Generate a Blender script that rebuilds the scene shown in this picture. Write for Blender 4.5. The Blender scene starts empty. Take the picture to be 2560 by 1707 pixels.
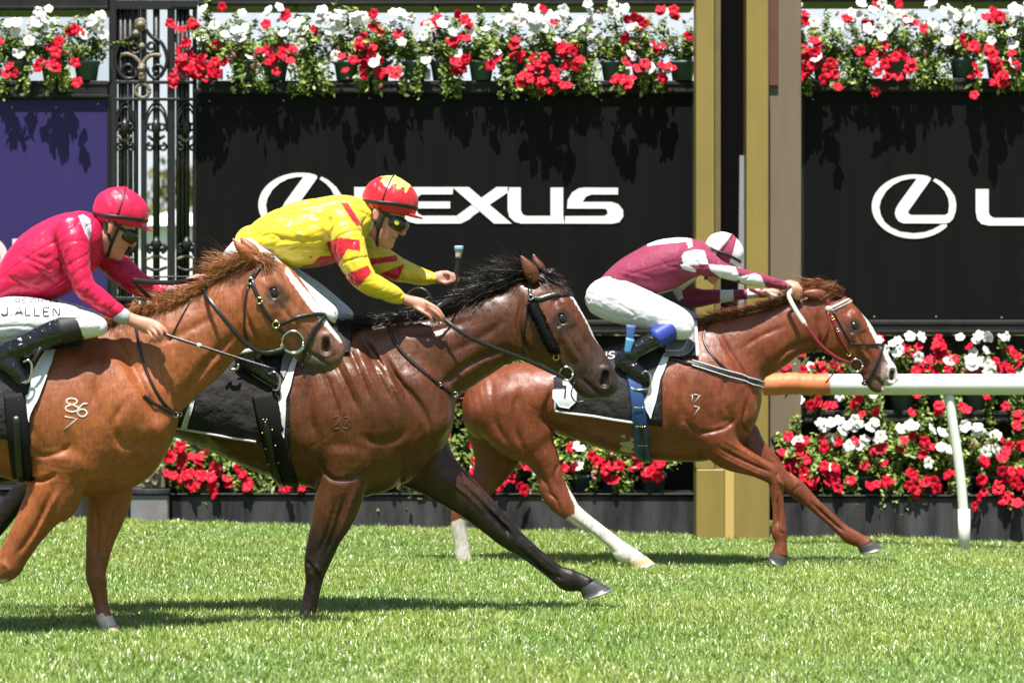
import bpy, bmesh, math, random
import numpy as np
from mathutils import Vector, Matrix
from mathutils.bvhtree import BVHTree
from mathutils.geometry import tessellate_polygon

SC = bpy.context.scene
COL = SC.collection
RS = np.random.RandomState(7)
random.seed(7)

# ---------------------------------------------------------------- camera
F, CX, CY, EYE = 7111.0, 1280.0, 853.5, 1.5      # 100 mm lens, eye level 1.5 m
cam_d = bpy.data.cameras.new('camera')
cam_d.lens = 100.0
cam_d.sensor_width = 36.0
cam_d.clip_end = 3000.0
cam_d.dof.use_dof = True
cam_d.dof.focus_distance = 15.8
cam_d.dof.aperture_fstop = 3.2
cam = bpy.data.objects.new('camera', cam_d)
cam.location = (0, 0, EYE)
cam.rotation_euler = (math.radians(90), 0, 0)
COL.objects.link(cam)
SC.camera = cam

# ---------------------------------------------------------------- sky, sun, exposure
SUN_EL, SUN_AZ = math.radians(69), math.radians(187)   # azimuth from +Y, clockwise: behind the camera, a little left
world = bpy.data.worlds.new('World')
SC.world = world
world.use_nodes = True
wn = world.node_tree.nodes
wl = world.node_tree.links
bg = wn.get('Background') or wn.new('ShaderNodeBackground')
sky = wn.new('ShaderNodeTexSky')
sky.sky_type = 'NISHITA'
sky.sun_disc = False
sky.sun_elevation = SUN_EL
sky.sun_rotation = SUN_AZ
sky.air_density = 1.0
sky.dust_density = 1.5
# extra white glow added to the low sky straight ahead, beyond the wall
wtc = wn.new('ShaderNodeTexCoord'); wsp = wn.new('ShaderNodeSeparateXYZ'); wl.new(wtc.outputs['Generated'], wsp.inputs[0])
def wrange(o, a, b):
    r = wn.new('ShaderNodeMapRange'); r.interpolation_type = 'SMOOTHSTEP'; r.inputs[1].default_value = a; r.inputs[2].default_value = b; wl.new(o, r.inputs[0]); return r.outputs[0]
wcl = wn.new('ShaderNodeTexNoise'); wcl.inputs['Scale'].default_value = 5; wcl.inputs['Detail'].default_value = 6; wl.new(wtc.outputs['Generated'], wcl.inputs['Vector'])
wm = wn.new('ShaderNodeMath'); wm.operation = 'MULTIPLY'; wl.new(wrange(wsp.outputs['Y'], .70, .90), wm.inputs[0]); wl.new(wrange(wsp.outputs['Z'], .42, .16), wm.inputs[1])
wm2 = wn.new('ShaderNodeMath'); wm2.operation = 'MULTIPLY'; wl.new(wm.outputs[0], wm2.inputs[0]); wl.new(wrange(wcl.outputs[0], .25, .5), wm2.inputs[1])
wmx = wn.new('ShaderNodeMix'); wmx.data_type = 'RGBA'; wl.new(wm2.outputs[0], wmx.inputs['Factor']); wl.new(sky.outputs[0], wmx.inputs['A']); wmx.inputs['B'].default_value = (6.8, 7.4, 7.8, 1)
wl.new(wmx.outputs['Result'], bg.inputs[0])
bg.inputs[1].default_value = 0.068
sun_d = bpy.data.lights.new('sun', 'SUN')
sun_d.energy = 5.0
sun_d.angle = math.radians(0.5)
sun_d.color = (1.0, 0.955, 0.89)
sun = bpy.data.objects.new('sun', sun_d)
sdir = Vector((math.sin(SUN_AZ) * math.cos(SUN_EL), math.cos(SUN_AZ) * math.cos(SUN_EL), math.sin(SUN_EL)))
sun.rotation_euler = sdir.to_track_quat('Z', 'Y').to_euler()
sun.location = sdir * 60
COL.objects.link(sun)
SC.view_settings.view_transform = 'Standard'
SC.view_settings.look = 'None'
SC.view_settings.gamma = 1.0
SC.view_settings.exposure = 0.88
SC.cycles.max_bounces = 6
SC.cycles.diffuse_bounces = 1
SC.cycles.glossy_bounces = 2
SC.cycles.transmission_bounces = 2
SC.cycles.caustics_reflective = False
SC.cycles.caustics_refractive = False

# ---------------------------------------------------------------- helpers
def P(u, v, Y):
    """a measured point of the photograph at the distance Y from the camera"""
    return np.array([(u - CX) * Y / F, Y, EYE - (v - CY) * Y / F])

def PX(co):
    return CX + F * co[:, 0] / co[:, 1], CY - F * (co[:, 2] - EYE) / co[:, 1]

def link(o, parent=None):
    COL.objects.link(o)
    if parent is not None:
        o.parent = parent
    return o

def tag(o, label=None, cat=None, group=None, kind=None):
    if label: o['label'] = label
    if cat: o['category'] = cat
    if group: o['group'] = group
    if kind: o['kind'] = kind
    return o

def thing(name, label, cat, group=None, loc=(0, 0, 0)):
    o = bpy.data.objects.new(name, None)
    o.location = loc
    o.empty_display_size = 0.2
    link(o)
    return tag(o, label, cat, group)

def mesh_np(name, V, faces, mat=None, smooth=True, col=None, parent=None, loops=None):
    """V (n,3); faces: (m,k) int array, or a list of index lists"""
    me = bpy.data.meshes.new(name)
    V = np.asarray(V, dtype=np.float32)
    if isinstance(faces, np.ndarray):
        m, k = faces.shape
        me.vertices.add(len(V)); me.vertices.foreach_set('co', V.ravel())
        me.loops.add(m * k); me.loops.foreach_set('vertex_index', faces.astype(np.int32).ravel())
        me.polygons.add(m)
        me.polygons.foreach_set('loop_start', np.arange(0, m * k, k, dtype=np.int32))
        me.update(calc_edges=True)
    else:
        me.from_pydata([tuple(map(float, v)) for v in V], [], [list(map(int, f)) for f in faces])
        me.update()
    if smooth:
        me.polygons.foreach_set('use_smooth', np.ones(len(me.polygons), dtype=bool))
    if col is not None:
        at = me.attributes.new('Col', 'FLOAT_COLOR', 'POINT')
        c = np.ones((len(V), 4), dtype=np.float32); c[:, :3] = col
        at.data.foreach_set('color', c.ravel())
    if mat is not None:
        for mm in (mat if isinstance(mat, (list, tuple)) else [mat]):
            me.materials.append(mm)
    o = bpy.data.objects.new(name, me)
    if parent is not False:
        link(o, parent)
    return o

class MB:
    """collects boxes, tubes and polygons into one mesh"""
    def __init__(s): s.V = []; s.F = []
    def add(s, V, Fc):
        b = len(s.V); s.V += [tuple(map(float, v)) for v in V]; s.F += [[i + b for i in f] for f in Fc]
    def box(s, x0, x1, y0, y1, z0, z1, bev=0.0):
        b = min(bev, (x1-x0)*.45, (y1-y0)*.45, (z1-z0)*.45)
        if b <= 0:
            V = [(x, y, z) for z in (z0, z1) for y in (y0, y1) for x in (x0, x1)]
            s.add(V, [(0,2,3,1),(4,5,7,6),(0,1,5,4),(2,6,7,3),(0,4,6,2),(1,3,7,5)]); return
        V = []; 
        for sx, X in ((-1, x0), (1, x1)):
            for sy, Yv in ((-1, y0), (1, y1)):
                for sz, Z in ((-1, z0), (1, z1)):
                    V += [(X, Yv - sy*b, Z - sz*b), (X - sx*b, Yv, Z - sz*b), (X - sx*b, Yv - sy*b, Z)]
        bm = bmesh.new()
        for v in V: bm.verts.new(v)
        r = bmesh.ops.convex_hull(bm, input=bm.verts)
        bm.verts.index_update()
        s.add([v.co for v in bm.verts], [[v.index for v in f.verts] for f in bm.faces]); bm.free()
    def tube(s, pts, r, n=6, caps=True):
        pts = [np.asarray(p, float) for p in pts]
        rr = r if hasattr(r, '__len__') else [r] * len(pts)
        base = len(s.V); up = np.array([0.13, 0.31, 0.94])
        for i, p in enumerate(pts):
            t = pts[min(i + 1, len(pts) - 1)] - pts[max(i - 1, 0)]
            t = t / (np.linalg.norm(t) + 1e-12)
            a = np.cross(t, up)
            if np.linalg.norm(a) < 0.15: a = np.cross(t, [1, 0, 0])
            a /= np.linalg.norm(a); b = np.cross(t, a)
            for k in range(n):
                w = 2 * math.pi * k / n
                s.V.append(tuple(p + rr[i] * (math.cos(w) * a + math.sin(w) * b)))
        for i in range(len(pts) - 1):
            for k in range(n):
                k2 = (k + 1) % n
                s.F.append([base + i*n + k, base + i*n + k2, base + (i+1)*n + k2, base + (i+1)*n + k])
        if caps:
            s.F.append([base + k for k in range(n)][::-1])
            s.F.append([base + (len(pts)-1)*n + k for k in range(n)])
    def poly(s, pts2, y, th=0.004, to3=None):
        """flat shape given as (u,v) outline, standing at distance y, th thick towards the camera"""
        P3 = [P(u, v, y) for u, v in pts2]
        tri = tessellate_polygon([[Vector((p[0], p[2], 0)) for p in P3]])
        n = len(P3)
        ar = sum(P3[i][0]*P3[(i+1)%n][2]-P3[(i+1)%n][0]*P3[i][2] for i in range(n))
        V = [tuple(p - np.array([0, th, 0])) for p in P3] + [tuple(p) for p in P3]
        Fc = []
        for t in tri:
            a, b, c = [V[i] for i in t]
            cr = (b[0]-a[0])*(c[2]-a[2])-(c[0]-a[0])*(b[2]-a[2])
            Fc.append(list(t) if cr > 0 else list(t)[::-1])
        for i in range(n):
            j = (i + 1) % n
            q = [i, i + n, j + n, j]
            Fc.append(q if ar > 0 else q[::-1])
        s.add(V, Fc)
    def build(s, name, mat, parent=None, smooth=False):
        return mesh_np(name, np.array(s.V), s.F, mat, smooth, parent=parent)

def catmull(pts, n):
    """smooth curve through rows of pts, n steps per span"""
    A = np.asarray(pts, float)
    if len(A) < 3:
        return np.array([A[0] + (A[-1] - A[0]) * t for t in np.linspace(0, 1, n + 1)])
    Q = np.vstack([2*A[0]-A[1], A, 2*A[-1]-A[-2]])
    out = []
    for i in range(1, len(Q) - 2):
        p0, p1, p2, p3 = Q[i-1], Q[i], Q[i+1], Q[i+2]
        for k in range(n):
            t = k / n
            out.append(0.5*((2*p1)+(-p0+p2)*t+(2*p0-5*p1+4*p2-p3)*t*t+(-p0+3*p1-3*p2+p3)*t**3))
    out.append(A[-1])
    return np.array(out)

def in_poly(u, v, poly):
    r = np.zeros(len(u), bool); n = len(poly); j = n - 1
    for i in range(n):
        xi, yi = poly[i]; xj, yj = poly[j]
        c = ((yi > v) != (yj > v)) & (u < (xj - xi) * (v - yi) / (yj - yi + 1e-9) + xi)
        r ^= c; j = i
    return r

# ---------------------------------------------------------------- materials
def mat(name, base=(0.5, 0.5, 0.5), rough=0.5, metal=0.0, attr=False, spec=0.5, coat=0.0, coat_r=0.2,
        bump=None, var=None, sheen=0.0, transl=0.0, stretch=(1, 1, 1)):
    """Principled material; bump=(scale, strength, detail); var=(scale, amount, second colour)"""
    m = bpy.data.materials.new(name)
    m.use_nodes = True
    nt = m.node_tree; N = nt.nodes; L = nt.links
    b = N.get('Principled BSDF')
    b.inputs['Base Color'].default_value = (*base, 1)
    b.inputs['Roughness'].default_value = rough
    b.inputs['Metallic'].default_value = metal
    b.inputs['Specular IOR Level'].default_value = spec
    b.inputs['Coat Weight'].default_value = coat
    b.inputs['Coat Roughness'].default_value = coat_r
    if sheen:
        b.inputs['Sheen Weight'].default_value = sheen
    src = None
    if attr:
        a = N.new('ShaderNodeAttribute'); a.attribute_name = 'Col'; src = a.outputs['Color']
    tc = N.new('ShaderNodeTexCoord')
    mp = N.new('ShaderNodeMapping'); mp.inputs['Scale'].default_value = stretch
    L.new(tc.outputs['Object'], mp.inputs['Vector'])
    if var:
        n = N.new('ShaderNodeTexNoise'); n.inputs['Scale'].default_value = var[0]; n.inputs['Detail'].default_value = 6
        n.inputs['Roughness'].default_value = 0.6
        L.new(mp.outputs[0], n.inputs['Vector'])
        rp = N.new('ShaderNodeMapRange'); rp.inputs[1].default_value = 0.32; rp.inputs[2].default_value = 0.68
        rp.inputs[3].default_value = 0; rp.inputs[4].default_value = var[1]
        L.new(n.outputs[0], rp.inputs[0])
        mx = N.new('ShaderNodeMix'); mx.data_type = 'RGBA'
        mx.inputs['A'].default_value = (*base, 1)
        if src is not None: L.new(src, mx.inputs['A'])
        if len(var) > 2:
            mx.inputs['B'].default_value = (*var[2], 1)
        else:
            hs = N.new('ShaderNodeHueSaturation'); hs.inputs['Value'].default_value = 0.62
            hs.inputs['Color'].default_value = (*base, 1)
            if src is not None: L.new(src, hs.inputs['Color'])
            L.new(hs.outputs[0], mx.inputs['B'])
        L.new(rp.outputs[0], mx.inputs['Factor'])
        src = mx.outputs['Result']
    if src is not None:
        L.new(src, b.inputs['Base Color'])
    if bump:
        n2 = N.new('ShaderNodeTexNoise'); n2.inputs['Scale'].default_value = bump[0]
        n2.inputs['Detail'].default_value = bump[2] if len(bump) > 2 else 4
        L.new(mp.outputs[0], n2.inputs['Vector'])
        bp = N.new('ShaderNodeBump'); bp.inputs['Strength'].default_value = bump[1]
        bp.inputs['Distance'].default_value = bump[3] if len(bump) > 3 else 0.01
        L.new(n2.outputs[0], bp.inputs['Height'])
        L.new(bp.outputs[0], b.inputs['Normal'])
    if transl:
        tr = N.new('ShaderNodeBsdfTranslucent'); ms = N.new('ShaderNodeMixShader')
        ms.inputs[0].default_value = transl
        tr.inputs[0].default_value = (*base, 1)
        if src is not None: L.new(src, tr.inputs[0])
        out = [x for x in N if x.type == 'OUTPUT_MATERIAL'][0]
        L.new(b.outputs[0], ms.inputs[1]); L.new(tr.outputs[0], ms.inputs[2]); L.new(ms.outputs[0], out.inputs[0])
    return m
# ================================================================ SETTING
M = {}
M['soil'] = mat('turf_soil', (0.10, 0.165, 0.03), 0.95, spec=.1, var=(3.0, 0.6, (0.14, 0.20, 0.045)), bump=(60, 0.6))
M['grass'] = mat('grass_blades', attr=True, rough=0.33, spec=0.85, transl=0.3)
M['black_panel'] = mat('black_printed_panel', (0.0052, 0.0050, 0.0046), 0.55, spec=0.10, var=(1.2, 0.8, (0.0085, 0.0082, 0.0078)), stretch=(6, 6, 0.5), bump=(300, 0.05))
M['purple_panel'] = mat('purple_printed_panel', (0.036, 0.026, 0.115), 0.5, spec=0.15, var=(1.5, 0.4, (0.044, 0.033, 0.135)), stretch=(5, 5, 0.6), bump=(400, 0.08))
M['letter'] = mat('white_vinyl_lettering', (0.80, 0.80, 0.80), 0.45, spec=0.3)
M['letter_pink'] = mat('pale_pink_lettering', (0.75, 0.62, 0.66), 0.5)
M['black_beam'] = mat('weathered_black_timber', (0.009, 0.009, 0.009), 0.55, spec=0.25, var=(9, 0.6, (0.03, 0.029, 0.028)), stretch=(1, 1, 0.3), bump=(80, 0.3))
M['planter'] = mat('dark_planter_wall', (0.075, 0.075, 0.080), 0.75, spec=.2, var=(6, 1.0, (0.010, 0.010, 0.011)), bump=(90, 0.25), stretch=(1, 1, 0.16))  # streaks paint in sunlit grey patches and drip shadows along with dark stains
M['pier'] = mat('grey_painted_stone', (0.22, 0.22, 0.23), 0.8, var=(6, 0.6, (0.13, 0.125, 0.12)), bump=(70, 0.3))
M['gold'] = mat('old_gold_paint', (0.29, 0.215, 0.06), 0.45, spec=0.3, coat=0.0, var=(7, 0.7, (0.225, 0.17, 0.055)), stretch=(1, 1, 0.2), bump=(120, 0.12))
M['gold_edge'] = mat('bright_gold_strip', (0.62, 0.42, 0.12), 0.4, var=(20, 0.5, (0.5, 0.4, 0.2)))
M['taupe'] = mat('taupe_board', (0.205, 0.158, 0.108), 0.6, spec=.25, var=(4, 0.6, (0.165, 0.128, 0.09)), stretch=(3, 3, 0.3), bump=(100, 0.15))
M['recess'] = mat('black_recess', (0.004, 0.004, 0.004), 0.9, spec=0.05)
M['grey_metal'] = mat('grey_metal_strip', (0.34, 0.35, 0.37), 0.5, var=(10, 0.5, (0.22, 0.22, 0.23)))
M['iron'] = mat('black_wrought_iron', (0.014, 0.013, 0.013), 0.38, spec=0.5, coat=0.1, bump=(150, 0.2))
M['iron_gold'] = mat('worn_gilded_iron', (0.30, 0.25, 0.16), 0.5, var=(30, 0.8, (0.06, 0.05, 0.045)), bump=(150, 0.2))
M['pot'] = mat('teal_plastic_pot', (0.07, 0.13, 0.14), 0.5, var=(10, 0.5, (0.05, 0.10, 0.11)))
M['tagwhite'] = mat('white_plastic_tag', (0.55, 0.56, 0.60), 0.5)
M['rail'] = mat('white_rail_plastic', (0.80, 0.82, 0.77), 0.4, spec=0.4, var=(3, 0.5, (0.70, 0.73, 0.64)), bump=(40, 0.04))
M['orange'] = mat('orange_padding', (0.62, 0.215, 0.085), 0.5, spec=.3, var=(5, 0.5, (0.52, 0.165, 0.06)), bump=(9, 0.4, 2, 0.02))
M['leafwood'] = mat('far_tree_foliage', attr=True, rough=0.8, spec=0.2)
M['trunkwood'] = mat('far_tree_bark', (0.08, 0.06, 0.04), 0.9)
M['canvas'] = mat('white_marquee_canvas', (0.78, 0.79, 0.80), 0.7)

def smooth01(t):
    t = np.clip(t, 0, 1); return t * t * (3 - 2 * t)

def ground_z(x, y):
    x = np.asarray(x, float); y = np.asarray(y, float)
    t = smooth01((y - 16.5) / 5.0) * (1 - smooth01((y - 24) / 4))
    return 0.05 * (1 - smooth01((y - 14.4) / 3.6)) + t * np.clip(0.035 - 0.025 * x, -0.1, 0.16) + 0.006 * np.sin(x * 1.7 + y) * np.sin(y * 1.3 - x * .6)

# ---- ground: one sheet to the horizon
def axis(a, b, fine_a, fine_b, step):
    core = np.arange(fine_a, fine_b + step, step)
    lo = fine_a - np.geomspace(step, fine_a - a, 16)[::-1] if a < fine_a else []
    hi = core[-1] + np.geomspace(step, b - core[-1], 16)
    return np.concatenate([lo, core, hi])
gx = axis(-900, 900, -6, 6, 0.4); gy = axis(-60, 1800, 6, 30, 0.4)
GX, GY = np.meshgrid(gx, gy)
GV = np.stack([GX.ravel(), GY.ravel(), ground_z(GX, GY).ravel()], 1)
nx = len(gx); ii = np.arange(len(gy) - 1)[:, None] * nx + np.arange(nx - 1)[None, :]
GF = np.stack([ii, ii + 1, ii + nx + 1, ii + nx], -1).reshape(-1, 4)
tag(mesh_np('ground', GV, GF, M['soil']), kind='structure')

# ---- grass blades of the track
def make_grass():
    rs = np.random.RandomState(3)
    ys = []
    xs = []
    for y0 in np.arange(8.5, 21.75, 0.25):
        hw = y0 * 0.185 + 0.5
        dens = (8200 if y0 < 16 else 6800) if y0 >= 11.5 else 3000
        n = int(2 * hw * 0.25 * dens)
        xs.append(rs.uniform(-hw, hw, n)); ys.append(rs.uniform(y0, y0 + 0.25, n))
        m = int(2 * 2.6 * 0.25 * 2600); sx = rs.uniform(0, 1, m) ** 1.5 * 2.6 + hw       # thinner beyond the picture's edges
        xs.append(sx * np.where(rs.rand(m) < .5, -1, 1)); ys.append(rs.uniform(y0, y0 + 0.25, m))
    x = np.concatenate(xs); y = np.concatenate(ys)
    k = y < 21.74; x = x[k]; y = y[k]; n = len(x)
    z = ground_z(x, y)
    patch = 0.5 + 0.5 * np.sin(x * 2.1 + 1.3 * np.sin(y * 1.1)) * np.sin(y * 1.7 + 0.8 * np.sin(x * 1.9))
    fine = 0.5 + 0.5 * np.sin(x * 9 + 2 * np.sin(y * 7)) * np.sin(y * 8 + 2 * np.sin(x * 6))
    h = rs.uniform(0.035, 0.072, n) * (0.75 + 0.4 * fine) * (0.9 + .2 * patch)
    w = rs.uniform(0.0018, 0.0034, n) * (1 + (y - 12) * 0.03)
    a = rs.uniform(0, 2 * np.pi, n); b = a + np.pi / 2 + rs.normal(0, .5, n)
    lean = np.abs(rs.normal(0.25, 0.38, n)); lean2 = lean + rs.uniform(0.1, 0.9, n)
    dx, dy = np.cos(a), np.sin(a); bx, by = np.cos(b), np.sin(b)
    def pt(fr, l, s):
        out = np.empty((n, 3)); hh = h * fr
        out[:, 0] = x + dx * w * s + bx * hh * np.sin(l) ; out[:, 1] = y + dy * w * s + by * hh * np.sin(l)
        out[:, 2] = z - 0.004 + hh * np.cos(l); return out
    z0 = np.zeros(n)
    V = np.stack([pt(0, z0, -1), pt(0, z0, 1), pt(0.55, lean, -.8), pt(0.55, lean, .8), pt(1.0, np.minimum(lean2, 1.3) * .8, 0)], 1).reshape(-1, 3)
    o = np.arange(n)[:, None] * 5
    T = np.concatenate([o + [[0, 1, 3]], o + [[0, 3, 2]], o + [[2, 3, 4]]], 0)
    g = rs.rand(n)
    c = np.empty((n, 3))
    c[:] = (0.26, 0.40, 0.072)
    c *= (0.72 + 0.5 * rs.rand(n))[:, None]
    c[:, 0] *= (0.85 + .35 * patch); c[:, 1] *= (0.92 + .12 * patch)
    dry = g > 0.90; c[dry] = np.array([0.50, 0.54, 0.20]) * (0.75 + .5 * rs.rand(dry.sum()))[:, None]
    pale = g < 0.04; c[pale] = (0.62, 0.68, 0.42)
    Cv = np.repeat(c, 5, 0).reshape(n, 5, 3)
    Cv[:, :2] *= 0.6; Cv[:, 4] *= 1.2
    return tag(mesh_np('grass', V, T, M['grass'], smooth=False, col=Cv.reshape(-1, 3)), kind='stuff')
make_grass()

# ---- wall of panels, shelves and planter
def slab(mb, u0, u1, v0, v1, Y, depth, bev=0.0):
    a = P(u0, v1, Y); b = P(u1, v0, Y)
    mb.box(a[0], b[0], Y, Y + depth, a[2], b[2], bev)

YP = 22.3          # panels
def panel(name, label, u0, u1, v0, v1, m, cat='sign'):
    t = thing(name, label, cat, loc=tuple(P((u0 + u1) / 2, v1, YP)))
    o = MB(); slab(o, u0, u1, v0, v1, YP, 0.05)
    b = o.build('board', M[m], None)
    b.parent = t; b.matrix_parent_inverse = Matrix.Translation(t.location).inverted()
    return t
def keep(o, t):
    """parent o to t and keep its place"""
    o.parent = t; o.matrix_parent_inverse = Matrix.Translation(t.location).inverted(); return o

p_pur = panel('sign_panel', 'purple advertising panel with pale lettering left of the iron gate', -420, 268, 250, 830, 'purple_panel')
p_mid = panel('sign_panel', 'wide black advertising panel between the iron gate and the gold post', 492, 1730, 236, 800, 'black_panel')
p_rgt = panel('sign_panel', 'black advertising panel right of the gold post above the white rail', 2011, 2980, 232, 800, 'black_panel')
for t, u0, u1, v0 in ((p_pur, -420, 268, 250), (p_mid, 492, 1730, 236), (p_rgt, 2011, 2980, 232)):
    o = MB()
    slab(o, u0, u1, v0 - 12, v0 - 1, YP - 0.012, 0.06, 0.004)
    slab(o, u0 - 7, u0 - 0.5, v0 - 12, 800, YP - 0.012, 0.06, 0.004)
    slab(o, u1 + 0.5, u1 + 7, v0 - 12, 800, YP - 0.012, 0.06, 0.004)
    keep(o.build('frame', M['black_beam']), t)
    for q in range(7):
        for v_ in (v0 + 14, 788):
            if RS.rand() < .7:
                o = MB(); p = P(u0 + 22 + (u1 - u0 - 44) * q / 6 + RS.uniform(-14, 14), v_ + RS.uniform(-6, 6), YP); o.tube([p, p - np.array([0, .004, 0])], .007, 8); keep(o.build('bolt', M['grey_metal']), t)

def ell(cx, cy, a, b, t0, t1, n):
    return [(cx + a * math.cos(t), cy + b * math.sin(t)) for t in np.linspace(math.radians(t0), math.radians(t1), n)]
# emblem outline, in its own pixels (5.6 per photo pixel)
EM = [(1275, 903), (1270, 928)] + ell(810, 654, 590, 449, 40, 275, 44) + [(930, 212), (1000, 228), (1045, 250), (1040, 284),
      (730, 720), (738, 757), (778, 772), (1250, 772), (1290, 742), (1303, 640), (1290, 540), (1240, 435), (1170, 360), (1075, 292),
      (1108, 260), (1200, 308), (1310, 405), (1380, 510), (1403, 620), (1395, 720), (1360, 820), (1310, 875), (1260, 890), (660, 888),
      (600, 862), (560, 812), (543, 750), (555, 690), (590, 620), (845, 272), (835, 263), (760, 265), (640, 290), (520, 350), (420, 440),
      (350, 560), (326, 660), (345, 770), (400, 870), (490, 945), (620, 1005), (800, 1027), (960, 1012), (1080, 970), (1200, 903)]
def emblem(t, du, dv):
    o = MB(); o.poly([(2140 + x / 5.6 + du, 400 + y / 5.6 + dv) for x, y in EM], YP - 0.002, 0.005)
    keep(o.build('emblem', M['letter']), t)
emblem(p_rgt, 0, 0); emblem(p_mid, -1533.4, -4.4)

def letter(t, name, polys, f, k=0):
    o = MB()
    for i, pl in enumerate(polys):
        o.poly([f(x, y) for x, y in pl], YP - 0.002 - 0.0012 * ((k + i) % 3), 0.004)
    keep(o.build(name, M['letter']), t)
fl = lambda x, y: (620 + x / 2.4, 400 + y / 2.4)
Lp = [(638, 163), (716, 163), (716, 305), (726, 325), (748, 336), (975, 336), (950, 382), (716, 382), (672, 372), (647, 345), (638, 300)]
Ep = [(965, 163), (1232, 163), (1228, 207), (1040, 207), (1020, 222), (1012, 250), (1213, 250), (1213, 291), (1012, 291), (1018, 320), (1044, 335), (1250, 335), (1275, 382), (1010, 382), (960, 370), (934, 335), (934, 225), (942, 185)]
X1 = [(1225, 163), (1325, 163), (1583, 382), (1476, 382)]
X2 = [(1490, 163), (1570, 163), (1560, 195), (1350, 335), (1330, 355), (1277, 382), (1252, 335)]
Up = [(1558, 165), (1637, 165), (1637, 300), (1646, 325), (1668, 336), (1815, 336), (1815, 166), (1891, 166), (1891, 336), (1900, 382), (1640, 382), (1600, 372), (1568, 342), (1558, 300)]
Sp = [(2220, 167), (2220, 208), (2060, 208), (2028, 220), (2008, 252), (2180, 252), (2222, 266), (2250, 300), (2252, 340), (2228, 374), (2186, 383), (1902, 382), (1902, 337), (2140, 336), (2158, 322), (2154, 300), (2138, 293), (1914, 292), (1918, 240), (1945, 195), (1985, 170), (2020, 166)]
for k, (nm, pl) in enumerate((('letter', [Lp]), ('letter', [Ep]), ('letter', [X1, X2]), ('letter', [Up]), ('letter', [Sp]))):
    letter(p_mid, nm, pl, fl, k)
d0 = 2439.1 - fl(638, 163)[0]; e0 = 472.9 - fl(638, 163)[1]
fr = lambda x, y: (fl(x, y)[0] + d0, fl(x, y)[1] + e0)
letter(p_rgt, 'letter', [Lp], fr); letter(p_rgt, 'letter', [Ep], fr, 1)
letter(p_rgt, 'letter', [X1, X2], fr, 2)
o = MB()
ring = ell(-26, 645, 46, 52, 0, 360, 40)[:-1]; inn = ell(-26, 645, 27, 36, 0, 360, 40)[:-1]
for i in range(39):
    j = (i + 1) % 39; o.poly([ring[i], ring[j], inn[j], inn[i]], YP - 0.002, 0.004)
keep(o.build('letter', M['letter_pink']), p_pur)
o = MB(); o.poly([(31, 597), (46, 597), (92, 672), (92, 597), (108, 597), (108, 696), (93, 696), (47, 620), (47, 696), (31, 696)], YP - 0.002, 0.004)
keep(o.build('letter', M['letter_pink']), p_pur)

def beam(name, label, u0, u1, v0, v1, Y, depth, m='black_beam', cat='shelf', lip=True, group=None):
    t = thing(name, label, cat, group, loc=tuple(P((u0 + u1) / 2, v1, Y)))
    o = MB(); slab(o, u0, u1, v0, v1 - 2, Y, depth, 0.008)
    keep(o.build('board', M[m]), t)
    if lip:
        o = MB(); slab(o, u0, u1, v0 + 6, v0 + 11, Y - 0.008, 0.0075, 0.002); slab(o, u0, u1, v1 - 12, v1 - 5, Y - 0.012, 0.0115, 0.003)
        keep(o.build('edge_moulding', M[m]), t)
    return t
beam('flower_shelf', 'black flower shelf above the purple panel', -420, 270, 202, 249, 22.268, 0.5)
beam('flower_shelf', 'long black flower shelf above the wide black panel', 494, 1736, 202, 236, 22.268, 0.5)
beam('flower_shelf', 'black flower shelf above the panel right of the gold post', 1945, 2980, 196, 232, 22.268, 0.5)
beam('flower_shelf', 'topmost black shelf left of the iron gate', -420, 270, -50, 28, 22.268, 0.5)
beam('flower_shelf', 'topmost black shelf between the gate and the gold post', 494, 1736, -50, 17, 22.268, 0.5)
beam('flower_shelf', 'topmost black shelf right of the gold post', 1945, 2980, -50, 7, 22.268, 0.5)
beam('flower_shelf', 'black shelf under the wide black panel', 492, 1740, 800, 838, 22.2, 0.35)
beam('flower_shelf', 'black shelf with pale edge under the right hand black panel', 2000, 2980, 800, 838, 22.2, 0.35)
beam('flower_shelf', 'middle black flower shelf behind the horses', 494, 1736, 1026, 1060, 22.08, 0.35)
beam('flower_shelf', 'middle black flower shelf behind the white rail', 1955, 2980, 1026, 1060, 22.08, 0.35)
for nm, lb, u0, u1, v0 in (('planter_wall', 'low dark planter wall behind the horses', 425, 1738, 1238), ('planter_wall', 'low dark planter wall behind the white rail', 1952, 2980, 1242),
                      ('planter_wall', 'low dark planter wall left of the grey pier', -420, 322, 1225)):
    t = thing(nm, lb, 'wall', loc=tuple(P((u0 + u1) / 2, 1345, 21.8)))
    o = MB(); slab(o, u0, u1, v0, 1400, 21.8, 0.45, 0.01); keep(o.build('wall_face', M['planter']), t)
    o = MB(); slab(o, u0, u1, v0 - 5, v0 - 0.6, 21.78, 0.5, 0.005); keep(o.build('coping', M['black_beam']), t)
for lb, u0, u1 in (('dark backing wall behind the lower flowers and the horses', 425, 1738), ('dark backing wall behind the flowers right of the gold post', 1924, 2980), ('dark backing wall below the purple panel', -420, 330)):
    t = thing('backing_wall', lb, 'wall', loc=tuple(P((u0 + u1) / 2, 1340, 22.46)))
    o = MB(); slab(o, u0, u1, 839, 1300, 22.46, 0.05, 0.004); keep(o.build('wall_face', M['black_beam']), t)
t = thing('gate_pier', 'light grey stone pier base below the iron gate', 'pier', loc=tuple(P(370, 1320, 21.7)))
o = MB(); slab(o, 326, 420, 1236, 1400, 21.7, 0.6, 0.01); keep(o.build('pier_body', M['pier']), t)
o = MB(); slab(o, 322, 424, 1222, 1235, 21.68, 0.64, 0.006); keep(o.build('pier_cap', M['planter']), t)
o = MB(); slab(o, 352, 412, 1160, 1221, 21.75, 0.3, 0.012)
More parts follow.
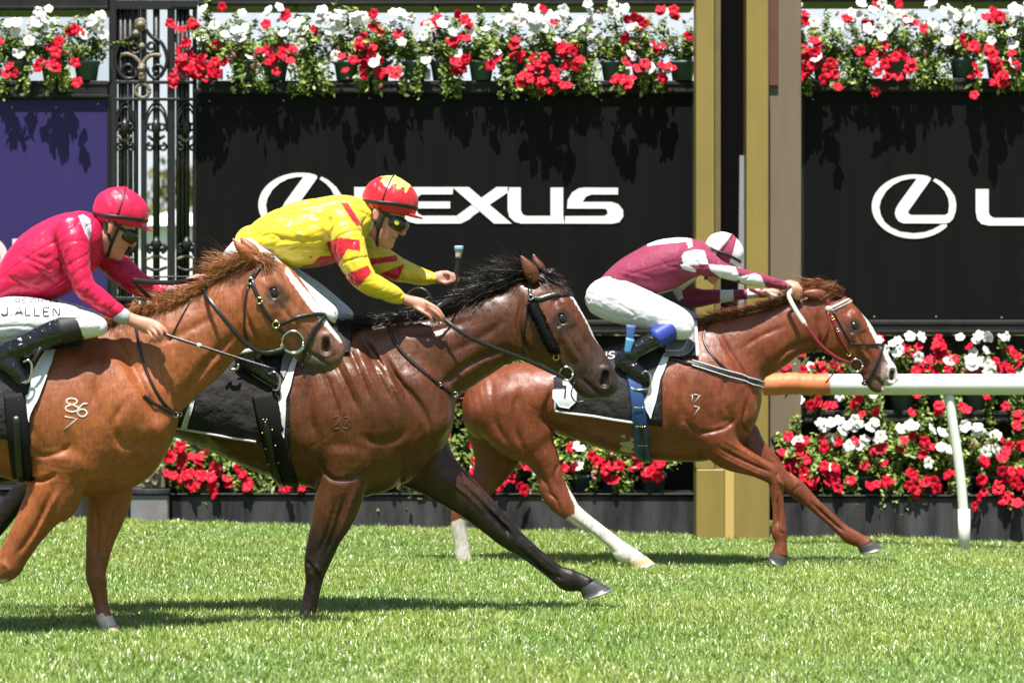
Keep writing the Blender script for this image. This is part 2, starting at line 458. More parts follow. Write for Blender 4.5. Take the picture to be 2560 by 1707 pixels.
for c in ((368, 1190), (388, 1196)):
    o.tube([P(c[0] + 9 * math.cos(a), c[1] + 14 * math.sin(a), 21.74) for a in np.linspace(0, 2 * math.pi, 14)], 0.011, 5)
keep(o.build('carved_block', M['iron_gold']), t)
t = thing('marker_post', 'short white marker post with a side knob at the foot of the wall', 'post', loc=tuple(P(159, 1315, 21.3)))
o = MB(); o.tube([P(159, 1335, 21.3), P(159, 1275, 21.3), P(161, 1262, 21.3)], [0.036, 0.036, 0.03], 12); keep(o.build('post', M['rail'], smooth=True), t)
o = MB(); o.tube([P(166, 1284, 21.27), P(179, 1284, 21.27)], 0.014, 8); keep(o.build('knob', M['rail'], smooth=True), t)

# ---- winning post: two gold columns with a black recess
t = thing('winning_post', 'tall gold winning post of two columns with a black slot between them', 'post', loc=tuple(P(1850, 1346, 21.5)))
o = MB(); slab(o, 1740, 1786, -160, 1172, 21.5, 0.30, 0.006); keep(o.build('column', M['gold']), t)
o = MB(); slab(o, 1866, 1921, -160, 1172, 21.5, 0.30, 0.006); keep(o.build('column', M['gold']), t)
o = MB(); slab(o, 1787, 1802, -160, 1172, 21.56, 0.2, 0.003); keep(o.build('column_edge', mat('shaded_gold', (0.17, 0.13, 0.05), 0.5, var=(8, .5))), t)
o = MB(); slab(o, 1802.5, 1865.5, -160, 1172, 21.79, 0.06); keep(o.build('recess', M['recess']), t)
o = MB(); o.poly([(1848, 390), (1865, 390), (1865, 1172), (1840, 1172)], 21.785, 0.05); keep(o.build('inner_strip', M['grey_metal']), t)
o = MB(); slab(o, 1741, 1812, 1172.6, 1372, 21.48, 0.36, 0.008); slab(o, 1836, 1924, 1172.6, 1372, 21.48, 0.36, 0.008); keep(o.build('plinth', M['gold']), t)
o = MB(); slab(o, 1812.5, 1835.5, 1172.6, 1372, 21.5, 0.3); keep(o.build('plinth_strip', M['gold_edge']), t)
t = thing('backing_board', 'taupe board between the gold post and the right hand panel', 'board', loc=tuple(P(1965, 1346, 22.0)))
o = MB(); slab(o, 1922.5, 2003, -160, 1240, 22.0, 0.08, 0.005); keep(o.build('board', M['taupe']), t)
o = MB(); slab(o, 1922.5, 1946, -160, 215, 21.97, 0.028, 0.004); keep(o.build('upper_strip', mat('red_brown_strip', (0.14, 0.055, 0.03), 0.6, var=(6, .6))), t)

# ---- running rail
YR = 20.7
t = thing('running_rail', 'white tubular running rail with its end wrapped in orange padding', 'rail', loc=tuple(P(2411, 1369, YR)))
def cap_tube(mb, pts, r, n=20): mb.tube(pts, r, n)
o = MB(); rp_ = 0.0757
cap_tube(o, [P(u, 961, YR) for u in np.linspace(2060, 3300, 14)], rp_, 24); keep(o.build('top_rail', M['rail'], smooth=True), t)
o = MB(); rr = [0.03] + [0.079 + 0.0025 * math.sin(i * 2.1) + 0.002 * math.sin(i * 5.3) for i in range(26)] + [0.079]
us = [1905] + list(np.linspace(1910, 2068, 26)) + [2072]
cap_tube(o, [P(u, 960 + 1.5 * math.sin(u * .05), YR) for u in us], rr, 24); keep(o.build('end_padding', M['orange'], smooth=True), t)
for du in (0, 900):
    o = MB()
    pts = catmull([P(2371 + du, 982, YR), P(2382 + du, 1060, YR), P(2397 + du, 1160, YR), P(2407 + du, 1260, YR), P(2411 + du, 1385, YR)], 5)
    o.tube(pts, 0.036, 14); keep(o.build('rail_post', M['rail'], smooth=True), t)
    o = MB(); o.tube([P(2410 + du, 1272, YR), P(2411 + du, 1385, YR)], 0.0445, 14); keep(o.build('post_sleeve', M['rail'], smooth=True), t)

# ---- wrought iron gate
YG = 22.35
t = thing('iron_gate', 'tall black wrought iron gate with scrolls and gilded rosettes between the panels', 'gate', loc=tuple(P(380, 1230, YG)))
def gtube(mb, pts, r, n=6, s=None):
    mb.tube([P(u, v, YG) for u, v in pts] if s is None else [P(u, v, YG + s) for u, v in pts], r, n)
def spiral(cx, cy, r0, r1, a0, turns, n=22):
    out = []
    for i in range(n):
        f = i / (n - 1); r = r0 + (r1 - r0) * f; a = math.radians(a0) + f * turns * 2 * math.pi
        out.append((cx + r * math.cos(a), cy + r * math.sin(a)))
    return out
for u0, u1, dz in ((272, 291, 0.0), (418, 436, 0.02), (352, 365, 0.05), (481, 491, 0.03)):
    o = MB(); slab(o, u0, u1, -160, 830, YG - 0.04 + dz, 0.07, 0.006); keep(o.build('gate_post', M['iron']), t)
for u in (302, 313, 326, 340, 391, 446, 457, 468):
    o = MB(); gtube(o, [(u, -160), (u, 830)], 0.02 if u != 391 else 0.028, 8); keep(o.build('bar', M['iron'], smooth=True), t)
for v0, v1 in ((0, 24), (202, 210), (245, 252), (742, 752), (690, 694)):
    o = MB(); slab(o, 289, 482, v0, v1, YG - 0.05, 0.04, 0.004); keep(o.build('cross_rail', M['iron']), t)
o = MB(); slab(o, 430, 492, 0, 19, YG - 0.06, 0.06, 0.004); keep(o.build('top_plate', M['iron']), t)
o = MB(); slab(o, 292, 351, -160, 200, YG + 0.16, 0.03, 0.003); keep(o.build('back_plate', M['iron']), t)
def scroll(pts, r=0.009, gold=False, s=-0.035):
    r = r * 1.3; o = MB(); gtube(o, [tuple(p) for p in catmull(pts, 5)] if len(pts) < 14 else pts, r, 7, s)
    keep(o.build('gilded_scroll' if gold else 'scroll', M['iron_gold' if gold else 'iron'], smooth=True), t)
# big lyre scroll of the upper field
scroll([(322, 202), (300, 185), (288, 150), (300, 110), (330, 92), (345, 70)], 0.012)
scroll([(382, 202), (405, 185), (418, 150), (405, 110), (378, 92), (362, 70)], 0.012)
scroll(spiral(322, 176, 26, 4, -20, 1.4), 0.010); scroll(spiral(392, 176, 24, 4, 200, -1.4), 0.010)
scroll(spiral(336, 118, 18, 4, 40, 1.3), 0.010); scroll(spiral(378, 118, 18, 4, 140, -1.3), 0.010)
scroll([(303, 137), (318, 136), (335, 142), (350, 158), (354, 175)], 0.013, True)
scroll([(402, 140), (388, 138), (372, 142), (358, 158), (355, 175)], 0.013, True)
for c, r in (((355, 116), 0.028), ((354, 172), 0.026), ((354, 186), 0.02), ((352, 62), 0.036), ((340, 84), 0.03)):
    o = MB(); p = P(*c, YG - 0.05); o.tube([p + np.array([0, 0, -r]), p + np.array([0, 0, -r * .5]), p, p + np.array([0, 0, r * .5]), p + np.array([0, 0, r])], [r * .3, r * .9, r, r * .8, r * .2], 9)
    keep(o.build('rosette', M['iron_gold'], smooth=True), t)
scroll([(355, 160), (355, 205)], 0.022, True)
scroll(spiral(356, 228, 17.5, 17.5, 0, 1.0, 26), 0.012, True)
scroll(spiral(352, 62, 13, 13, 0, 1.0, 20), 0.010, True)
# arched fields
def arch(uc, hw, v0, v1):
    scroll([(uc - hw, v1), (uc - hw * .8, v0 + (v1 - v0) * .4), (uc, v0), (uc + hw * .8, v0 + (v1 - v0) * .4), (uc + hw, v1)], 0.007)
for uc, hw in ((313, 22), (391, 26), (467, 24)):
    arch(uc, hw, 256, 312); arch(uc, hw * 1.0, 268, 330)
    scroll(spiral(uc - hw * .5, 318, 8, 8, 0, 1.0, 16), 0.009); scroll(spiral(uc + hw * .5, 318, 8, 8, 0, 1.0, 16), 0.009)
    scroll(spiral(uc - hw * .6, 368, 11, 3, -90, -1.2, 18), 0.008); scroll(spiral(uc + hw * .6, 368, 11, 3, -90, 1.2, 18), 0.008)
    scroll([(uc - hw * .8, 340), (uc - 3, 352), (uc + hw * .8, 340)], 0.010, uc != 391)
    o = MB(); p = P(uc, 318, YG - 0.05); o.tube([p + np.array([0, -.01, -.075]), p + np.array([0, -.01, -.03]), p + np.array([0, -.01, .02]), p + np.array([0, -.01, .07])], [.01, .038, .04, .01], 8); keep(o.build('leaf_boss', M['iron'], smooth=True), t)
    scroll(spiral(uc - hw * .5, 620, 12, 4, 90, 1.3, 18), 0.011); scroll(spiral(uc + hw * .5, 620, 12, 4, 90, -1.3, 18), 0.011)
    scroll([(uc - hw, 648), (uc, 640), (uc + hw, 648)], 0.009, True); scroll([(uc - hw, 668), (uc, 676), (uc + hw, 668)], 0.010)
    o = MB(); p = P(uc, 610, YG - 0.05); o.tube([p + np.array([0, 0, -.06]), p + np.array([0, 0, 0]), p + np.array([0, 0, .06])], [.01, .05, .012], 8); keep(o.build('leaf_boss', M['iron'], smooth=True), t)

# ---- far beyond the gate: trees and a marquee
def far_trees():
    rs = np.random.RandomState(5); V = []; Fc = []; Cc = []
    for k in range(26):
        cx = -34 + k * 2.7 + rs.uniform(-1, 1); cy = 150 + rs.uniform(-6, 6); H = 10.0 + rs.uniform(-1.0, 1.0)
        n = 1500; th = rs.uniform(0, 2 * np.pi, n); ph = np.arccos(rs.uniform(-1, 1, n)); r = rs.uniform(.55, 1, n) ** .5
        lob = 1 + .22 * np.sin(3 * th + k) * np.sin(2 * ph + k)
        c = np.stack([cx + 2.3 * r * lob * np.sin(ph) * np.cos(th), cy + 2.3 * r * lob * np.sin(ph) * np.sin(th), H * .52 + H * .5 * r * lob * np.cos(ph)], 1)
        s = rs.uniform(.16, .42, n)[:, None]
        a = rs.normal(size=(n, 3)); a /= np.linalg.norm(a, axis=1)[:, None]; b = np.cross(a, rs.normal(size=(n, 3))); b /= np.linalg.norm(b, axis=1)[:, None]
        base = len(V) and sum(len(q) for q in V)
        q = np.stack([c - a * s, c + b * s * .6, c + a * s, c - b * s * .6], 1).reshape(-1, 3)
        V.append(q); Fc.append(base + np.arange(n)[:, None] * 4 + np.arange(4)[None])
        colr = np.array([0.21, 0.20, 0.085]) * (0.7 + .6 * rs.rand(n))[:, None]
        Cc.append(np.repeat(colr, 4, 0))
    tag(mesh_np('tree_line', np.vstack(V), np.vstack(Fc), M['leafwood'], smooth=False, col=np.vstack(Cc)), 'distant olive green trees seen through the iron gate', 'trees', kind='stuff')
far_trees()
t = thing('marquee', 'white marquee standing beyond the iron gate', 'marquee', loc=(-7.9, 62, 0))
o = MB(); o.box(-8.3, -6.6, 62, 66, 1.9, 4.0); keep(o.build('side_wall', M['canvas']), t)
o = MB(); 
o.add([(-8.5, 61.8, 4.02), (-6.4, 61.8, 4.02), (-6.4, 66.2, 4.02), (-8.5, 66.2, 4.02), (-7.45, 64, 4.5)], [(0, 1, 4), (1, 2, 4), (2, 3, 4), (3, 0, 4), (3, 2, 1, 0)])
keep(o.build('roof', M['canvas']), t)
for x in (-8.25, -6.65):
    o = MB(); o.tube([(x, 62.1, 0), (x, 62.1, 1.9)], 0.05, 8); keep(o.build('leg', M['grey_metal']), t)
# ================================================================ FLOWERS
M['leaf'] = mat('petunia_leaves', attr=True, rough=0.45, spec=0.45, transl=0.22)
M['red'] = mat('red_petals', (0.68, 0.008, 0.034), 0.55, spec=0.2, transl=0.22, var=(40, .4, (0.50, 0.005, 0.030)))
M['white'] = mat('white_petals', (0.82, 0.82, 0.80), 0.55, spec=0.3, transl=0.2)
M['pink'] = mat('pale_pink_bud', (0.72, 0.30, 0.33), 0.55, spec=0.3, transl=0.2)
M['eye'] = mat('white_flower_throat', (0.60, 0.60, 0.25), 0.6)
M['eye_red'] = mat('red_flower_throat', (0.30, 0.012, 0.02), 0.6)

def leaf_cloud(seed, hang):
    rs = np.random.RandomState(seed)
    n = 1050
    # an uneven mound above the pot, with trailing shoots over its front
    nsh = 30; a = rs.uniform(0, 2 * np.pi, nsh); tilt = rs.uniform(0.05, 1.15, nsh); Ls = rs.uniform(.20, .50, nsh)
    C = []
    for i in range(nsh):
        m = n // nsh; t = np.sqrt(rs.rand(m)); L_ = Ls[i] * t
        bend = t * t * (0.7 if hang else .45) * tilt[i]
        ang = tilt[i] * .7 + bend
        d = np.stack([np.cos(a[i]) * np.sin(ang), .55 * np.sin(a[i]) * np.sin(ang) - .02 * t, .92 * np.cos(ang)], 1)
        C.append(d * L_[:, None] + rs.normal(0, .016, (m, 3)))
    if hang:
        for i in range(7):
            m = 44; t = rs.rand(m); x0 = rs.uniform(-.15, .15)
            C.append(np.stack([x0 * (1 + .5 * t), -.08 - .06 * np.sin(t * 2.6), .10 - .30 * t], 1) + rs.normal(0, .018, (m, 3)))
    C = np.vstack(C); n = len(C)
    s = rs.uniform(.012, .024, n)[:, None]
    nrm = C / (np.linalg.norm(C, axis=1)[:, None] + 1e-6) * .5 + np.array([0, -.45, .75]) + rs.normal(0, .55, (n, 3))
    nrm /= np.linalg.norm(nrm, axis=1)[:, None]
    a1 = np.cross(nrm, rs.normal(size=(n, 3))); a1 /= np.linalg.norm(a1, axis=1)[:, None]; b1 = np.cross(nrm, a1)
    q = np.stack([C - a1 * s * 1.3, C + b1 * s * .62 - nrm * s * .12, C + a1 * s * 1.3 + nrm * s * .15, C - b1 * s * .62 - nrm * s * .12], 1).reshape(-1, 3)
    Fq = np.arange(n)[:, None] * 4 + np.arange(4)[None]
    c = np.array([0.125, 0.205, 0.028]) * (0.6 + .8 * rs.rand(n))[:, None]
    lt = rs.rand(n) < .30; c[lt] = np.array([0.36, 0.43, 0.10]) * (.8 + .4 * rs.rand(lt.sum()))[:, None]
    o = mesh_np('foliage', q, Fq, None, smooth=False, col=np.repeat(c, 4, 0), parent=False)
    me = o.data; bpy.data.objects.remove(o); me.materials.append(M['leaf']); return me
FOL = [leaf_cloud(20 + i, i % 2 == 0) for i in range(8)]

def blossom_mesh(seed, m, rad, bud=False):
    rs = np.random.RandomState(seed); V = [(0, 0, -.012)]; Fc = []
    n = 20
    prof = [(.22, -.004), (.62, .004), (1.0, -.002)] if not bud else [(.35, .006), (.42, .03), (.12, .05)]
    for j, (r, z) in enumerate(prof):
        for k in range(n):
            a = 2 * math.pi * k / n
            lobe = 1 - (.20 * (1 - abs(math.cos(2.5 * a))) ** 1.5 if j > 0 else 0)
            ruf = (.0035 * math.sin(5 * a + 1.3 * seed) + .003 * math.sin(10 * a + seed)) * (j / 2)
            rr = rad * r * lobe * (1 + .04 * rs.randn() * (j > 1))
            V.append((rr * math.cos(a), rr * math.sin(a), z + ruf + (.004 * math.cos(5 * a) if j == 2 else 0)))
    mi = []
    for k in range(n): Fc.append((0, 1 + k, 1 + (k + 1) % n)); mi.append(1 if not bud else 0)
    for j in range(2):
        for k in range(n):
            a = 1 + j * n + k; b = 1 + j * n + (k + 1) % n
            Fc.append((a, a + n, b + n, b)); mi.append(0)
    me = bpy.data.meshes.new('blossom'); me.from_pydata(V, [], Fc); me.update()
    me.materials.append(m); me.materials.append(M['eye'] if m is M['white'] else M['eye_red'])
    me.polygons.foreach_set('material_index', mi); me.polygons.foreach_set('use_smooth', [True] * len(Fc)); me.update()
    return me
BL = {'r': [blossom_mesh(i, M['red'], .048) for i in range(4)], 'w': [blossom_mesh(9 + i, M['white'], .049) for i in range(4)],
      'p': [blossom_mesh(14 + i, M['pink'], .036, True) for i in range(2)]}

def pot_mesh():
    o = MB(); n = 16; prof = [(.078, 0), (.098, .125), (.106, .126), (.108, .148), (.096, .148), (.09, .13)]
    V = [(r * math.cos(2 * math.pi * k / n), r * math.sin(2 * math.pi * k / n), z) for r, z in prof for k in range(n)]
    Fc = [(j * n + k, j * n + (k + 1) % n, (j + 1) * n + (k + 1) % n, (j + 1) * n + k) for j in range(len(prof) - 1) for k in range(n)]
    Fc += [list(range(n))[::-1], [(len(prof) - 1) * n + k for k in range(n)]]
    ob = mesh_np('pot', V, Fc, M['pot'], parent=False); me = ob.data; bpy.data.objects.remove(ob); return me
POT = pot_mesh()
o = MB(); o.box(-.022, .022, -.004, .002, 0, .085, .003); o.tube([np.array([.013 * math.cos(a), -.006, .042 + .02 * math.sin(a)]) for a in np.linspace(0.3, 2.9, 7)], .003, 4)
ob = o.build('label_stake', M['tagwhite'], False); STAKE = ob.data; bpy.data.objects.remove(ob)

# measured flowers: row: (u, v, spread); plain pairs are single flowers
TOP_R = [(525,170,32),(555,18),(690,140,42),(715,35),(665,60),(712,40),(908,88,20),(938,68,20),(933,35),(900,150,48),(950,185,18),(992,175,20),(1093,45,26),(1125,105,24),(1130,165,28),
 (1156,52,24),(1165,95,22),(1162,155,26),(1325,52),(1385,55),(1358,22),(1385,168,66),(1303,136,22),(1412,128,26),(1303,192,24),(1586,45,18),(1613,60,22),(1650,28,18),(1684,25,20),
 (1565,185,36),(1652,115,20),(1610,165,22),(1670,165,20),(1657,195),(1990,15),(1962,55),(2006,48,20),(2036,65),(1975,107,22),(2006,138,38),(2036,100,18),(1955,150,18),(2057,160,28),(2072,184,22),(2000,190,20),
 (2026,173),(2095,217),(2225,150,50),(2276,163,20),(2170,158,16),(2190,230),(2118,46),(2164,56,18),(2195,10),(2248,10),(2266,51),(2496,41,24),(2465,42),(2409,97,18),(2440,112,26),(2470,133,26),(2486,168,26),
 (2511,189,22),(2445,184,22),(2532,153,22),(2435,237),(2486,204,20),(143,114,25),(102,159,22),(139,171,18),(188,73,18),(188,157),(16,184,22),(192,206),(441,69,20),(486,65,20),(465,110,18),(457,151,34),(498,159,34),(433,196,18),(559,155),(527,180,22),(490,188,24)]
TOP_W = [(670,25,18),(610,70,24),(600,92,20),(562,85),(737,57,18),(800,40,24),(843,65,26),(890,35,20),(840,140),(1005,105),(1058,90),(1000,30,20),(1262,50,28),(1300,32,30),(1355,50,30),(1453,52),(1475,52),(1475,25,18),(1400,40,22),(1560,18,18),(1530,25,20),
 (1575,68),(1580,135),(1670,175),(2090,60,18),(2144,38,20),(2210,38,32),(2154,8),(2332,58,18),(2305,77),(2420,45,18),(2378,22,22),(2330,20,20),(2550,40,24),(2535,20,18),(39,78,24),(20,60,18),(110,45,30),(95,60,18),(210,86,18),(229,57,20),(73,102),(250,40,16)]
TOP_P = [(635,150),(632,172),(870,195),(990,190),(950,220),(1395,135),(1400,185),(1330,210),(1605,160),(2090,40),(2160,80),(520,200),(468,190)]
R1_W = [(2195,848),(2232,857,28),(2304,844,20),(2275,840),(2241,882),(2296,893),(2460,861,30),(2426,899,24),(2426,920,18),(2468,911,18),(2519,840,18),(1980,899,18),(1999,998),(2400,842,16)]
R1_R = [(2201,846),(2262,869,18),(2296,865,20),(2329,882,38),(2371,895,34),(2296,918,20),(2333,924,22),(2355,857,18),(2422,865,16),(2489,903,18),(2548,890,28),(2519,916,18),(2035,911,20),(2060,928,18),(2005,926,16),(2085,911),(2106,928,18),(2043,1008,24),(2070,1015,18),(2144,998,18),
 (2190,1029),(2152,1036),(2281,1029),(2348,1012,24),(2405,1015,18),(2514,1015),(2544,1033,20)]
R2_W = [(2060,1067,22),(2094,1050,22),(2085,1097,18),(2136,1050),(2136,1067,22),(2108,1076),(2176,1067,24),(2203,1090,18),(2123,1113),(2146,1113),(2253,1071,18),(2287,1065,18),(2331,1071),(2357,1080),(2355,1118,28),(2411,1061,20),(2443,1067,22),(2489,1088,18),(2464,1132,18),(1440,1110,18)]
R2_R = [(1997,1118,18),(1953,1141,20),(2018,1134),(1976,1156,22),(2009,1177,28),(2030,1206,24),(2060,1164,20),(2089,1168,20),(2089,1202,28),(2127,1200),(2174,1214,18),(2197,1126,18),(2310,1103),(2161,1162),(2211,1156),(2279,1181,18),(2312,1206,24),(2342,1219,18),(2275,1214,18),(2291,1236,18),(2460,1158,20),(2506,1143,22),
 (2531,1177,28),(2498,1210,22),(2548,1214,28),(2460,1229,20),(2455,1202,18),(2510,1248,22),(2544,1257,18),(2552,1113,18),(2542,1065),(2437,1265),(1260,1204,20),(1280,1184,18),(1301,1216,20),(1317,1163),(1411,1169),(1493,1155,18),(1505,1184,30),(1529,1163,20),(1587,1167,20),(1615,1176,18),(1644,1192,20),(1652,1159),
 (419,1135,22),(446,1122,24),(451,1171,32),(478,1212,22),(500,1140,22),(505,1189,26),(537,1185,24),(532,1216,18),(568,1194,20),(595,1171,18),(618,1216,18),(609,1194),(722,1214,18),(754,1218)]
R2_P = [(1562,1188),(1591,1200),(995,1214),(1024,1222),(1490,1200),(545,1215),(2120,1210),(2005,1150)]

PLANTS = []
ORD = ['first', 'second', 'third', 'fourth', 'fifth', 'sixth', 'seventh', 'eighth', 'ninth', 'tenth', 'eleventh', 'twelfth', 'thirteenth', 'fourteenth', 'fifteenth', 'sixteenth']
def row(us, vb, Y, vis, where, ref, group, scale=1.0, spread=0.0):
    for i, u in enumerate(us):
        u += RS.uniform(-8, 8)
        PLANTS.append(dict(u=u, v=vb, Y=Y + RS.uniform(-.02, .03), vis=vis, lab=f"petunia in a pot, {ORD[i]} from the {ref} {where}", grp=group, sc=scale, fl=[]))
G_T = 'potted petunias along the top shelf'; G_1 = 'potted petunias on the middle shelf'; G_2 = 'potted petunias on the planter wall'
row([225, 135, 45, -50], 202, 22.34, 't', 'above the purple panel', 'gate', G_T)
row(list(np.arange(525, 1720, 84)), 202, 22.34, 't', 'above the wide black panel', 'gate', G_T)
row(list(np.arange(1985, 2680, 84)), 196, 22.34, 't', 'above the right panel', 'gold post', G_T)
row(list(np.arange(1995, 2680, 88)), 1026, 22.2, '1', 'on the middle shelf', 'gold post', G_1, .9)
row(list(np.arange(1120, 1720, 96)), 1026, 22.2, '1', 'behind the leading horse', 'rump', G_1, .9)
row(list(np.arange(1985, 2680, 84)), 1236, 22.0, '2', 'on the planter wall', 'gold post', G_2)
row(list(np.arange(460, 1720, 90)), 1234, 22.0, '2', 'on the planter wall', 'grey pier', G_2)

def put(lst, colr, vis):
    for e in lst:
        u, v = e[0], e[1]; r = e[2] if len(e) > 2 else 6
        n = 1 if len(e) < 3 else max(1, int(round((r / (12.4 if vis == 't' else 13.4)) ** 2)))
        c = [p for p in PLANTS if p['vis'] == vis]
        for k in range(n):
            if k == 0 and n < 5: du = dv = 0
            else:
                a = RS.uniform(0, 2 * math.pi); q = r * math.sqrt(RS.rand()) * 1.05; du, dv = q * math.cos(a), q * math.sin(a) * .9
            p = min(c, key=lambda p: abs(p['u'] - u - du))
            p['fl'].append((u + du, v + dv, colr))
put(TOP_R, 'r', 't'); put(TOP_W, 'w', 't'); put(TOP_P, 'p', 't')
put(R1_R, 'r', '1'); put(R1_W, 'w', '1'); put(R2_R, 'r', '2'); put(R2_W, 'w', '2'); put(R2_P, 'p', '2')
for p in PLANTS:                                  # a few loose ones on every plant
    for k in range(4 if p['vis'] == 't' else 5):
        hi = 170 if p['vis'] == 't' else 150
        p['fl'].append((p['u'] + RS.uniform(-45, 45), p['v'] - (RS.uniform(110, 185) if p['vis'] == 't' and k < 1 else RS.uniform(30, hi)), RS.choice(['r', 'w', 'p', 'w' if p['vis'] != '2' else 'r', 'r']) if not (p['vis'] == 't' and k < 1) else 'w'))

for i, p in enumerate(PLANTS):
    base = P(p['u'], p['v'], p['Y'])
    nr = sum(1 for f in p['fl'] if f[2] == 'r'); nw = sum(1 for f in p['fl'] if f[2] == 'w')
    kind = 'red flowered' if nr > 2 * nw else ('white flowered' if nw > 1.6 * nr else 'red and white')
    t = thing('petunia_plant', f"{kind} {p['lab']}", 'flower', p['grp'], loc=tuple(base))
    b = bpy.data.objects.new('pot', POT); link(b, t); b.rotation_euler.z = i
    f = bpy.data.objects.new('foliage', FOL[(i * 5 + (0 if p['vis'] != 't' else 3)) % 8]); link(f, t)
    f.location = (0, -.01, .10); s = p['sc'] * RS.uniform(.92, 1.14); f.scale = (s * (-1 if i % 3 == 0 else 1), s, s * RS.uniform(.95, 1.12))
    if i % 3 == 1 and p['vis'] == 't':
        st = bpy.data.objects.new('label_stake', STAKE); link(st, t); st.location = (.105, -.06, 0.0)
    for (u, v, c) in p['fl']:
        low = (v - (p['v'] - 60)) / 120.0
        dy = -.20 - .06 * np.clip(low, -.6, .9) + RS.uniform(-.06, .03)
        w = P(u, v, p['Y'] + dy) - base
        fo = bpy.data.objects.new('blossom', BL[c][RS.randint(len(BL[c]))]); link(fo, t)
        fo.location = tuple(w)
        d = Vector((RS.normal(0, .5), -1.0 + RS.normal(0, .25), .55 + RS.normal(0, .4)))
        fo.rotation_mode = 'QUATERNION'
        fo.rotation_quaternion = d.to_track_quat('Z', 'Y') @ Matrix.Rotation(RS.uniform(0, 6.28), 3, 'Z').to_quaternion()
        q = RS.uniform(.78, 1.1); fo.scale = (q, q, q)
# ================================================================ BODIES: blended tapered sections turned into one skin
class Field:
    def __init__(s, lo, hi, h):
        s.inner = .6; s.h = h; s.lo = np.asarray(lo, float); s.n = np.ceil((np.asarray(hi) - s.lo) / h).astype(int) + 1
        s.d = np.full(s.n, 0.25, np.float32)
        s.ax = [s.lo[i] + h * np.arange(s.n[i]) for i in range(3)]
    def win(s, lo, hi):
        a = np.clip(np.floor((np.asarray(lo) - s.lo) / s.h).astype(int), 0, s.n)
        b = np.clip(np.ceil((np.asarray(hi) - s.lo) / s.h).astype(int) + 1, 0, s.n)
        return tuple(slice(a[i], b[i]) for i in range(3))
    def grid(s, w):
        return (s.ax[0][w[0]][:, None, None].astype(np.float32), s.ax[1][w[1]][None, :, None].astype(np.float32), s.ax[2][w[2]][None, None, :].astype(np.float32))
    def chain(s, S, k=0.02, cap=0.55, sub=False, n=5, pw=2.0):
        """S rows: x, y, z, in-plane radius, lateral half width.  A smooth run of elliptical sections."""
        S = np.asarray(S, float)
        S = catmull(S, n) if len(S) > 1 else np.vstack([S, S + np.array([1e-4, 0, 0, 0, 0])])
        S[:, 3:5] = np.maximum(S[:, 3:5], 0.003)
        R = S[:, 3:5].max() + k + 3.5 * s.h
        lo = (S[:, :3] - R).min(0); hi = (S[:, :3] + R).max(0)
        W = s.win(lo, hi)
        if min(x.stop - x.start for x in W) <= 0: return
        acc = np.full([x.stop - x.start for x in W], 0.25, np.float32)
        for i in range(len(S) - 1):
            a, b = S[i], S[i + 1]
            m = max(a[3], a[4], b[3], b[4]) + k + 2.5 * s.h
            w = s.win(np.minimum(a[:3], b[:3]) - m, np.maximum(a[:3], b[:3]) + m)
            if min(x.stop - x.start for x in w) <= 0: continue
            X, Y, Z = s.grid(w)
            e = (b - a).astype(np.float32); L2 = float(e[0]**2 + e[1]**2 + e[2]**2) + 1e-12
            tr = ((X - a[0]) * e[0] + (Y - a[1]) * e[1] + (Z - a[2]) * e[2]) / L2
            t = np.clip(tr, 0, 1)
            r = a[3] + e[3] * t; wd = a[4] + e[4] * t
            over = (tr - t) * math.sqrt(L2)                     # distance past an end
            px = X - (a[0] + e[0] * t); py = Y - (a[1] + e[1] * t); pz = Z - (a[2] + e[2] * t)
            q2 = px * px + pz * pz
            endcap = (i == 0) | (i == len(S) - 2)
            ce = cap if endcap else max(cap, s.inner)
            if ce != 1.0:
                q2 = q2 + over * over * (1.0 / ce**2 - 1.0)
            A = q2 / (r * r); B = py * py / (wd * wd)
            if pw == 2.0:
                k0 = np.sqrt(A + B + 1e-9)
            else:
                k0 = (A ** (pw / 2) + B ** (pw / 2) + 1e-9) ** (1 / pw)
            k1 = np.sqrt(A / (r * r) + B / (wd * wd) + 1e-9)
            d = (k0 - 1) * k0 / k1
            o = tuple(slice(w[j].start - W[j].start, w[j].stop - W[j].start) for j in range(3))
            np.minimum(acc[o], d, out=acc[o])
        D = s.d[W]
        if sub:
            hh = np.clip(0.5 - 0.5 * (D + acc) / k, 0, 1); s.d[W] = D + (-acc - D) * hh + k * hh * (1 - hh)
        else:
            hh = np.clip(0.5 + 0.5 * (D - acc) / k, 0, 1); s.d[W] = D + (acc - D) * hh - k * hh * (1 - hh)
    def groove(s, pts, width, depth, n=4, yr=None):
        """crease (depth > 0) or ridge (depth < 0) along a side-view curve of (x, z); both flanks unless yr"""
        Q = catmull(np.asarray(pts, float), n)
        lo = [-1e9, 0, 0]; m = width * 3
        y0, y1 = (s.ax[1][0], s.ax[1][-1]) if yr is None else yr
        w = s.win((Q[:, 0].min() - m, y0, Q[:, 1].min() - m), (Q[:, 0].max() + m, y1, Q[:, 1].max() + m))
        if min(x.stop - x.start for x in w) <= 0: return
        X = s.ax[0][w[0]][:, None]; Z = s.ax[2][w[2]][None, :]
        best = np.full((X.shape[0], Z.shape[1]), 9.0); fade = np.zeros_like(best); L = len(Q) - 1
        for i in range(L):
            a, b = Q[i], Q[i + 1]; e = b - a; t = np.clip(((X - a[0]) * e[0] + (Z - a[1]) * e[1]) / (e @ e + 1e-12), 0, 1)
            dd = (X - a[0] - e[0] * t)**2 + (Z - a[1] - e[1] * t)**2
            kk = dd < best; best = np.where(kk, dd, best); fr = (i + t) / L
            fade = np.where(kk, np.minimum(1, 4 * np.minimum(fr, 1 - fr) + .15), fade)
        g = (depth * fade * np.exp(-best / width**2)).astype(np.float32)
        s.d[w] += g[:, None, :]
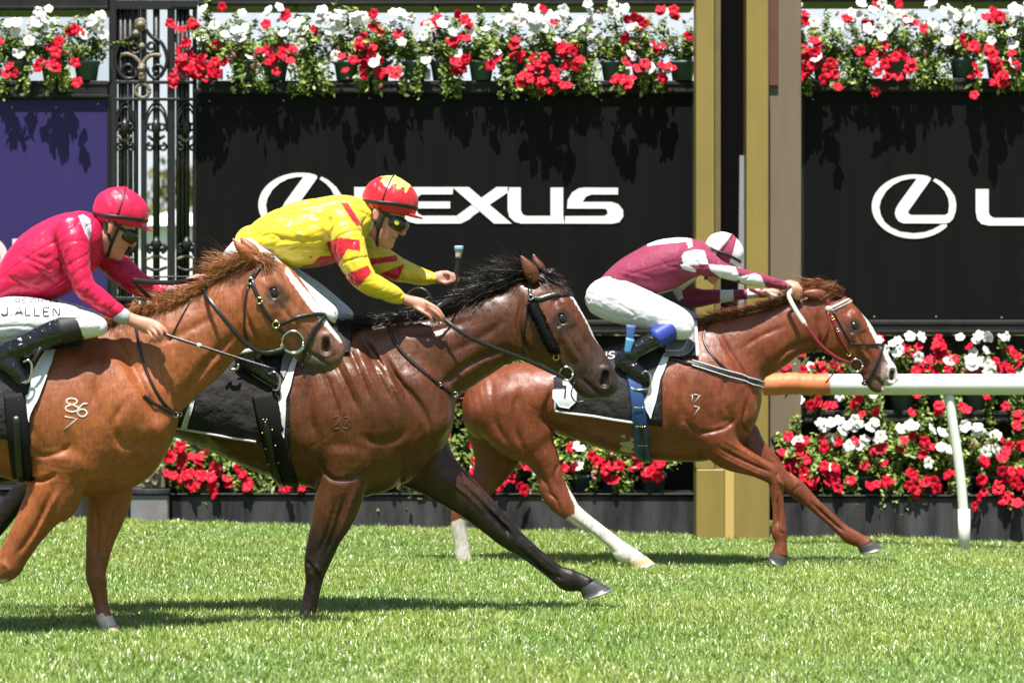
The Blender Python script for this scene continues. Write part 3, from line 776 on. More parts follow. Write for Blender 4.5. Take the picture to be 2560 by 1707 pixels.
    def blur(s, it=1):
        for _ in range(it):
            for ax in range(3):
                d = np.swapaxes(s.d, 0, ax); c = d.copy()
                c[1:-1] = 0.25 * d[:-2] + 0.5 * d[1:-1] + 0.25 * d[2:]
                s.d = np.ascontiguousarray(np.swapaxes(c, 0, ax))
    def at(s, p):
        q = (p - s.lo) / s.h; i = np.clip(np.floor(q).astype(int), 0, s.n - 2); f = q - i
        r = 0
        for dx in (0, 1):
            for dy in (0, 1):
                for dz in (0, 1):
                    r = r + s.d[i[:, 0]+dx, i[:, 1]+dy, i[:, 2]+dz] * np.where(dx, f[:, 0], 1-f[:, 0]) * np.where(dy, f[:, 1], 1-f[:, 1]) * np.where(dz, f[:, 2], 1-f[:, 2])
        return r
    def mesh(s):
        """surface nets"""
        d = s.d; n = s.n; S = d < 0
        cnt = np.zeros(n - 1, np.uint8)
        for dx in (0, 1):
            for dy in (0, 1):
                for dz in (0, 1):
                    cnt += S[dx:n[0]-1+dx, dy:n[1]-1+dy, dz:n[2]-1+dz]
        act = (cnt > 0) & (cnt < 8)
        I = np.argwhere(act); idx = np.full(n - 1, -1, np.int32); idx[act] = np.arange(len(I))
        acc = np.zeros((len(I), 3)); num = np.zeros(len(I))
        cor = [(a, b, c) for a in (0, 1) for b in (0, 1) for c in (0, 1)]
        val = {c: d[I[:, 0]+c[0], I[:, 1]+c[1], I[:, 2]+c[2]] for c in cor}
        for c in cor:
            for ax in range(3):
                if c[ax]: continue
                e = list(c); e[ax] = 1; e = tuple(e)
                a, b = val[c], val[e]; m = (a < 0) != (b < 0)
                t = np.where(m, a / np.where(m, a - b, 1), 0)
                p = np.tile(np.array(c, float), (len(I), 1)); p[:, ax] = t
                acc[m] += p[m]; num[m] += 1
        V = s.lo + s.h * (I + acc / num[:, None])
        Q = []
        for ax in range(3):
            o1, o2 = [(1, 2), (2, 0), (0, 1)][ax]
            lo = [slice(0, n[i]) for i in range(3)]; a = [slice(None)] * 3; b = [slice(None)] * 3
            a[ax] = slice(0, n[ax]-1); b[ax] = slice(1, n[ax])
            A, B = S[tuple(a)], S[tuple(b)]
            E = np.argwhere(A != B)
            E = E[(E[:, o1] > 0) & (E[:, o2] > 0) & (E[:, o1] < n[o1]-1) & (E[:, o2] < n[o2]-1)]
            ins = A[E[:, 0], E[:, 1], E[:, 2]]
            def cell(u, v):
                c = E.copy(); c[:, o1] -= u; c[:, o2] -= v; return idx[c[:, 0], c[:, 1], c[:, 2]]
            q = np.stack([cell(1, 1), cell(0, 1), cell(0, 0), cell(1, 0)], 1)
            q[~ins] = q[~ins][:, ::-1]
            Q.append(q)
        Q = np.vstack(Q); Q = Q[(Q >= 0).all(1)]
        return V, Q

def relax(V, Q, it=2, lam=0.5):
    n = len(V)
    E = np.vstack([Q[:, [0, 1]], Q[:, [1, 2]], Q[:, [2, 3]], Q[:, [3, 0]]])
    deg = np.bincount(E[:, 0], minlength=n) + np.bincount(E[:, 1], minlength=n); deg = np.maximum(deg, 1)
    for _ in range(it):
        s = np.zeros_like(V)
        for c in range(3):
            s[:, c] = np.bincount(E[:, 0], V[E[:, 1], c], n) + np.bincount(E[:, 1], V[E[:, 0], c], n)
        V = V + lam * (s / deg[:, None] - V)
    return V

def vnoise(p, freq, seed=0):
    """cheap smooth noise from rotated sines, about -1..1"""
    rs = np.random.RandomState(seed); r = np.zeros(len(p))
    for i in range(7):
        k = rs.normal(size=3); k /= np.linalg.norm(k); f = freq * rs.uniform(.6, 1.7)
        r += np.sin(p @ k * f + rs.uniform(0, 6.28) + 1.4 * np.sin(p @ rs.normal(size=3) * f * .5))
    return r / 3.2

class Fig:
    """sections given as measured edge points (u1,v1,u2,v2), half width in metres, lateral offset in metres"""
    def __init__(s, Y): s.Y = Y
    def sec(s, rows, grow=0.0, f=1.0):
        out = []
        for r in rows:
            u1, v1, u2, v2, w = r[:5]; y = r[5] if len(r) > 5 else 0.0
            a = P(u1, v1, s.Y + y); b = P(u2, v2, s.Y + y); c = (a + b) / 2
            out.append((*c, np.linalg.norm(a - b) / 2 * f + grow, w * f + grow))
        return out
    def dots(s, rows):
        """rows: u, v, radius m, lateral radius m, offset m"""
        return [(*P(r[0], r[1], s.Y + r[4]), r[2], r[3]) for r in rows]
    def xz(s, pts, y=0.0):
        return [tuple(P(u, v, s.Y + y)[[0, 2]]) for u, v in pts]
    def bounds(s, u0, u1, v0, v1, w, h):
        a = P(u0, v1, s.Y); b = P(u1, v0, s.Y)
        return Field((a[0], s.Y - w, a[2]), (b[0], s.Y + w, b[2]), h)

def bvh_of(o):
    me = o.data
    return BVHTree.FromPolygons([v.co for v in me.vertices], [list(p.vertices) for p in me.polygons])

def on_skin(bvh, u, v, Y, lift=0.004, fallback=None):
    """point of the near flank seen at (u, v), lifted off the skin"""
    e = np.array([0, 0, EYE]); d = P(u, v, Y) - e; dn = d / np.linalg.norm(d)
    st = e + d * ((Y - 1.2) / Y)
    hit = bvh.ray_cast(Vector(st), Vector(dn), 2.4)
    if hit[0] is None:
        p = P(u, v, Y if fallback is None else fallback)
        near = bvh.find_nearest(Vector(p))
        if near[0] is not None and fallback is None:
            return np.array(near[0] + near[1] * lift), np.array(near[1])
        return p, np.array([0, -1.0, 0])
    n = hit[1]
    if n.dot(Vector(dn)) > 0: n = -n
    return np.array(hit[0] + n * lift), np.array(n)

def strap(mb, pts, nrm, width, thick=0.004):
    """flat strap along pts; nrm gives the outward direction"""
    pts = np.asarray(pts); n = len(pts); base = len(mb.V)
    wd = width if hasattr(width, '__len__') else [width] * n
    for i in range(n):
        t = pts[min(i+1, n-1)] - pts[max(i-1, 0)]; t = t / (np.linalg.norm(t) + 1e-9)
        nn = np.asarray(nrm[i], float); nn = nn - t * (nn @ t); nn /= (np.linalg.norm(nn) + 1e-9)
        b = np.cross(t, nn); h = wd[i] / 2
        for q in (pts[i] - b*h, pts[i] - b*h*.8 + nn*thick, pts[i] + b*h*.8 + nn*thick, pts[i] + b*h, pts[i] - nn*thick*.3):
            mb.V.append(tuple(q))
    for i in range(n - 1):
        for k in range(5):
            k2 = (k + 1) % 5
            mb.F.append([base + i*5 + k, base + (i+1)*5 + k, base + (i+1)*5 + k2, base + i*5 + k2])
    mb.F.append([base + k for k in range(5)]); mb.F.append([base + (n-1)*5 + k for k in range(5)][::-1])

def skin_strap(mb, bvh, uv, Y, width, lift=0.003, thick=0.004, n=5, mirror=True):
    C = catmull(np.asarray(uv, float), n)
    pn = [on_skin(bvh, u, v, Y, lift) for u, v in C]
    p = np.array([a for a, b in pn]); q = np.array([b for a, b in pn])
    if len(p) > 4:
        p[1:-1] = .25 * p[:-2] + .5 * p[1:-1] + .25 * p[2:]
    strap(mb, p, q, width, thick)
    if mirror:
        p2 = p.copy(); p2[:, 1] = 2 * Y - p2[:, 1]; q2 = q.copy(); q2[:, 1] *= -1
        strap(mb, p2[::-1], q2[::-1], width, thick)
    return p, q

def vnormals(V, Q):
    n = np.cross(V[Q[:, 2]] - V[Q[:, 0]], V[Q[:, 3]] - V[Q[:, 1]]); out = np.zeros_like(V)
    for k in range(4):
        for c in range(3): out[:, c] += np.bincount(Q[:, k], n[:, c], len(V))
    return out / (np.linalg.norm(out, axis=1)[:, None] + 1e-12)

# ================================================================ HORSES
def coat_mat(name, rough, coat, spec=0.5):
    """short summer coat: hair-fine streaks, mottled gloss, skin creases"""
    m = bpy.data.materials.new(name); m.use_nodes = True
    nt = m.node_tree; N = nt.nodes; L = nt.links; b = N.get('Principled BSDF')
    at = N.new('ShaderNodeAttribute'); at.attribute_name = 'Col'
    tc = N.new('ShaderNodeTexCoord')
    def noise(scale, stretch, detail=5, rot=(0, 0, 0)):
        mp = N.new('ShaderNodeMapping'); mp.inputs['Scale'].default_value = stretch; mp.inputs['Rotation'].default_value = rot
        n = N.new('ShaderNodeTexNoise'); n.inputs['Scale'].default_value = scale; n.inputs['Detail'].default_value = detail; n.inputs['Roughness'].default_value = .65
        L.new(tc.outputs['Object'], mp.inputs['Vector']); L.new(mp.outputs[0], n.inputs['Vector']); return n.outputs[0]
    def rng(o, a, c, lo=.3, hi=.7):
        r = N.new('ShaderNodeMapRange'); r.inputs[1].default_value = lo; r.inputs[2].default_value = hi; r.inputs[3].default_value = a; r.inputs[4].default_value = c
        L.new(o, r.inputs[0]); return r.outputs[0]
    def mul(x, y):
        q = N.new('ShaderNodeMath'); q.operation = 'MULTIPLY'; L.new(x, q.inputs[0]); L.new(y, q.inputs[1]); return q.outputs[0]
    hair_ = noise(95, (1, 1, .22), 6, (0, .5, 0)); blot = noise(7, (1, 1, 1), 5); mid_ = noise(26, (1, 1, .7), 4)
    k = mul(mul(rng(hair_, .72, 1.25), rng(blot, .78, 1.2)), rng(mid_, .86, 1.12))
    mx = N.new('ShaderNodeVectorMath'); mx.operation = 'SCALE'; L.new(at.outputs['Color'], mx.inputs[0]); L.new(k, mx.inputs['Scale'])
    L.new(mx.outputs[0], b.inputs['Base Color'])
    L.new(mul(rng(mid_, rough * .86, rough * 1.2), rng(hair_, .9, 1.12)), b.inputs['Roughness'])
    b.inputs['Specular IOR Level'].default_value = spec; b.inputs['Coat Roughness'].default_value = .22
    L.new(rng(blot, 0.0, coat * 2, .42, .66), b.inputs['Coat Weight'])
    bp = N.new('ShaderNodeBump'); bp.inputs['Strength'].default_value = .35; bp.inputs['Distance'].default_value = .004; L.new(hair_, bp.inputs['Height'])
    cr = noise(15, (1, 1, .55), 6, (0, .6, 0)); bp2 = N.new('ShaderNodeBump'); bp2.inputs['Strength'].default_value = .30; bp2.inputs['Distance'].default_value = .02
    L.new(cr, bp2.inputs['Height']); L.new(bp.outputs[0], bp2.inputs['Normal']); L.new(bp2.outputs[0], b.inputs['Normal'])
    return m
M['coat_left'] = coat_mat('light_chestnut_coat', 0.48, 0.06, .55)
M['coat_mid'] = coat_mat('wet_bay_coat', 0.40, 0.22, .42)
M['coat_far'] = coat_mat('red_chestnut_coat', 0.44, 0.10, .5)
M['hoof_dark'] = mat('dark_hoof_horn', (0.045, 0.042, 0.042), 0.4, var=(30, .6, (0.11, 0.105, 0.10)), stretch=(1, 1, 6))
M['hoof_pale'] = mat('pale_hoof_horn', (0.52, 0.40, 0.22), 0.5, var=(30, .6, (0.62, 0.54, 0.38)))
M['shoe'] = mat('aluminium_horseshoe', (0.62, 0.63, 0.64), 0.3, metal=0.8)
M['eyeball'] = mat('dark_horse_eye', (0.006, 0.004, 0.003), 0.08, spec=0.7, coat=0.5, coat_r=0.03)
M['nostril'] = mat('nostril_lining', (0.012, 0.005, 0.005), 0.7)
M['brand'] = mat('white_freeze_brand', (0.62, 0.57, 0.50), 0.7)
M['brand_faint'] = mat('faint_freeze_brand', (0.115, 0.045, 0.022), 0.6)
M['hair_ginger'] = mat('chestnut_mane', attr=True, rough=0.45, spec=0.5)
M['hair_black'] = mat('black_mane', attr=True, rough=0.38, spec=0.5)

def head_frame(eye, nos):
    e = np.array(eye, float); n = np.array(nos, float); d = n - e; L = np.hypot(*d); a = d / L; b = np.array([a[1], -a[0]])
    return lambda x, y: tuple(e + L * (a * x + b * y))

def hoof(parent, Y, cor, sole, w0, w1, m, shoe=True):
    """cor / sole: front and heel points; tapered horn block with a rounded toe"""
    def ring(p, q, w, y, n=18, lift=0):
        a = P(*p, Y + y); b = P(*q, Y + y); c = (a + b) / 2; ex = (a - b) / 2
        out = []
        for k in range(n):
            t = 2 * math.pi * k / n; cx, sy = math.cos(t), math.sin(t)
            cx = math.copysign(abs(cx) ** .8, cx)
            out.append(c + ex * cx + np.array([0, w * sy * (1 if cx > -.4 else .92), 0]))
        return out
    y = cor[2]
    R = []
    for f in (0, .06, .35, .7, 1.0):
        g = f ** .9
        pf = [cor[0][i] + (sole[0][i] - cor[0][i]) * f for i in (0, 1)]; pb = [cor[1][i] + (sole[1][i] - cor[1][i]) * f for i in (0, 1)]
        R.append(ring(pf, pb, w0 + (w1 - w0) * g + (.002 if 0 < f < .1 else 0), y))
    n = 18; V = [v for r in R for v in r]
    Fc = [(j*n+k, j*n+(k+1) % n, (j+1)*n+(k+1) % n, (j+1)*n+k) for j in range(4) for k in range(n)]
    Fc += [list(range(n)), [4*n+k for k in range(n)][::-1]]
    h = mesh_np('hoof', np.array(V), Fc, m, True, parent=parent)
    if shoe:
        mb = MB(); cen = (np.array(R[-1]).mean(0)); dwn = cen - np.array(R[0]).mean(0); dwn /= np.linalg.norm(dwn)
        pts = [cen + (np.array(R[-1][k % n]) - cen) * .97 + dwn * .003 for k in list(range(-7, 8))]
        mb.tube(pts, .0065, 6); mb.build('horseshoe', M['shoe'], h, True)
    return h

def hair(name, parent, m, roots, seed, c0, c1, wid=(.0022, .0048), seg=6):
    """roots: list of (start xyz, direction xyz, curl xyz, length, count, spread xyz)"""
    rs = np.random.RandomState(seed); V = []; Fc = []; Cc = []
    for (p, d, g, L, cnt, sp) in roots:
        p = np.array(p); d = np.array(d, float); d /= np.linalg.norm(d); g = np.array(g, float)
        for lock in range(max(1, cnt // 9)):
            lp = p + rs.normal(0, 1, 3) * sp; ld = d + rs.normal(0, .16, 3); lg = g + rs.normal(0, .22, 3); lL = L * rs.uniform(.42, .92)
            cl = np.array(c0) + (np.array(c1) - c0) * rs.rand()
            for s in range(9):
                q = lp + rs.normal(0, .006, 3); dd = ld + rs.normal(0, .045, 3); gg = lg + rs.normal(0, .08, 3); l = lL * rs.uniform(.75, 1.1)
                w = rs.uniform(*wid); base = len(V); side = np.cross(dd, rs.normal(size=3)); side /= np.linalg.norm(side)
                wob = rs.normal(0, .012, 3)
                for i in range(seg + 1):
                    t = i / seg
                    c = q + l * (dd * t + gg * t * t) + wob * math.sin(t * 5)
                    ww = w * (1 - .85 * t) * (.6 + .4 * min(1, t * 5))
                    V.append(c - side * ww / 2); V.append(c + side * ww / 2)
                    k = cl * (.85 + .3 * rs.rand()); Cc += [k, k]
                for i in range(seg):
                    a = base + 2 * i; Fc.append((a, a + 1, a + 3, a + 2))
    return mesh_np(name, np.array(V), np.array(Fc), m, True, col=np.array(Cc), parent=parent)

def make_horse(label, D):
    Y = D['Y']; fg = Fig(Y)
    t = thing('horse', label, 'horse', 'horses racing past the post', loc=tuple(P(*D['base'], Y)))
    fd = fg.bounds(*D['box'], .46, D.get('h', .008))
    fd.chain(fg.sec(D['torso']), .03, cap=.5)
    if 'wither' in D: fd.chain(fg.sec(D['wither']), .08, cap=.6)
    fd.chain(fg.sec(D['neck']), .055, cap=.6)
    hf = head_frame(D['eye'], D['nos']); s = Y / F * np.hypot(D['nos'][0]-D['eye'][0], D['nos'][1]-D['eye'][1])
    fd.chain(fg.sec(D['head']), .035, cap=.45)
    for m in D['masses']:                                     # paired muscle masses: u, v, u2, v2, r, lateral r, offset
        for sg in (-1, 1):
            fd.chain([(*P(m[0], m[1], Y + sg * m[6])[[0]], Y + sg * m[6], P(m[0], m[1], Y)[2], m[4], m[5]),
                      (*P(m[2], m[3], Y + sg * m[6])[[0]], Y + sg * m[6], P(m[2], m[3], Y)[2], m[4], m[5])], m[7] if len(m) > 7 else .05, cap=.8)
    for lg in D['legs']:
        fd.chain(fg.sec(lg), .03, cap=.5)
    # head: jowl, brow, lips
    def hp(a, b, r, w, y): u, v = hf(a, b); return (*P(u, v, Y)[[0]], Y + y, P(u, v, Y)[2], r, w)
    for sg in (-1, 1):
        fd.chain([hp(-.22, -.40, .24 * s, .035, sg * .055), hp(-.02, -.44, .20 * s, .03, sg * .05)], .03, cap=.8)
        fd.chain([hp(-.16, .09, .036, .020, sg * .066), hp(.0, .075, .026, .012, sg * .080), hp(.12, .05, .022, .012, sg * .072)], .03)
        fd.chain([hp(.08, -.12, .018, .014, sg * .084), hp(.55, -.17, .012, .010, sg * .061)], .015)
        fd.chain([hp(.90, .04, .040, .017, sg * .040), hp(1.07, -.05, .042, .019, sg * .042)], .02)
        fd.chain([hp(-.045, .01, .019, .014, sg * .097), hp(.045, -.025, .019, .014, sg * .097)], .008, sub=True)
    fd.chain([hp(.78, -.35, .03, .034, 0), hp(.98, -.345, .033, .034, 0), hp(1.10, -.275, .021, .03, 0)], .03)
    g = lambda pts, w, d: fd.groove([tuple(P(*hf(a, b), Y)[[0, 2]]) for a, b in pts], w, d)
    g([(.80, -.27), (.95, -.235), (1.22, -.185)], .006, .014)
    g([(.13, .08), (.4, .06), (.8, .08)], .018, .005)
    g([(.62, .02), (.80, -.06), (.88, -.20)], .010, .006)
    g([(.70, -.06), (.78, -.16), (.80, -.26)], .008, .004)
    g([(.10, -.05), (.22, -.2), (.3, -.34)], .012, .004)
    g([(-.12, .04), (0, .085), (.12, .02)], .006, .004)
    g([(-.08, -.08), (.02, -.11), (.12, -.07)], .007, .005)
    g([(.14, -.06), (.35, -.09), (.62, -.12)], .009, .006)
    g([(.16, -.22), (.4, -.26), (.68, -.27)], .026, .009)
    g([(-.30, .10), (-.22, .06), (-.14, .06)], .018, .007)
    g([(.25, .06), (.45, -.02), (.75, -.06)], .004, -.003)
    g([(.30, -.16), (.48, -.28), (.55, -.36)], .005, -.0035)
    g([(.86, .10), (1.05, .10), (1.16, .0)], .006, .004)
    for ear in D['ears']:
        fd.chain(fg.sec(ear), .014, cap=.6, n=4)
    for gr in D['grooves']:
        fd.groove(fg.xz(gr[0]), gr[1], gr[2] * (1.9 if gr[1] < .0105 and min(p[1] for p in gr[0]) > 1100 else 1.4))
    for sg in (-1, 1):
        fd.chain([hp(.95, .03, .020, .042, sg * .070), hp(1.05, -.065, .027, .042, sg * .070)], .006, sub=True, cap=.9)
    V, Q = fd.mesh(); V = relax(V, Q, 1, .45)
    u, v = PX(V)
    nv = vnormals(V, Q)
    up_ = ss(V[:, 2], .75, 1.0)
    an = V * np.array([1, 1, .45]) + np.outer(V[:, 2], [.5, 0, 0])
    V = V + nv * (up_ * (.0026 * vnoise(an, 14, 31) + .0020 * vnoise(an, 30, 32)) + .0006 * vnoise(V, 70, 33) - .0012 * up_ * np.maximum(0, 1 - np.abs(vnoise(V * np.array([1, .6, .7]), 11, 34)) * 9))[:, None]
    C = D['colour'](V, u, v, Y, hf)
    body = mesh_np('body', V, Q, D['mat'], True, col=C, parent=None)
    keep(body, t)
    for sg in (-1, 1):
        c = np.array(hp(0, 0, 0, 0, sg * .079)[:3])
        bm = bmesh.new(); bmesh.ops.create_uvsphere(bm, u_segments=16, v_segments=10, radius=.0245)
        me = bpy.data.meshes.new('eye'); bm.to_mesh(me); bm.free(); me.materials.append(M['eyeball'])
        for p in me.polygons: p.use_smooth = True
        o = bpy.data.objects.new('eye', me); link(o); o.location = c; o.scale = (1.25, .75, 1.0); o.rotation_euler = (0, .55, 0); keep(o, t)
        me2 = bpy.data.meshes.new('nostril'); bm = bmesh.new(); bmesh.ops.create_uvsphere(bm, u_segments=14, v_segments=8, radius=1); bm.to_mesh(me2); bm.free()
        me2.materials.append(M['nostril']); o = bpy.data.objects.new('nostril_lining', me2); link(o)
        o.location = np.array(hp(1.0, -.02, 0, 0, sg * .026)[:3]); o.scale = (.034, .010, .036); keep(o, t)
    for hh in D['hooves']:
        keep(hoof(None, Y, *hh), t)
    return t, body, bvh_of(body), fg

def crest(fg, pts, y, d, g, L, cnt, sp, n=8, yj=.0):
    C = catmull(np.asarray(pts, float), n); out = []
    for i, (u, v) in enumerate(C):
        out.append((P(u, v, fg.Y + y), d if not callable(d) else d(i / len(C)), g, L if not callable(L) else L(i / len(C)), cnt, sp))
    return out

def shade(C, m, k): C[m] *= k
def blendto(C, w, col): C[:] = C * (1 - w[:, None]) + np.asarray(col) * w[:, None]
def ss(x, a, b): return smooth01((x - a) / (b - a))

# ---------------------------------------------------------------- leading horse (far right)
def col_far(V, u, v, Y, hf):
    C = np.tile(np.array([0.185, 0.044, 0.014]), (len(V), 1))
    C *= (1 + .14 * vnoise(V, 9, 1))[:, None]
    blendto(C, .35 * ss(v, 1150, 1260), (0.15, 0.045, 0.02))
    nose = np.array([hf(1.0, -.12)]); dn = np.hypot(u - nose[0, 0], v - nose[0, 1])
    blendto(C, .75 * (1 - ss(dn, 35, 75)), (0.075, 0.05, 0.042))
    e = hf(0.03, -.02); de = np.hypot(u - e[0], v - e[1]); blendto(C, .8 * (1 - ss(de, 13, 32)), (0.03, 0.016, 0.011))
    wz = vnoise(V, 70, 4) * 2.5
    blaze = in_poly(u + wz, v + wz, [(2130, 752), (2143, 768), (2163, 797), (2176, 828), (2192, 858), (2208, 882), (2218, 905), (2216, 940), (2232, 960), (2275, 950), (2260, 880), (2190, 790), (2140, 735)])
    C[blaze] = (0.72, 0.68, 0.66)
    C[in_poly(u, v, [(2205, 905), (2222, 905), (2216, 945), (2200, 955)])] = (0.30, 0.22, 0.2)
    C[in_poly(u, v, [(2212, 950), (2240, 940), (2245, 975), (2200, 985)])] = (0.62, 0.56, 0.5)
    near = V[:, 1] < Y
    sock = near & in_poly(u + wz, v + wz, [(1409, 1190), (1425, 1190), (1450, 1262), (1480, 1270), (1660, 1380), (1660, 1440), (1540, 1440), (1400, 1330), (1412, 1296), (1437, 1282), (1434, 1262), (1420, 1220)])
    C[sock] = (0.74, 0.70, 0.62)
    C[(~near) & in_poly(u, v, [(1120, 1308), (1150, 1296), (1200, 1310), (1210, 1460), (1100, 1460)])] = (0.60, 0.56, 0.50)
    C[in_poly(u + 3 * wz, v + 2 * wz, [(1548, 1112), (1562, 1098), (1582, 1092), (1584, 1132), (1550, 1128)]) & (V[:, 1] < Y - .1)] = (0.48, 0.44, 0.34)
    return C
D_far = dict(Y=18.8, h=.0078, base=(1600, 1425), box=(1090, 2280, 640, 1470), eye=(2133, 815), nos=(2230, 936), mat=M['coat_far'], colour=col_far,
  torso=[(1182, 990, 1180, 1065, .13), (1215, 950, 1200, 1105, .22), (1300, 908, 1290, 1110, .26), (1385, 902, 1378, 1082, .275), (1470, 890, 1472, 1108, .29), (1570, 868, 1580, 1138, .30), (1660, 845, 1690, 1152, .29),
         (1740, 835, 1775, 1150, .255), (1796, 858, 1842, 1120, .22), (1840, 918, 1874, 1068, .17)],
  wither=[(1600, 860, 1600, 960, .10), (1680, 830, 1690, 960, .085), (1745, 814, 1760, 950, .075), (1800, 806, 1820, 930, .08)],
  neck=[(1748, 820, 1866, 998, .145), (1810, 800, 1906, 952, .125), (1874, 784, 1948, 925, .105), (1945, 760, 1990, 892, .09), (2005, 737, 2035, 882, .085), (2055, 722, 2065, 880, .083)],
  head=[(2095, 726, 2042, 852, .082), (2130, 760, 2060, 880, .095), (2157, 792, 2095, 898, .092), (2180, 828, 2125, 918, .072), (2200, 858, 2152, 938, .058), (2220, 888, 2172, 955, .053), (2236, 910, 2196, 966, .05), (2243, 932, 2215, 966, .042)],
  ears=[[(2055, 735, 2075, 762, .022, -.055), (2040, 728, 2062, 748, .024, -.07), (2020, 728, 2040, 742, .018, -.08), (2004, 731, 2014, 737, .006, -.082)],
        [(2070, 722, 2085, 750, .022, .055), (2050, 712, 2066, 735, .024, .07), (2028, 712, 2044, 725, .018, .08), (2012, 714, 2020, 720, .006, .082)]],
  masses=[(1785, 950, 1745, 1010, .14, .06, .145, .10), (1745, 1010, 1780, 1090, .10, .075, .165), (1818, 970, 1846, 1040, .11, .075, .11), (1735, 950, 1795, 1010, .10, .055, .17, .07), (1265, 1000, 1300, 1060, .13, .10, .15), (1560, 1000, 1480, 1000, .22, .12, .17)],
  legs=[[(1820, 1040, 1755, 1120, .085, -.16), (1835, 1082, 1766, 1142, .08, -.155), (1856, 1111, 1805, 1168, .066, -.145), (1902, 1142, 1866, 1184, .05, -.14), (1940, 1164, 1910, 1202, .045, -.135), (1958, 1190, 1923, 1212, .045, -.135),
         (1958, 1222, 1925, 1230, .036, -.135), (1960, 1262, 1930, 1267, .028, -.135), (1964, 1300, 1931, 1304, .028, -.135), (1967, 1328, 1928, 1328, .035, -.135), (1967, 1352, 1937, 1354, .031, -.135), (1969, 1378, 1932, 1370, .037, -.135), (1970, 1390, 1928, 1379, .040, -.135)],
        [(1890, 1060, 1830, 1110, .085, .14), (1910, 1102, 1856, 1146, .075, .135), (1935, 1130, 1892, 1172, .06, .13), (1968, 1172, 1936, 1210, .046, .13), (2008, 1205, 1976, 1240, .043, .13), (2044, 1246, 2018, 1268, .032, .13),
         (2078, 1278, 2055, 1300, .027, .13), (2110, 1307, 2088, 1329, .028, .13), (2140, 1328, 2107, 1350, .035, .13), (2162, 1340, 2134, 1361, .028, .13), (2182, 1353, 2146, 1370, .036, .13)],
        [(1372, 975, 1195, 1015, .13, -.12), (1386, 1022, 1205, 1075, .13, -.13), (1389, 1062, 1245, 1115, .115, -.14), (1386, 1100, 1292, 1138, .085, -.14), (1398, 1140, 1320, 1160, .07, -.14), (1409, 1188, 1345, 1192, .052, -.14), (1420, 1222, 1349, 1228, .045, -.14), (1441, 1262, 1378, 1258, .043, -.14),
         (1458, 1274, 1420, 1300, .036, -.14), (1509, 1314, 1486, 1346, .030, -.14), (1550, 1346, 1526, 1378, .030, -.14), (1578, 1366, 1541, 1397, .037, -.14), (1597, 1379, 1566, 1399, .030, -.14), (1612, 1391, 1572, 1409, .037, -.14)],
        [(1310, 985, 1180, 1015, .12, .12), (1330, 1050, 1165, 1072, .12, .13), (1310, 1120, 1180, 1125, .10, .14), (1275, 1180, 1185, 1165, .075, .14), (1228, 1232, 1168, 1212, .055, .14), (1190, 1278, 1130, 1262, .046, .14), (1168, 1310, 1127, 1312, .037, .14),
         (1172, 1360, 1136, 1364, .03, .14), (1180, 1400, 1142, 1404, .036, .14), (1188, 1425, 1156, 1427, .03, .14), (1196, 1440, 1155, 1442, .037, .14)]],
  hooves=[(((1970, 1392), (1926, 1379), -.135), ((1965, 1430), (1921, 1396)), .045, .054, M['hoof_dark']),
          (((2181, 1350), (2144, 1368), .13), ((2208, 1370), (2151, 1384)), .044, .054, M['hoof_dark']),
          (((1612, 1387), (1571, 1406), -.14), ((1638, 1408), (1579, 1423)), .044, .055, M['hoof_pale']),
          (((1198, 1438), (1156, 1440), .14), ((1206, 1470), (1152, 1470)), .044, .055, M['hoof_pale'])],
  grooves=[([(1792, 830), (1825, 890), (1868, 960), (1890, 1010)], .020, .014), ([(1702, 1045), (1740, 1078), (1804, 1068), (1830, 1045)], .012, .009), ([(1708, 930), (1700, 1000), (1702, 1060)], .03, .012), ([(1905, 940), (1960, 878), (2030, 850)], .016, .012),
           ([(2046, 775), (2040, 835), (2062, 888)], .012, .010), ([(1384, 960), (1360, 1040), (1384, 1072)], .022, .016), ([(1300, 960), (1285, 1050), (1312, 1130)], .02, .010), ([(1230, 950), (1235, 1040), (1270, 1110)], .02, .008),
           ([(1790, 1115), (1850, 1146), (1925, 1180)], .009, .009), ([(1800, 1095), (1870, 1135), (1930, 1172)], .008, -.006), ([(1780, 1130), (1850, 1165), (1915, 1192)], .007, -.005), ([(1430, 1292), (1485, 1336), (1535, 1376)], .008, .011), ([(2030, 1256), (2085, 1306), (2115, 1332)], .008, .009), ([(1939, 1235), (1940, 1280), (1938, 1312)], .008, .009),
           ([(1330, 1140), (1362, 1200), (1380, 1240)], .014, .010), ([(1365, 1225), (1390, 1245), (1400, 1280)], .008, .006), ([(1810, 930), (1800, 990), (1815, 1040)], .018, .007), ([(1850, 870), (1900, 840), (1960, 815)], .016, .006), ([(1862, 1000), (1850, 1060), (1870, 1085)], .012, .012),
           ([(1500, 1120), (1580, 1145), (1660, 1150)], .02, -.004), ([(1940, 1195), (1948, 1205), (1952, 1215)], .008, -.006), ([(1945, 1175), (1932, 1190), (1935, 1205)], .006, .004), ([(1925, 1130), (1965, 1172), (1995, 1205)], .008, .006), ([(1950, 1160), (1985, 1200)], .006, -.004), ([(2005, 1215), (1990, 1225), (1985, 1240)], .007, .004), ([(1400, 1150), (1385, 1185), (1392, 1220)], .010, .006), ([(1940, 1322), (1955, 1332)], .006, .004)])
H_far, B_far, T_far, G_far = make_horse('red chestnut racehorse with a white blaze leading the others at the gold post', D_far)

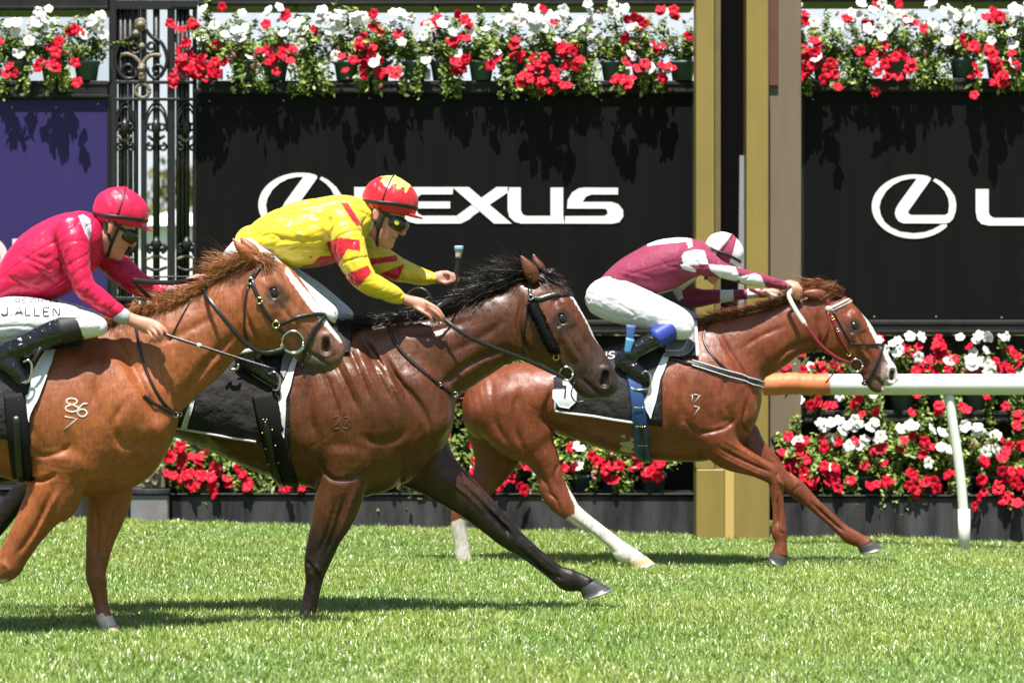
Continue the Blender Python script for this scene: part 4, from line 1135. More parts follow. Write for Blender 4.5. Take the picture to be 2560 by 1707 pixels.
# ---------------------------------------------------------------- bay horse (middle)
def col_mid(V, u, v, Y, hf):
    C = np.tile(np.array([0.098, 0.029, 0.0088]), (len(V), 1))
    C *= (1 + .16 * vnoise(V, 8, 2))[:, None]
    near = V[:, 1] < Y
    blk = np.array([0.009, 0.006, 0.005])
    blendto(C, .35 * ss(v, 1120, 1230) * (u > 600), (0.085, 0.032, 0.015))
    leg1 = near & (u > 700) & (u < 960)
    blendto(C, np.where(leg1, .93 * ss(v + .15 * (u - 800), 1250, 1370), 0), blk)
    leg2 = (~near) & (u > 1000) & (v > 1100)
    blendto(C, np.where(leg2, .30 + .66 * ss(v, 1165, 1290), 0), blk)
    blendto(C, np.where((u < 130) & (v > 1100), .95, 0), blk)
    n1 = hf(1.0, -.16); dn = np.hypot(u - n1[0], v - n1[1])
    blendto(C, .92 * (1 - ss(dn, 50, 125)), (0.038, 0.026, 0.022))
    f1 = hf(.45, -.05); df = np.hypot((u - f1[0]), (v - f1[1])); blendto(C, .45 * (1 - ss(df, 40, 90)), (0.07, 0.035, 0.022))
    e = hf(0.03, -.03); de = np.hypot(u - e[0], v - e[1]); blendto(C, .85 * (1 - ss(de, 14, 42)), (0.028, 0.016, 0.012))
    wz = vnoise(V, 60, 4) * 2; bl = in_poly(u + wz, v + wz, [(1418, 735), (1432, 748), (1452, 780), (1470, 812), (1480, 836), (1498, 860), (1512, 880), (1530, 905), (1545, 905), (1500, 830), (1440, 730)])
    C[bl] = (0.66, 0.62, 0.60)
    return C
D_mid = dict(Y=14.95, h=.0068, base=(800, 1567), box=(-320, 1580, 590, 1640), eye=(1406, 797), nos=(1514, 944), mat=M['coat_mid'], colour=col_mid,
  torso=[(160, 985, 155, 1085, .13), (230, 925, 210, 1120, .22), (330, 885, 320, 1105, .27), (440, 882, 432, 1094, .275), (560, 862, 560, 1134, .285), (690, 850, 695, 1190, .29), (800, 845, 815, 1222, .28), (890, 838, 920, 1240, .255), (985, 866, 1036, 1188, .22), (1060, 935, 1115, 1118, .17)],
  wither=[(720, 850, 730, 950, .10), (800, 830, 815, 960, .085), (880, 820, 900, 950, .075), (960, 818, 985, 930, .085)],
  neck=[(890, 824, 1070, 1068, .15), (980, 810, 1138, 1000, .13), (1088, 794, 1188, 962, .112), (1184, 744, 1247, 920, .095), (1255, 725, 1300, 898, .09), (1310, 697, 1330, 900, .088)],
  head=[(1362, 684, 1290, 880, .088), (1402, 714, 1312, 898, .1), (1440, 770, 1362, 920, .095), (1470, 824, 1400, 940, .075), (1500, 867, 1432, 962, .062), (1524, 904, 1462, 982, .056), (1542, 936, 1490, 992, .053), (1546, 960, 1510, 990, .045)],
  ears=[[(1318, 700, 1352, 700, .024, -.06), (1306, 675, 1345, 680, .027, -.068), (1300, 655, 1325, 660, .02, -.07), (1299, 638, 1305, 640, .006, -.07)],
        [(1345, 690, 1372, 695, .024, .06), (1336, 665, 1362, 672, .027, .068), (1331, 648, 1347, 655, .018, .07), (1330, 634, 1336, 638, .006, .07)]],
  masses=[(930, 980, 890, 1040, .14, .06, .145, .10), (890, 1050, 880, 1150, .11, .075, .165), (1020, 975, 1070, 1060, .12, .08, .115), (880, 960, 960, 1030, .11, .06, .175, .07), (290, 960, 300, 1060, .14, .1, .15), (660, 1020, 580, 1000, .22, .12, .17)],
  legs=[[(925, 1110, 800, 1150, .10, -.16), (914, 1180, 800, 1212, .088, -.15), (903, 1240, 787, 1262, .074, -.145), (880, 1284, 779, 1310, .064, -.14), (853, 1330, 772, 1350, .055, -.135), (834, 1378, 763, 1388, .048, -.13), (822, 1410, 760, 1412, .047, -.13),
         (808, 1450, 763, 1450, .037, -.13), (796, 1498, 757, 1494, .03, -.13), (790, 1535, 748, 1534, .034, -.13), (793, 1545, 750, 1549, .034, -.13), (799, 1553, 760, 1558, .03, -.13), (806, 1561, 762, 1565, .037, -.13)],
        [(1120, 1090, 960, 1180, .10, .15), (1138, 1140, 1030, 1215, .088, .145), (1172, 1184, 1090, 1248, .07, .14), (1219, 1234, 1150, 1284, .056, .135), (1266, 1288, 1208, 1328, .048, .13), (1300, 1326, 1246, 1356, .046, .13), (1335, 1360, 1296, 1386, .034, .13),
         (1375, 1393, 1345, 1424, .03, .13), (1402, 1413, 1378, 1450, .03, .13), (1440, 1428, 1402, 1470, .038, .13), (1466, 1440, 1430, 1468, .031, .13), (1484, 1448, 1450, 1476, .036, .13)],
        [(380, 930, 160, 1000, .13, -.12), (360, 1030, 165, 1080, .13, -.13), (330, 1090, 160, 1120, .11, -.14), (270, 1140, 130, 1140, .08, -.14), (170, 1190, 95, 1165, .058, -.14), (92, 1236, 50, 1196, .047, -.14), (40, 1292, 5, 1252, .042, -.14), (-20, 1366, -52, 1330, .032, -.14), (-80, 1430, -112, 1398, .037, -.14), (-110, 1450, -135, 1425, .03, -.14), (-135, 1470, -165, 1440, .037, -.14)],
        [(330, 940, 165, 1000, .12, .12), (320, 1040, 150, 1080, .12, .13), (270, 1110, 110, 1120, .09, .14), (180, 1160, 70, 1150, .065, .14), (80, 1180, 10, 1150, .05, .14), (-10, 1210, -60, 1175, .045, .14), (-70, 1290, -110, 1255, .034, .14), (-150, 1350, -185, 1315, .037, .14), (-185, 1365, -215, 1340, .034, .14)]],
  hooves=[(((808, 1560), (761, 1565), -.13), ((824, 1574), (765, 1576)), .045, .056, M['hoof_dark'], False),
          (((1487, 1446), (1449, 1470), .13), ((1530, 1472), (1458, 1497)), .046, .058, M['hoof_dark']),
          (((-136, 1470), (-166, 1440), -.14), ((-150, 1500), (-190, 1462)), .045, .056, M['hoof_dark']),
          (((-188, 1366), (-218, 1340), .14), ((-210, 1395), (-250, 1360)), .045, .056, M['hoof_dark'])],
  grooves=[([(900, 840), (955, 905), (1030, 985), (1075, 1050)], .022, .016), ([(872, 862), (905, 930), (935, 1005)], .012, .008), ([(915, 862), (950, 935), (985, 1005)], .012, .008), ([(838, 895), (870, 955), (905, 1030)], .012, .008), ([(893, 862), (925, 930), (955, 1000)], .012, -.005), ([(855, 880), (888, 945), (918, 1015)], .012, -.005), ([(812, 920), (838, 980), (862, 1050)], .012, .008), ([(935, 862), (975, 930), (1010, 1010)], .010, -.008), ([(960, 880), (1000, 950), (1030, 1010)], .012, .007),
           ([(905, 1085), (945, 1100), (990, 1095), (1030, 1065)], .020, .006), ([(800, 1140), (830, 1188), (880, 1192), (915, 1165)], .012, .009), ([(1095, 970), (1180, 905), (1270, 868)], .018, .013), ([(1306, 745), (1296, 820), (1326, 893)], .013, .011),
           ([(790, 930), (780, 1020), (800, 1100)], .03, .012), ([(870, 1230), (845, 1310), (815, 1385)], .012, .010), ([(900, 1200), (872, 1290), (838, 1370)], .010, -.006), ([(1150, 1210), (1230, 1290), (1280, 1340)], .011, .010), ([(1290, 1370), (1350, 1420), (1395, 1455)], .009, .010), ([(780, 1435), (774, 1480), (766, 1515)], .008, .005),
           ([(1000, 1120), (1010, 1180), (980, 1230)], .016, .012), ([(1060, 1020), (1080, 1090), (1060, 1150)], .016, .010), ([(1000, 830), (1080, 830), (1180, 800)], .02, .008), ([(1110, 890), (1190, 850), (1270, 800)], .02, .006), ([(795, 1405), (800, 1415), (805, 1425)], .010, -.005), ([(1100, 1190), (1170, 1240), (1230, 1300)], .010, -.005), ([(1205, 1270), (1250, 1310), (1275, 1345)], .009, .006), ([(1250, 1300), (1275, 1320), (1290, 1350)], .008, -.004), ([(1310, 1350), (1360, 1395), (1400, 1428)], .007, -.004), ([(1390, 1440), (1405, 1450)], .008, .005), ([(850, 1240), (825, 1320), (800, 1380)], .010, .006), ([(770, 1395), (785, 1410), (780, 1425)], .008, .005), ([(560, 1040), (640, 1120), (720, 1160)], .03, .005)])
H_mid, B_mid, T_mid, G_mid = make_horse('dark bay racehorse with black legs and a thin blaze in the middle', D_mid)

# ---------------------------------------------------------------- light chestnut horse (left, nearest)
def col_left(V, u, v, Y, hf):
    C = np.tile(np.array([0.300, 0.086, 0.023]), (len(V), 1))
    C *= (1 + .14 * vnoise(V, 8, 3))[:, None]
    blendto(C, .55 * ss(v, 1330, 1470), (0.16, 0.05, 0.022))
    n1 = hf(1.0, -.16); dn = np.hypot(u - n1[0], v - n1[1]); blendto(C, .8 * (1 - ss(dn, 35, 100)), (0.12, 0.075, 0.055))
    n2 = hf(1.12, -.33); dn = np.hypot(u - n2[0], v - n2[1]); blendto(C, .8 * (1 - ss(dn, 15, 50)), (0.05, 0.04, 0.034))
    f1 = hf(.3, -.1); df = np.hypot(u - f1[0], v - f1[1]); blendto(C, .35 * (1 - ss(df, 30, 80)), (0.14, 0.07, 0.04))
    e = hf(0.03, -.03); de = np.hypot(u - e[0], v - e[1]); blendto(C, .85 * (1 - ss(de, 17, 42)), (0.04, 0.022, 0.015))
    wz = vnoise(V, 60, 4) * 3; bl = in_poly(u + wz, v + wz, [(708, 676), (722, 696), (744, 728), (764, 757), (786, 783), (808, 810), (830, 836), (850, 858), (868, 858), (840, 820), (770, 730), (715, 668)])
    C[bl] = (0.72, 0.68, 0.65)
    far = V[:, 1] > Y
    C[far & (v > 1536 + 4 * vnoise(V, 90, 8)) & (u > 200) & (u < 330)] = (0.62, 0.58, 0.54)
    C[(~far) & in_poly(u, v, [(-60, 1450), (0, 1447), (22, 1447), (0, 1470), (-80, 1470)])] = (0.55, 0.50, 0.38)
    return C
D_left = dict(Y=14.0, h=.0070, base=(250, 1600), box=(-700, 890, 560, 1640), eye=(690, 733), nos=(820, 861), mat=M['coat_left'], colour=col_left,
  torso=[(-520, 1000, -525, 1105, .13), (-440, 932, -460, 1150, .22), (-320, 890, -325, 1140, .27), (-200, 886, -205, 1125, .275), (-90, 872, -90, 1172, .295), (30, 852, 35, 1196, .30), (150, 845, 165, 1228, .285), (245, 848, 260, 1242, .255), (322, 880, 346, 1196, .22), (372, 945, 404, 1128, .17)],
  wither=[(90, 855, 100, 960, .10), (180, 822, 195, 960, .085), (260, 806, 280, 950, .075), (330, 790, 350, 930, .085)],
  neck=[(262, 812, 390, 1078, .15), (335, 784, 465, 1012, .13), (430, 758, 522, 962, .112), (510, 720, 578, 898, .095), (570, 676, 625, 866, .09), (612, 650, 655, 870, .088)],
  head=[(655, 640, 612, 850, .088), (690, 656, 642, 866, .1), (722, 692, 680, 876, .098), (756, 732, 716, 884, .085), (786, 774, 740, 894, .07), (812, 806, 762, 908, .06), (840, 836, 786, 925, .055), (855, 860, 812, 926, .05), (850, 880, 832, 916, .04)],
  ears=[[(612, 660, 640, 640, .024, -.06), (600, 640, 625, 620, .027, -.068), (586, 620, 603, 606, .02, -.072), (578, 597, 584, 594, .006, -.074)],
        [(628, 652, 650, 632, .024, .06), (618, 634, 640, 614, .027, .068), (606, 616, 622, 602, .02, .072), (598, 598, 604, 594, .006, .074)]],
  masses=[(290, 980, 240, 1040, .14, .06, .145, .10), (235, 1060, 200, 1150, .11, .075, .165), (345, 995, 365, 1060, .12, .08, .115), (230, 960, 300, 1030, .11, .06, .175, .07), (-370, 970, -330, 1070, .14, .1, .15), (0, 1020, -80, 1000, .22, .12, .17)],
  legs=[[(345, 1130, 200, 1150, .10, .15), (333, 1195, 210, 1215, .09, .14), (327, 1222, 216, 1258, .078, .135), (311, 1282, 216, 1300, .064, .13), (289, 1344, 215, 1342, .054, .13), (271, 1404, 214, 1402, .048, .13), (268, 1448, 216, 1440, .047, .13), (268, 1478, 227, 1478, .036, .13), (272, 1514, 236, 1516, .03, .13), (280, 1540, 240, 1542, .036, .13), (287, 1554, 249, 1559, .031, .13), (293, 1564, 250, 1568, .038, .13)],
        [(235, 1140, 80, 1140, .105, -.16), (215, 1205, 79, 1196, .09, -.15), (196, 1252, 62, 1240, .08, -.145), (153, 1285, 48, 1278, .068, -.14), (104, 1344, 24, 1332, .056, -.135), (72, 1394, 2, 1372, .05, -.13), (50, 1432, -16, 1392, .048, -.13), (0, 1456, -36, 1404, .038, -.13), (-60, 1444, -72, 1400, .03, -.13), (-130, 1425, -140, 1384, .03, -.13), (-160, 1422, -175, 1372, .037, -.13), (-195, 1445, -210, 1405, .03, -.13), (-215, 1470, -240, 1430, .037, -.13)],
        [(-260, 930, -500, 1000, .13, -.12), (-260, 1040, -490, 1090, .13, -.13), (-280, 1120, -440, 1150, .10, -.14), (-340, 1180, -440, 1170, .075, -.14), (-420, 1240, -490, 1215, .055, -.14), (-490, 1300, -560, 1280, .046, -.14), (-520, 1360, -560, 1350, .036, -.14), (-550, 1440, -585, 1430, .03, -.14), (-565, 1500, -605, 1495, .037, -.14), (-575, 1550, -615, 1550, .036, -.14)],
        [(-260, 940, -480, 1000, .12, .12), (-220, 1060, -420, 1100, .12, .13), (-200, 1140, -330, 1160, .09, .14), (-220, 1220, -300, 1220, .06, .14), (-240, 1290, -310, 1290, .046, .14), (-210, 1370, -250, 1380, .034, .14), (-170, 1450, -205, 1465, .031, .14), (-145, 1500, -185, 1515, .037, .14), (-125, 1545, -165, 1555, .036, .14)]],
  hooves=[(((296, 1562), (249, 1569), .13), ((312, 1588), (254, 1590)), .046, .058, M['hoof_pale'], False),
          (((-216, 1472), (-242, 1430), -.13), ((-250, 1500), (-285, 1445)), .045, .056, M['hoof_dark']),
          (((-573, 1555), (-617, 1555), -.14), ((-560, 1600), (-625, 1600)), .046, .058, M['hoof_dark']),
          (((-122, 1548), (-167, 1560), .14), ((-95, 1590), (-165, 1600)), .046, .058, M['hoof_dark'])],
  grooves=[([(285, 835), (335, 910), (385, 1000), (405, 1060)], .022, .014), ([(265, 880), (262, 950), (245, 1030)], .018, .007), ([(97, 1122), (130, 1133), (170, 1126), (200, 1105)], .012, .008), ([(80, 1188), (118, 1196), (160, 1180)], .010, .012), ([(445, 1005), (515, 915), (590, 835)], .018, .012), ([(628, 690), (616, 775), (646, 858)], .013, .011),
           ([(105, 930), (95, 1020), (110, 1110)], .03, .010), ([(150, 1220), (105, 1310), (50, 1390)], .012, .009), ([(170, 1215), (130, 1290), (75, 1385)], .010, -.005), ([(285, 1250), (262, 1335), (248, 1400)], .012, .009), ([(246, 1475), (248, 1500), (250, 1530)], .008, .004),
           ([(300, 1090), (330, 1110), (385, 1085)], .02, .005), ([(330, 1000), (300, 1060), (320, 1110)], .018, .007), ([(400, 860), (470, 830), (560, 780)], .02, .006), ([(360, 1080), (350, 1140), (330, 1190)], .016, .010), ([(240, 1440), (246, 1450), (250, 1460)], .010, -.005), ([(270, 1420), (255, 1440), (262, 1460)], .008, .005), ([(235, 1270), (240, 1340), (232, 1400)], .010, .006), ([(190, 1250), (150, 1320), (95, 1390)], .010, .006), ([(20, 1395), (35, 1415), (30, 1430)], .014, -.007)])
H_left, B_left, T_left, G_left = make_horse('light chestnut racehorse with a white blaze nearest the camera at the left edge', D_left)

# ---------------------------------------------------------------- manes
gc0, gc1 = (0.20, 0.066, 0.018), (0.46, 0.19, 0.062)
R = crest(G_far, [(1745, 818), (1800, 796), (1860, 782), (1930, 764)], -.01, (-.75, -.2, .40), (-.4, -.1, -.3), .11, 60, .009)
R += crest(G_far, [(1930, 764), (1985, 742), (2030, 724)], -.01, (-.7, -.35, .25), (-.4, -.1, -.35), .12, 60, .010)
R += crest(G_far, [(2030, 724), (2065, 712), (2100, 724)], -.01, (-.95, -.15, .10), (-.4, 0, -.25), .14, 60, .012)
R += crest(G_far, [(2085, 716), (2108, 732)], -.03, (-.7, -.3, .1), (-.5, 0, -.3), .10, 60, .012)
keep(hair('mane', None, M['hair_ginger'], R, 1, (0.14, 0.04, 0.012), (0.30, 0.10, 0.03), seg=5), H_far)
R = crest(G_mid, [(845, 828), (900, 814), (985, 804), (1080, 786)], -.02, (-.9, -.2, .22), (-.4, -.25, -.4), .14, 90, .010)
R += crest(G_mid, [(1060, 788), (1130, 767), (1200, 740), (1265, 714)], -.02, (-.9, -.3, .28), (-.5, -.2, -.5), .14, 100, .011)
R += crest(G_mid, [(1250, 716), (1300, 697), (1345, 684)], -.01, (-.85, -.12, .42), (-.45, 0, -.15), .17, 90, .011)
R += crest(G_mid, [(1325, 690), (1362, 684)], -.01, (-.95, -.12, .38), (-.25, 0, -.1), .24, 60, .012)
R += crest(G_mid, [(1340, 688), (1366, 688)], -.02, (.80, -.18, -.25), (.15, 0, -.45), .12, 60, .012)
keep(hair('mane', None, M['hair_black'], R, 2, (0.007, 0.005, 0.005), (0.022, 0.014, 0.012), seg=5), H_mid)
R = crest(G_left, [(275, 804), (330, 784), (400, 767), (470, 742)], -.03, (-.55, -.4, .22), (.15, -.25, -.55), .10, 90, .010)
R += crest(G_left, [(415, 762), (470, 742)], .0, (-.65, -.1, .60), (-.5, 0, -.15), .11, 50, .011)
R += crest(G_left, [(470, 744), (540, 700), (585, 668)], -.02, (-.80, -.3, .25), (-.35, -.1, -.35), .09, 80, .010)
R += crest(G_left, [(565, 678), (600, 655)], .0, (-.85, -.1, .50), (-.4, 0, -.1), .13, 50, .011)
R += crest(G_left, [(580, 670), (625, 647), (655, 642)], -.03, (-.75, -.3, .20), (-.35, -.15, -.45), .11, 80, .011)
R += crest(G_left, [(632, 644), (662, 642)], -.03, (.55, -.3, -.2), (.15, 0, -.65), .10, 80, .012)
keep(hair('mane', None, M['hair_ginger'], R, 3, gc0, gc1, seg=5), H_left)
for H_, G_, (u, v), m_, c in ((H_far, G_far, (1170, 985), 'hair_ginger', ((0.13, 0.04, 0.015), (0.25, 0.09, 0.03))), (H_mid, G_mid, (165, 985), 'hair_black', ((0.010, 0.008, 0.008), (0.03, 0.02, 0.018))), (H_left, G_left, (-515, 1000), 'hair_ginger', (gc0, gc1))):
    R = [(P(u, v, G_.Y), (-.9, 0, .1), (-.15, 0, -.6), .62, 240, .02)]
    keep(hair('tail', None, M[m_], R, 8, *c, wid=(.006, .012), seg=8), H_)
# ================================================================ JOCKEYS
M['skin'] = mat('fair_skin', attr=True, rough=0.45, spec=0.4, bump=(220, 0.08))
def silk(name, rough=0.40, spec=0.3, sheen=0.1): return mat(name, attr=True, rough=rough, spec=spec, sheen=sheen, bump=(24, 0.45, 5, 0.02), stretch=(1, 1, .55))
M['silk_pink'] = mat('ribbed_crimson_silk', attr=True, rough=0.38, spec=0.4, bump=(24, 0.45, 5, 0.02), stretch=(1, 1, .55))
M['silk_yellow'] = silk('yellow_and_red_silk', .30, .55)
M['silk_maroon'] = silk('maroon_and_white_lycra', .55, .2)
M['breech'] = mat('white_breeches', (0.76, 0.76, 0.79), 0.5, spec=0.3, bump=(20, .5, 5, .02), stretch=(.5, 1, 1))
M['boot'] = mat('polished_black_leather', (0.004, 0.004, 0.005), 0.16, spec=0.6, coat=0.5, coat_r=0.05, bump=(30, .8, 3, .014))
M['boot_cuff'] = mat('matt_black_cuff', (0.015, 0.015, 0.015), 0.6)
M['blue_cuff'] = mat('royal_blue_cuff', (0.035, 0.06, 0.36), 0.38, spec=.5)
M['sole'] = mat('boot_sole', (0.02, 0.018, 0.016), 0.6)
M['strap_black'] = mat('black_strap', (0.012, 0.012, 0.013), 0.42)
M['lens'] = mat('dark_goggle_lens', (0.006, 0.006, 0.007), 0.06, spec=0.6, coat=.5, coat_r=.03)
M['gog_yellow'] = mat('yellow_goggle_disc', (0.55, 0.55, 0.06), 0.4)
M['cuff_grey'] = mat('grey_elastic_cuff', (0.42, 0.44, 0.46), 0.6)
M['cuff_white'] = mat('white_collar_cloth', (0.72, 0.73, 0.74), 0.6)
M['ink'] = mat('dark_printed_name', (0.03, 0.03, 0.05), 0.6)

def folds(V, Q, axis, amp, f_across=42, f_along=6, seed=0, mask=None):
    """soft cloth creases running along axis"""
    a = np.array(axis, float); a /= np.linalg.norm(a)
    p = V * f_across / 10 - np.outer(V @ a, a) * (f_across - f_along) / 10
    n = vnoise(p, 10, seed); n2 = vnoise(p * 1.9, 10, seed + 7); r = (1 - np.minimum(1, np.abs(n) * 1.6)) ** 2 - .25 + .30 * vnoise(p, 5, seed + 3) + .25 * (1 - np.minimum(1, np.abs(n2) * 1.8)) ** 2
    if mask is not None: r = r * mask
    return V - vnormals(V, Q) * (amp * r)[:, None]

def garment(name, par, Y, chains, m, colour, h, axis=None, amp=0.0, seed=0, grooves=(), k=.03, cut=None, fc=42, fa=5):
    allp = np.vstack([np.array(c[0]) for c in chains]); R = allp[:, 3:5].max() + .03
    fd = Field(allp[:, :3].min(0) - R, allp[:, :3].max(0) + R, h)
    fd.inner = 1.0
    for c in chains: fd.chain(c[0], c[1] if len(c) > 1 else k, cap=c[2] if len(c) > 2 else .3)
    for g in grooves: fd.groove(*g)
    fd.blur(1)
    V, Q = fd.mesh(); V = relax(V, Q, 1, .4)
    if amp: V = folds(V, Q, axis, amp, fc, fa, seed)
    V = relax(V, Q, 1, .3)
    u, v = PX(V)
    col = colour(V, u, v) if callable(colour) else (None if colour is None else np.tile(np.array(colour), (len(V), 1)))
    o = mesh_np(name, V, Q, m, True, col=col, parent=None)
    keep(o, par); return o

def make_jockey(label, D):
    Y = D['Y']; fg = Fig(Y); t = thing('person', label, 'jockey', 'jockeys riding the race', loc=tuple(P(*D['base'], Y)))
    k = D.get('k', 1.0); O = np.array(D['ear'], float); th = math.radians(D['pitch'])
    fw = np.array([math.cos(th), math.sin(th)]); up = np.array([math.sin(th), -math.cos(th)]); s = F / Y
    yaw = math.radians(D.get('yaw', 0))
    def hp(x, z, y=0.0):
        x, y = x * k, y * k
        xr = x * math.cos(yaw) + y * math.sin(yaw) ; yr = -x * math.sin(yaw) + y * math.cos(yaw)
        q = O + s * (fw * xr + up * z * k); p = P(q[0], q[1], Y); p[1] = Y + yr + D.get('hy', 0); return p
    def hc(x, z, r, w, y=0.0): return (*hp(x, z, y), r * k, w * k)
    # ---------------- body: one skin
    body = []
    body += [(fg.sec(D['torso'], f=.86), .03), (fg.sec(D['arm'], f=.80), .03), (fg.sec(D['arm2'], f=.80), .03)]
    for th_ in D['thighs']: body.append((fg.sec(th_, f=.80), .03, .15))
    for bt in D['boots']: body.append((fg.dots([(a, b, r * .72, w * .72, y) for a, b, r, w, y in bt]), .02))
    body.append(([(*P(*D['neck'][0][:2], Y + D.get('hy', 0) * .3), .058, .056), (*P(*D['neck'][1][:2], Y + D.get('hy', 0)), .056, .054)], .02))
    body += [([hc(.015, .05, .098, .074)], .02, 1.0), ([hc(.045, .0, .075, .066), hc(.055, -.07, .058, .052), hc(.066, -.108, .034, .034)], .03, .9), ([hc(-.005, -.05, .045, .055), hc(.035, -.1, .03, .042)], .03, .8)]
    for sg in (-1, 1):
        body.append(([hc(-.010, .014, .024, .010, sg * .082), hc(-.002, -.020, .016, .010, sg * .080)], .005, .9))
        body.append(([hc(.085, -.035, .026, .018, sg * .035)], .025, .9))
    body += [([hc(.112, .012, .010, .010), hc(.130, -.018, .0125, .012), hc(.139, -.038, .0135, .0155), hc(.128, -.046, .010, .017)], .010, .8), ([hc(.104, -.068, .012, .022), hc(.099, -.086, .013, .02)], .012, .8), ([hc(.092, -.116, .024, .024)], .014, .9), ([hc(.098, .028, .018, .052)], .02, .8)]
    hands = []
    for hd in D['hands']:
        hands.append((fg.dots(hd['palm']), .012, .7))
        for fi in hd['fingers']:
            r = fi[0]; pts = [(*P(u, v, Y + y), r * (1 - .13 * i), r * (1 - .13 * i)) for i, (u, v, y) in enumerate(fi[1:])]
            hands.append((pts, .005, 1.0))
    allp = np.vstack([np.array(c[0]) for c in body + hands]); R = .13
    fd = Field(allp[:, :3].min(0) - R, allp[:, :3].max(0) + R, .0055); fd.inner = 1.0
    for c in body: fd.chain(c[0], c[1], cap=c[2] if len(c) > 2 else .6)
    mo = [hp(.118, -.077), hp(.085, -.079)]; fd.groove([(p[0], p[2]) for p in mo], .004, .006)
    fd.blur(1)
    # hands on the same grid, finger creases kept
    for c in hands: fd.chain(c[0], c[1], cap=c[2], n=3)
    V, Q = fd.mesh(); V = relax(V, Q, 1, .35); u, v = PX(V)
    C = np.tile(np.array([0.60, 0.285, 0.205]), (len(V), 1))
    lip = hp(.106, -.077); C[np.linalg.norm(V - lip, axis=1) < .017] = (0.42, 0.14, 0.125)
    for q_ in (hp(.07, -.055, -.05), hp(.125, -.04)): blendto(C, .45 * (1 - ss(np.linalg.norm(V - q_, axis=1), .012, .035)), (0.60, 0.20, 0.15))
    mo_ = hp(.104, -.078); blendto(C, .8 * ((np.abs((V - mo_) @ (hp(0, 1) - hp(0, 0)) ) < .0028) & (np.linalg.norm(V - mo_, axis=1) < .03)), (0.16, 0.05, 0.045))
    er = hp(-.005, 0, -.08); C[np.linalg.norm(V - er, axis=1) < .022] *= (1.0, .85, .82)
    sb = hp(-.06, .0); w = np.linalg.norm(V - sb, axis=1) < .075; C[w & (np.linalg.norm(V - er, axis=1) > .032)] = D.get('hair', (0.30, 0.16, 0.10))
    C *= (1 + .06 * vnoise(V, 60, 4))[:, None]
    keep(mesh_np('body', V, Q, M['skin'], True, col=C, parent=None), t)
    # ---------------- clothes
    h = D.get('h', .0052)
    garment('jacket', t, Y, [(fg.sec(D['torso']), .02, .25), (fg.sec(D['arm']), .025, .25), (fg.sec(D['arm2']), .025, .25)] + [(fg.sec(x), .03, .6) for x in D.get('extra', [])], D['silk'], D['silk_col'], h, D['fold_ax'], D.get('fold_amp', .006), 11 + D['seed'], [(fg.xz(g[0]), g[1], g[2]) for g in D['folds']])
    garment('breeches', t, Y, [(fg.sec(x), .03, .35) for x in D['thighs']], M['breech'], None, h, D['leg_ax'], .0045, 21 + D['seed'])
    for i, bt in enumerate(D['boots']):
        b = garment('boot', t, Y, [(fg.dots(bt[:4]), .02, .2), (fg.dots(bt[3:]), .02, .75)], M['boot'], None, .006, (1, 0, .3), .0035, 31 + i + D['seed'])
        c = bt[0], bt[1]
        q = [(c[0][0] + (c[1][0] - c[0][0]) * f, c[0][1] + (c[1][1] - c[0][1]) * f, c[0][2] + .005 + .002 * (f > 0), c[0][3] + .006, c[0][4] + (c[1][4] - c[0][4]) * f) for f in (D['cuff'][0], D['cuff'][1])]
        g = garment('boot_cuff', t, Y, [(fg.dots(q), .01, .12)], D['cuff_mat'], None, .006)
        sl = bt[-3:]; 
        o = MB(); pts = np.array([P(a, b_, Y + y) + np.array([0, 0, -r * .95]) for a, b_, r, w, y in sl]); strap(o, catmull(pts, 4), [(0, 0, -1)] * 9, .062, .006); keep(o.build('boot_sole', M['sole'], None, True), t)
    for nm, a, m in (('cuff', D['cuffs'][0], D['cuffm']), ('cuff', D['cuffs'][1], D['cuffm'])):
        garment(nm, t, Y, [(fg.sec(a), .01, .15)], m, None, .0055, (0, 0, 1), .001)
    garment('collar', t, Y, [(fg.sec(D['collar']), .01, .2)], M['cuff_white'], None, .006)
    # ---------------- helmet
    fd_c = [[hc(.0, .088, .115, .100), hc(.02, .09, .121, .106), hc(.06, .088, .113, .100)]]
    al = np.array(fd_c[0]); fd = Field(al[:, :3].min(0) - .19 * k, al[:, :3].max(0) + .19 * k, .0055)
    fd.inner = 1.0; fd.chain(fd_c[0], .01, cap=.72, n=4)
    # open underside
    W = fd.win(fd.ax[0][0:1].tolist() + [fd.ax[1][0], fd.ax[2][0]], [fd.ax[0][-1], fd.ax[1][-1], fd.ax[2][-1]])
    X, YY, Z = fd.grid(W); a = hp(-.13, -.01); b = hp(.19, .062); e = b - a; nrm = np.array([e[2], 0, -e[0]]); nrm /= np.linalg.norm(nrm)
    pl = (X - a[0]) * nrm[0] + (Z - a[2]) * nrm[2]
    fd.d = np.maximum(fd.d, (pl + 0 * YY).astype(np.float32))
    fd.blur(1)
    fd.chain([hc(.140, .056, .010, .072), hc(.172, .056, .0058, .068), hc(.204, .058, .0045, .045)], .006, cap=.8)
    fd.chain([hc(.005, .209, .010, .012)], .006, cap=.9)
    V, Q = fd.mesh(); V = relax(V, Q, 1, .4)
    V = V + vnormals(V, Q) * (.0016 * vnoise(V * np.array([1, 1, .35]), 85, 9))[:, None]
    cen = hp(.02, .09); loc = (V - cen); fwd3 = hp(1, 0) - hp(0, 0); fwd3 /= np.linalg.norm(fwd3); up3 = hp(0, 1) - hp(0, 0); up3 /= np.linalg.norm(up3); sd3 = np.cross(fwd3, up3)
    lx, lz, ly = loc @ fwd3, loc @ up3, loc @ sd3
    keep(mesh_np('helmet', V, Q, D['cap_mat'], True, col=D['cap_col'](lx, ly, lz, V), parent=None), t)
    hv = BVHTree.FromPolygons([Vector(x) for x in V], [list(map(int, q)) for q in Q])
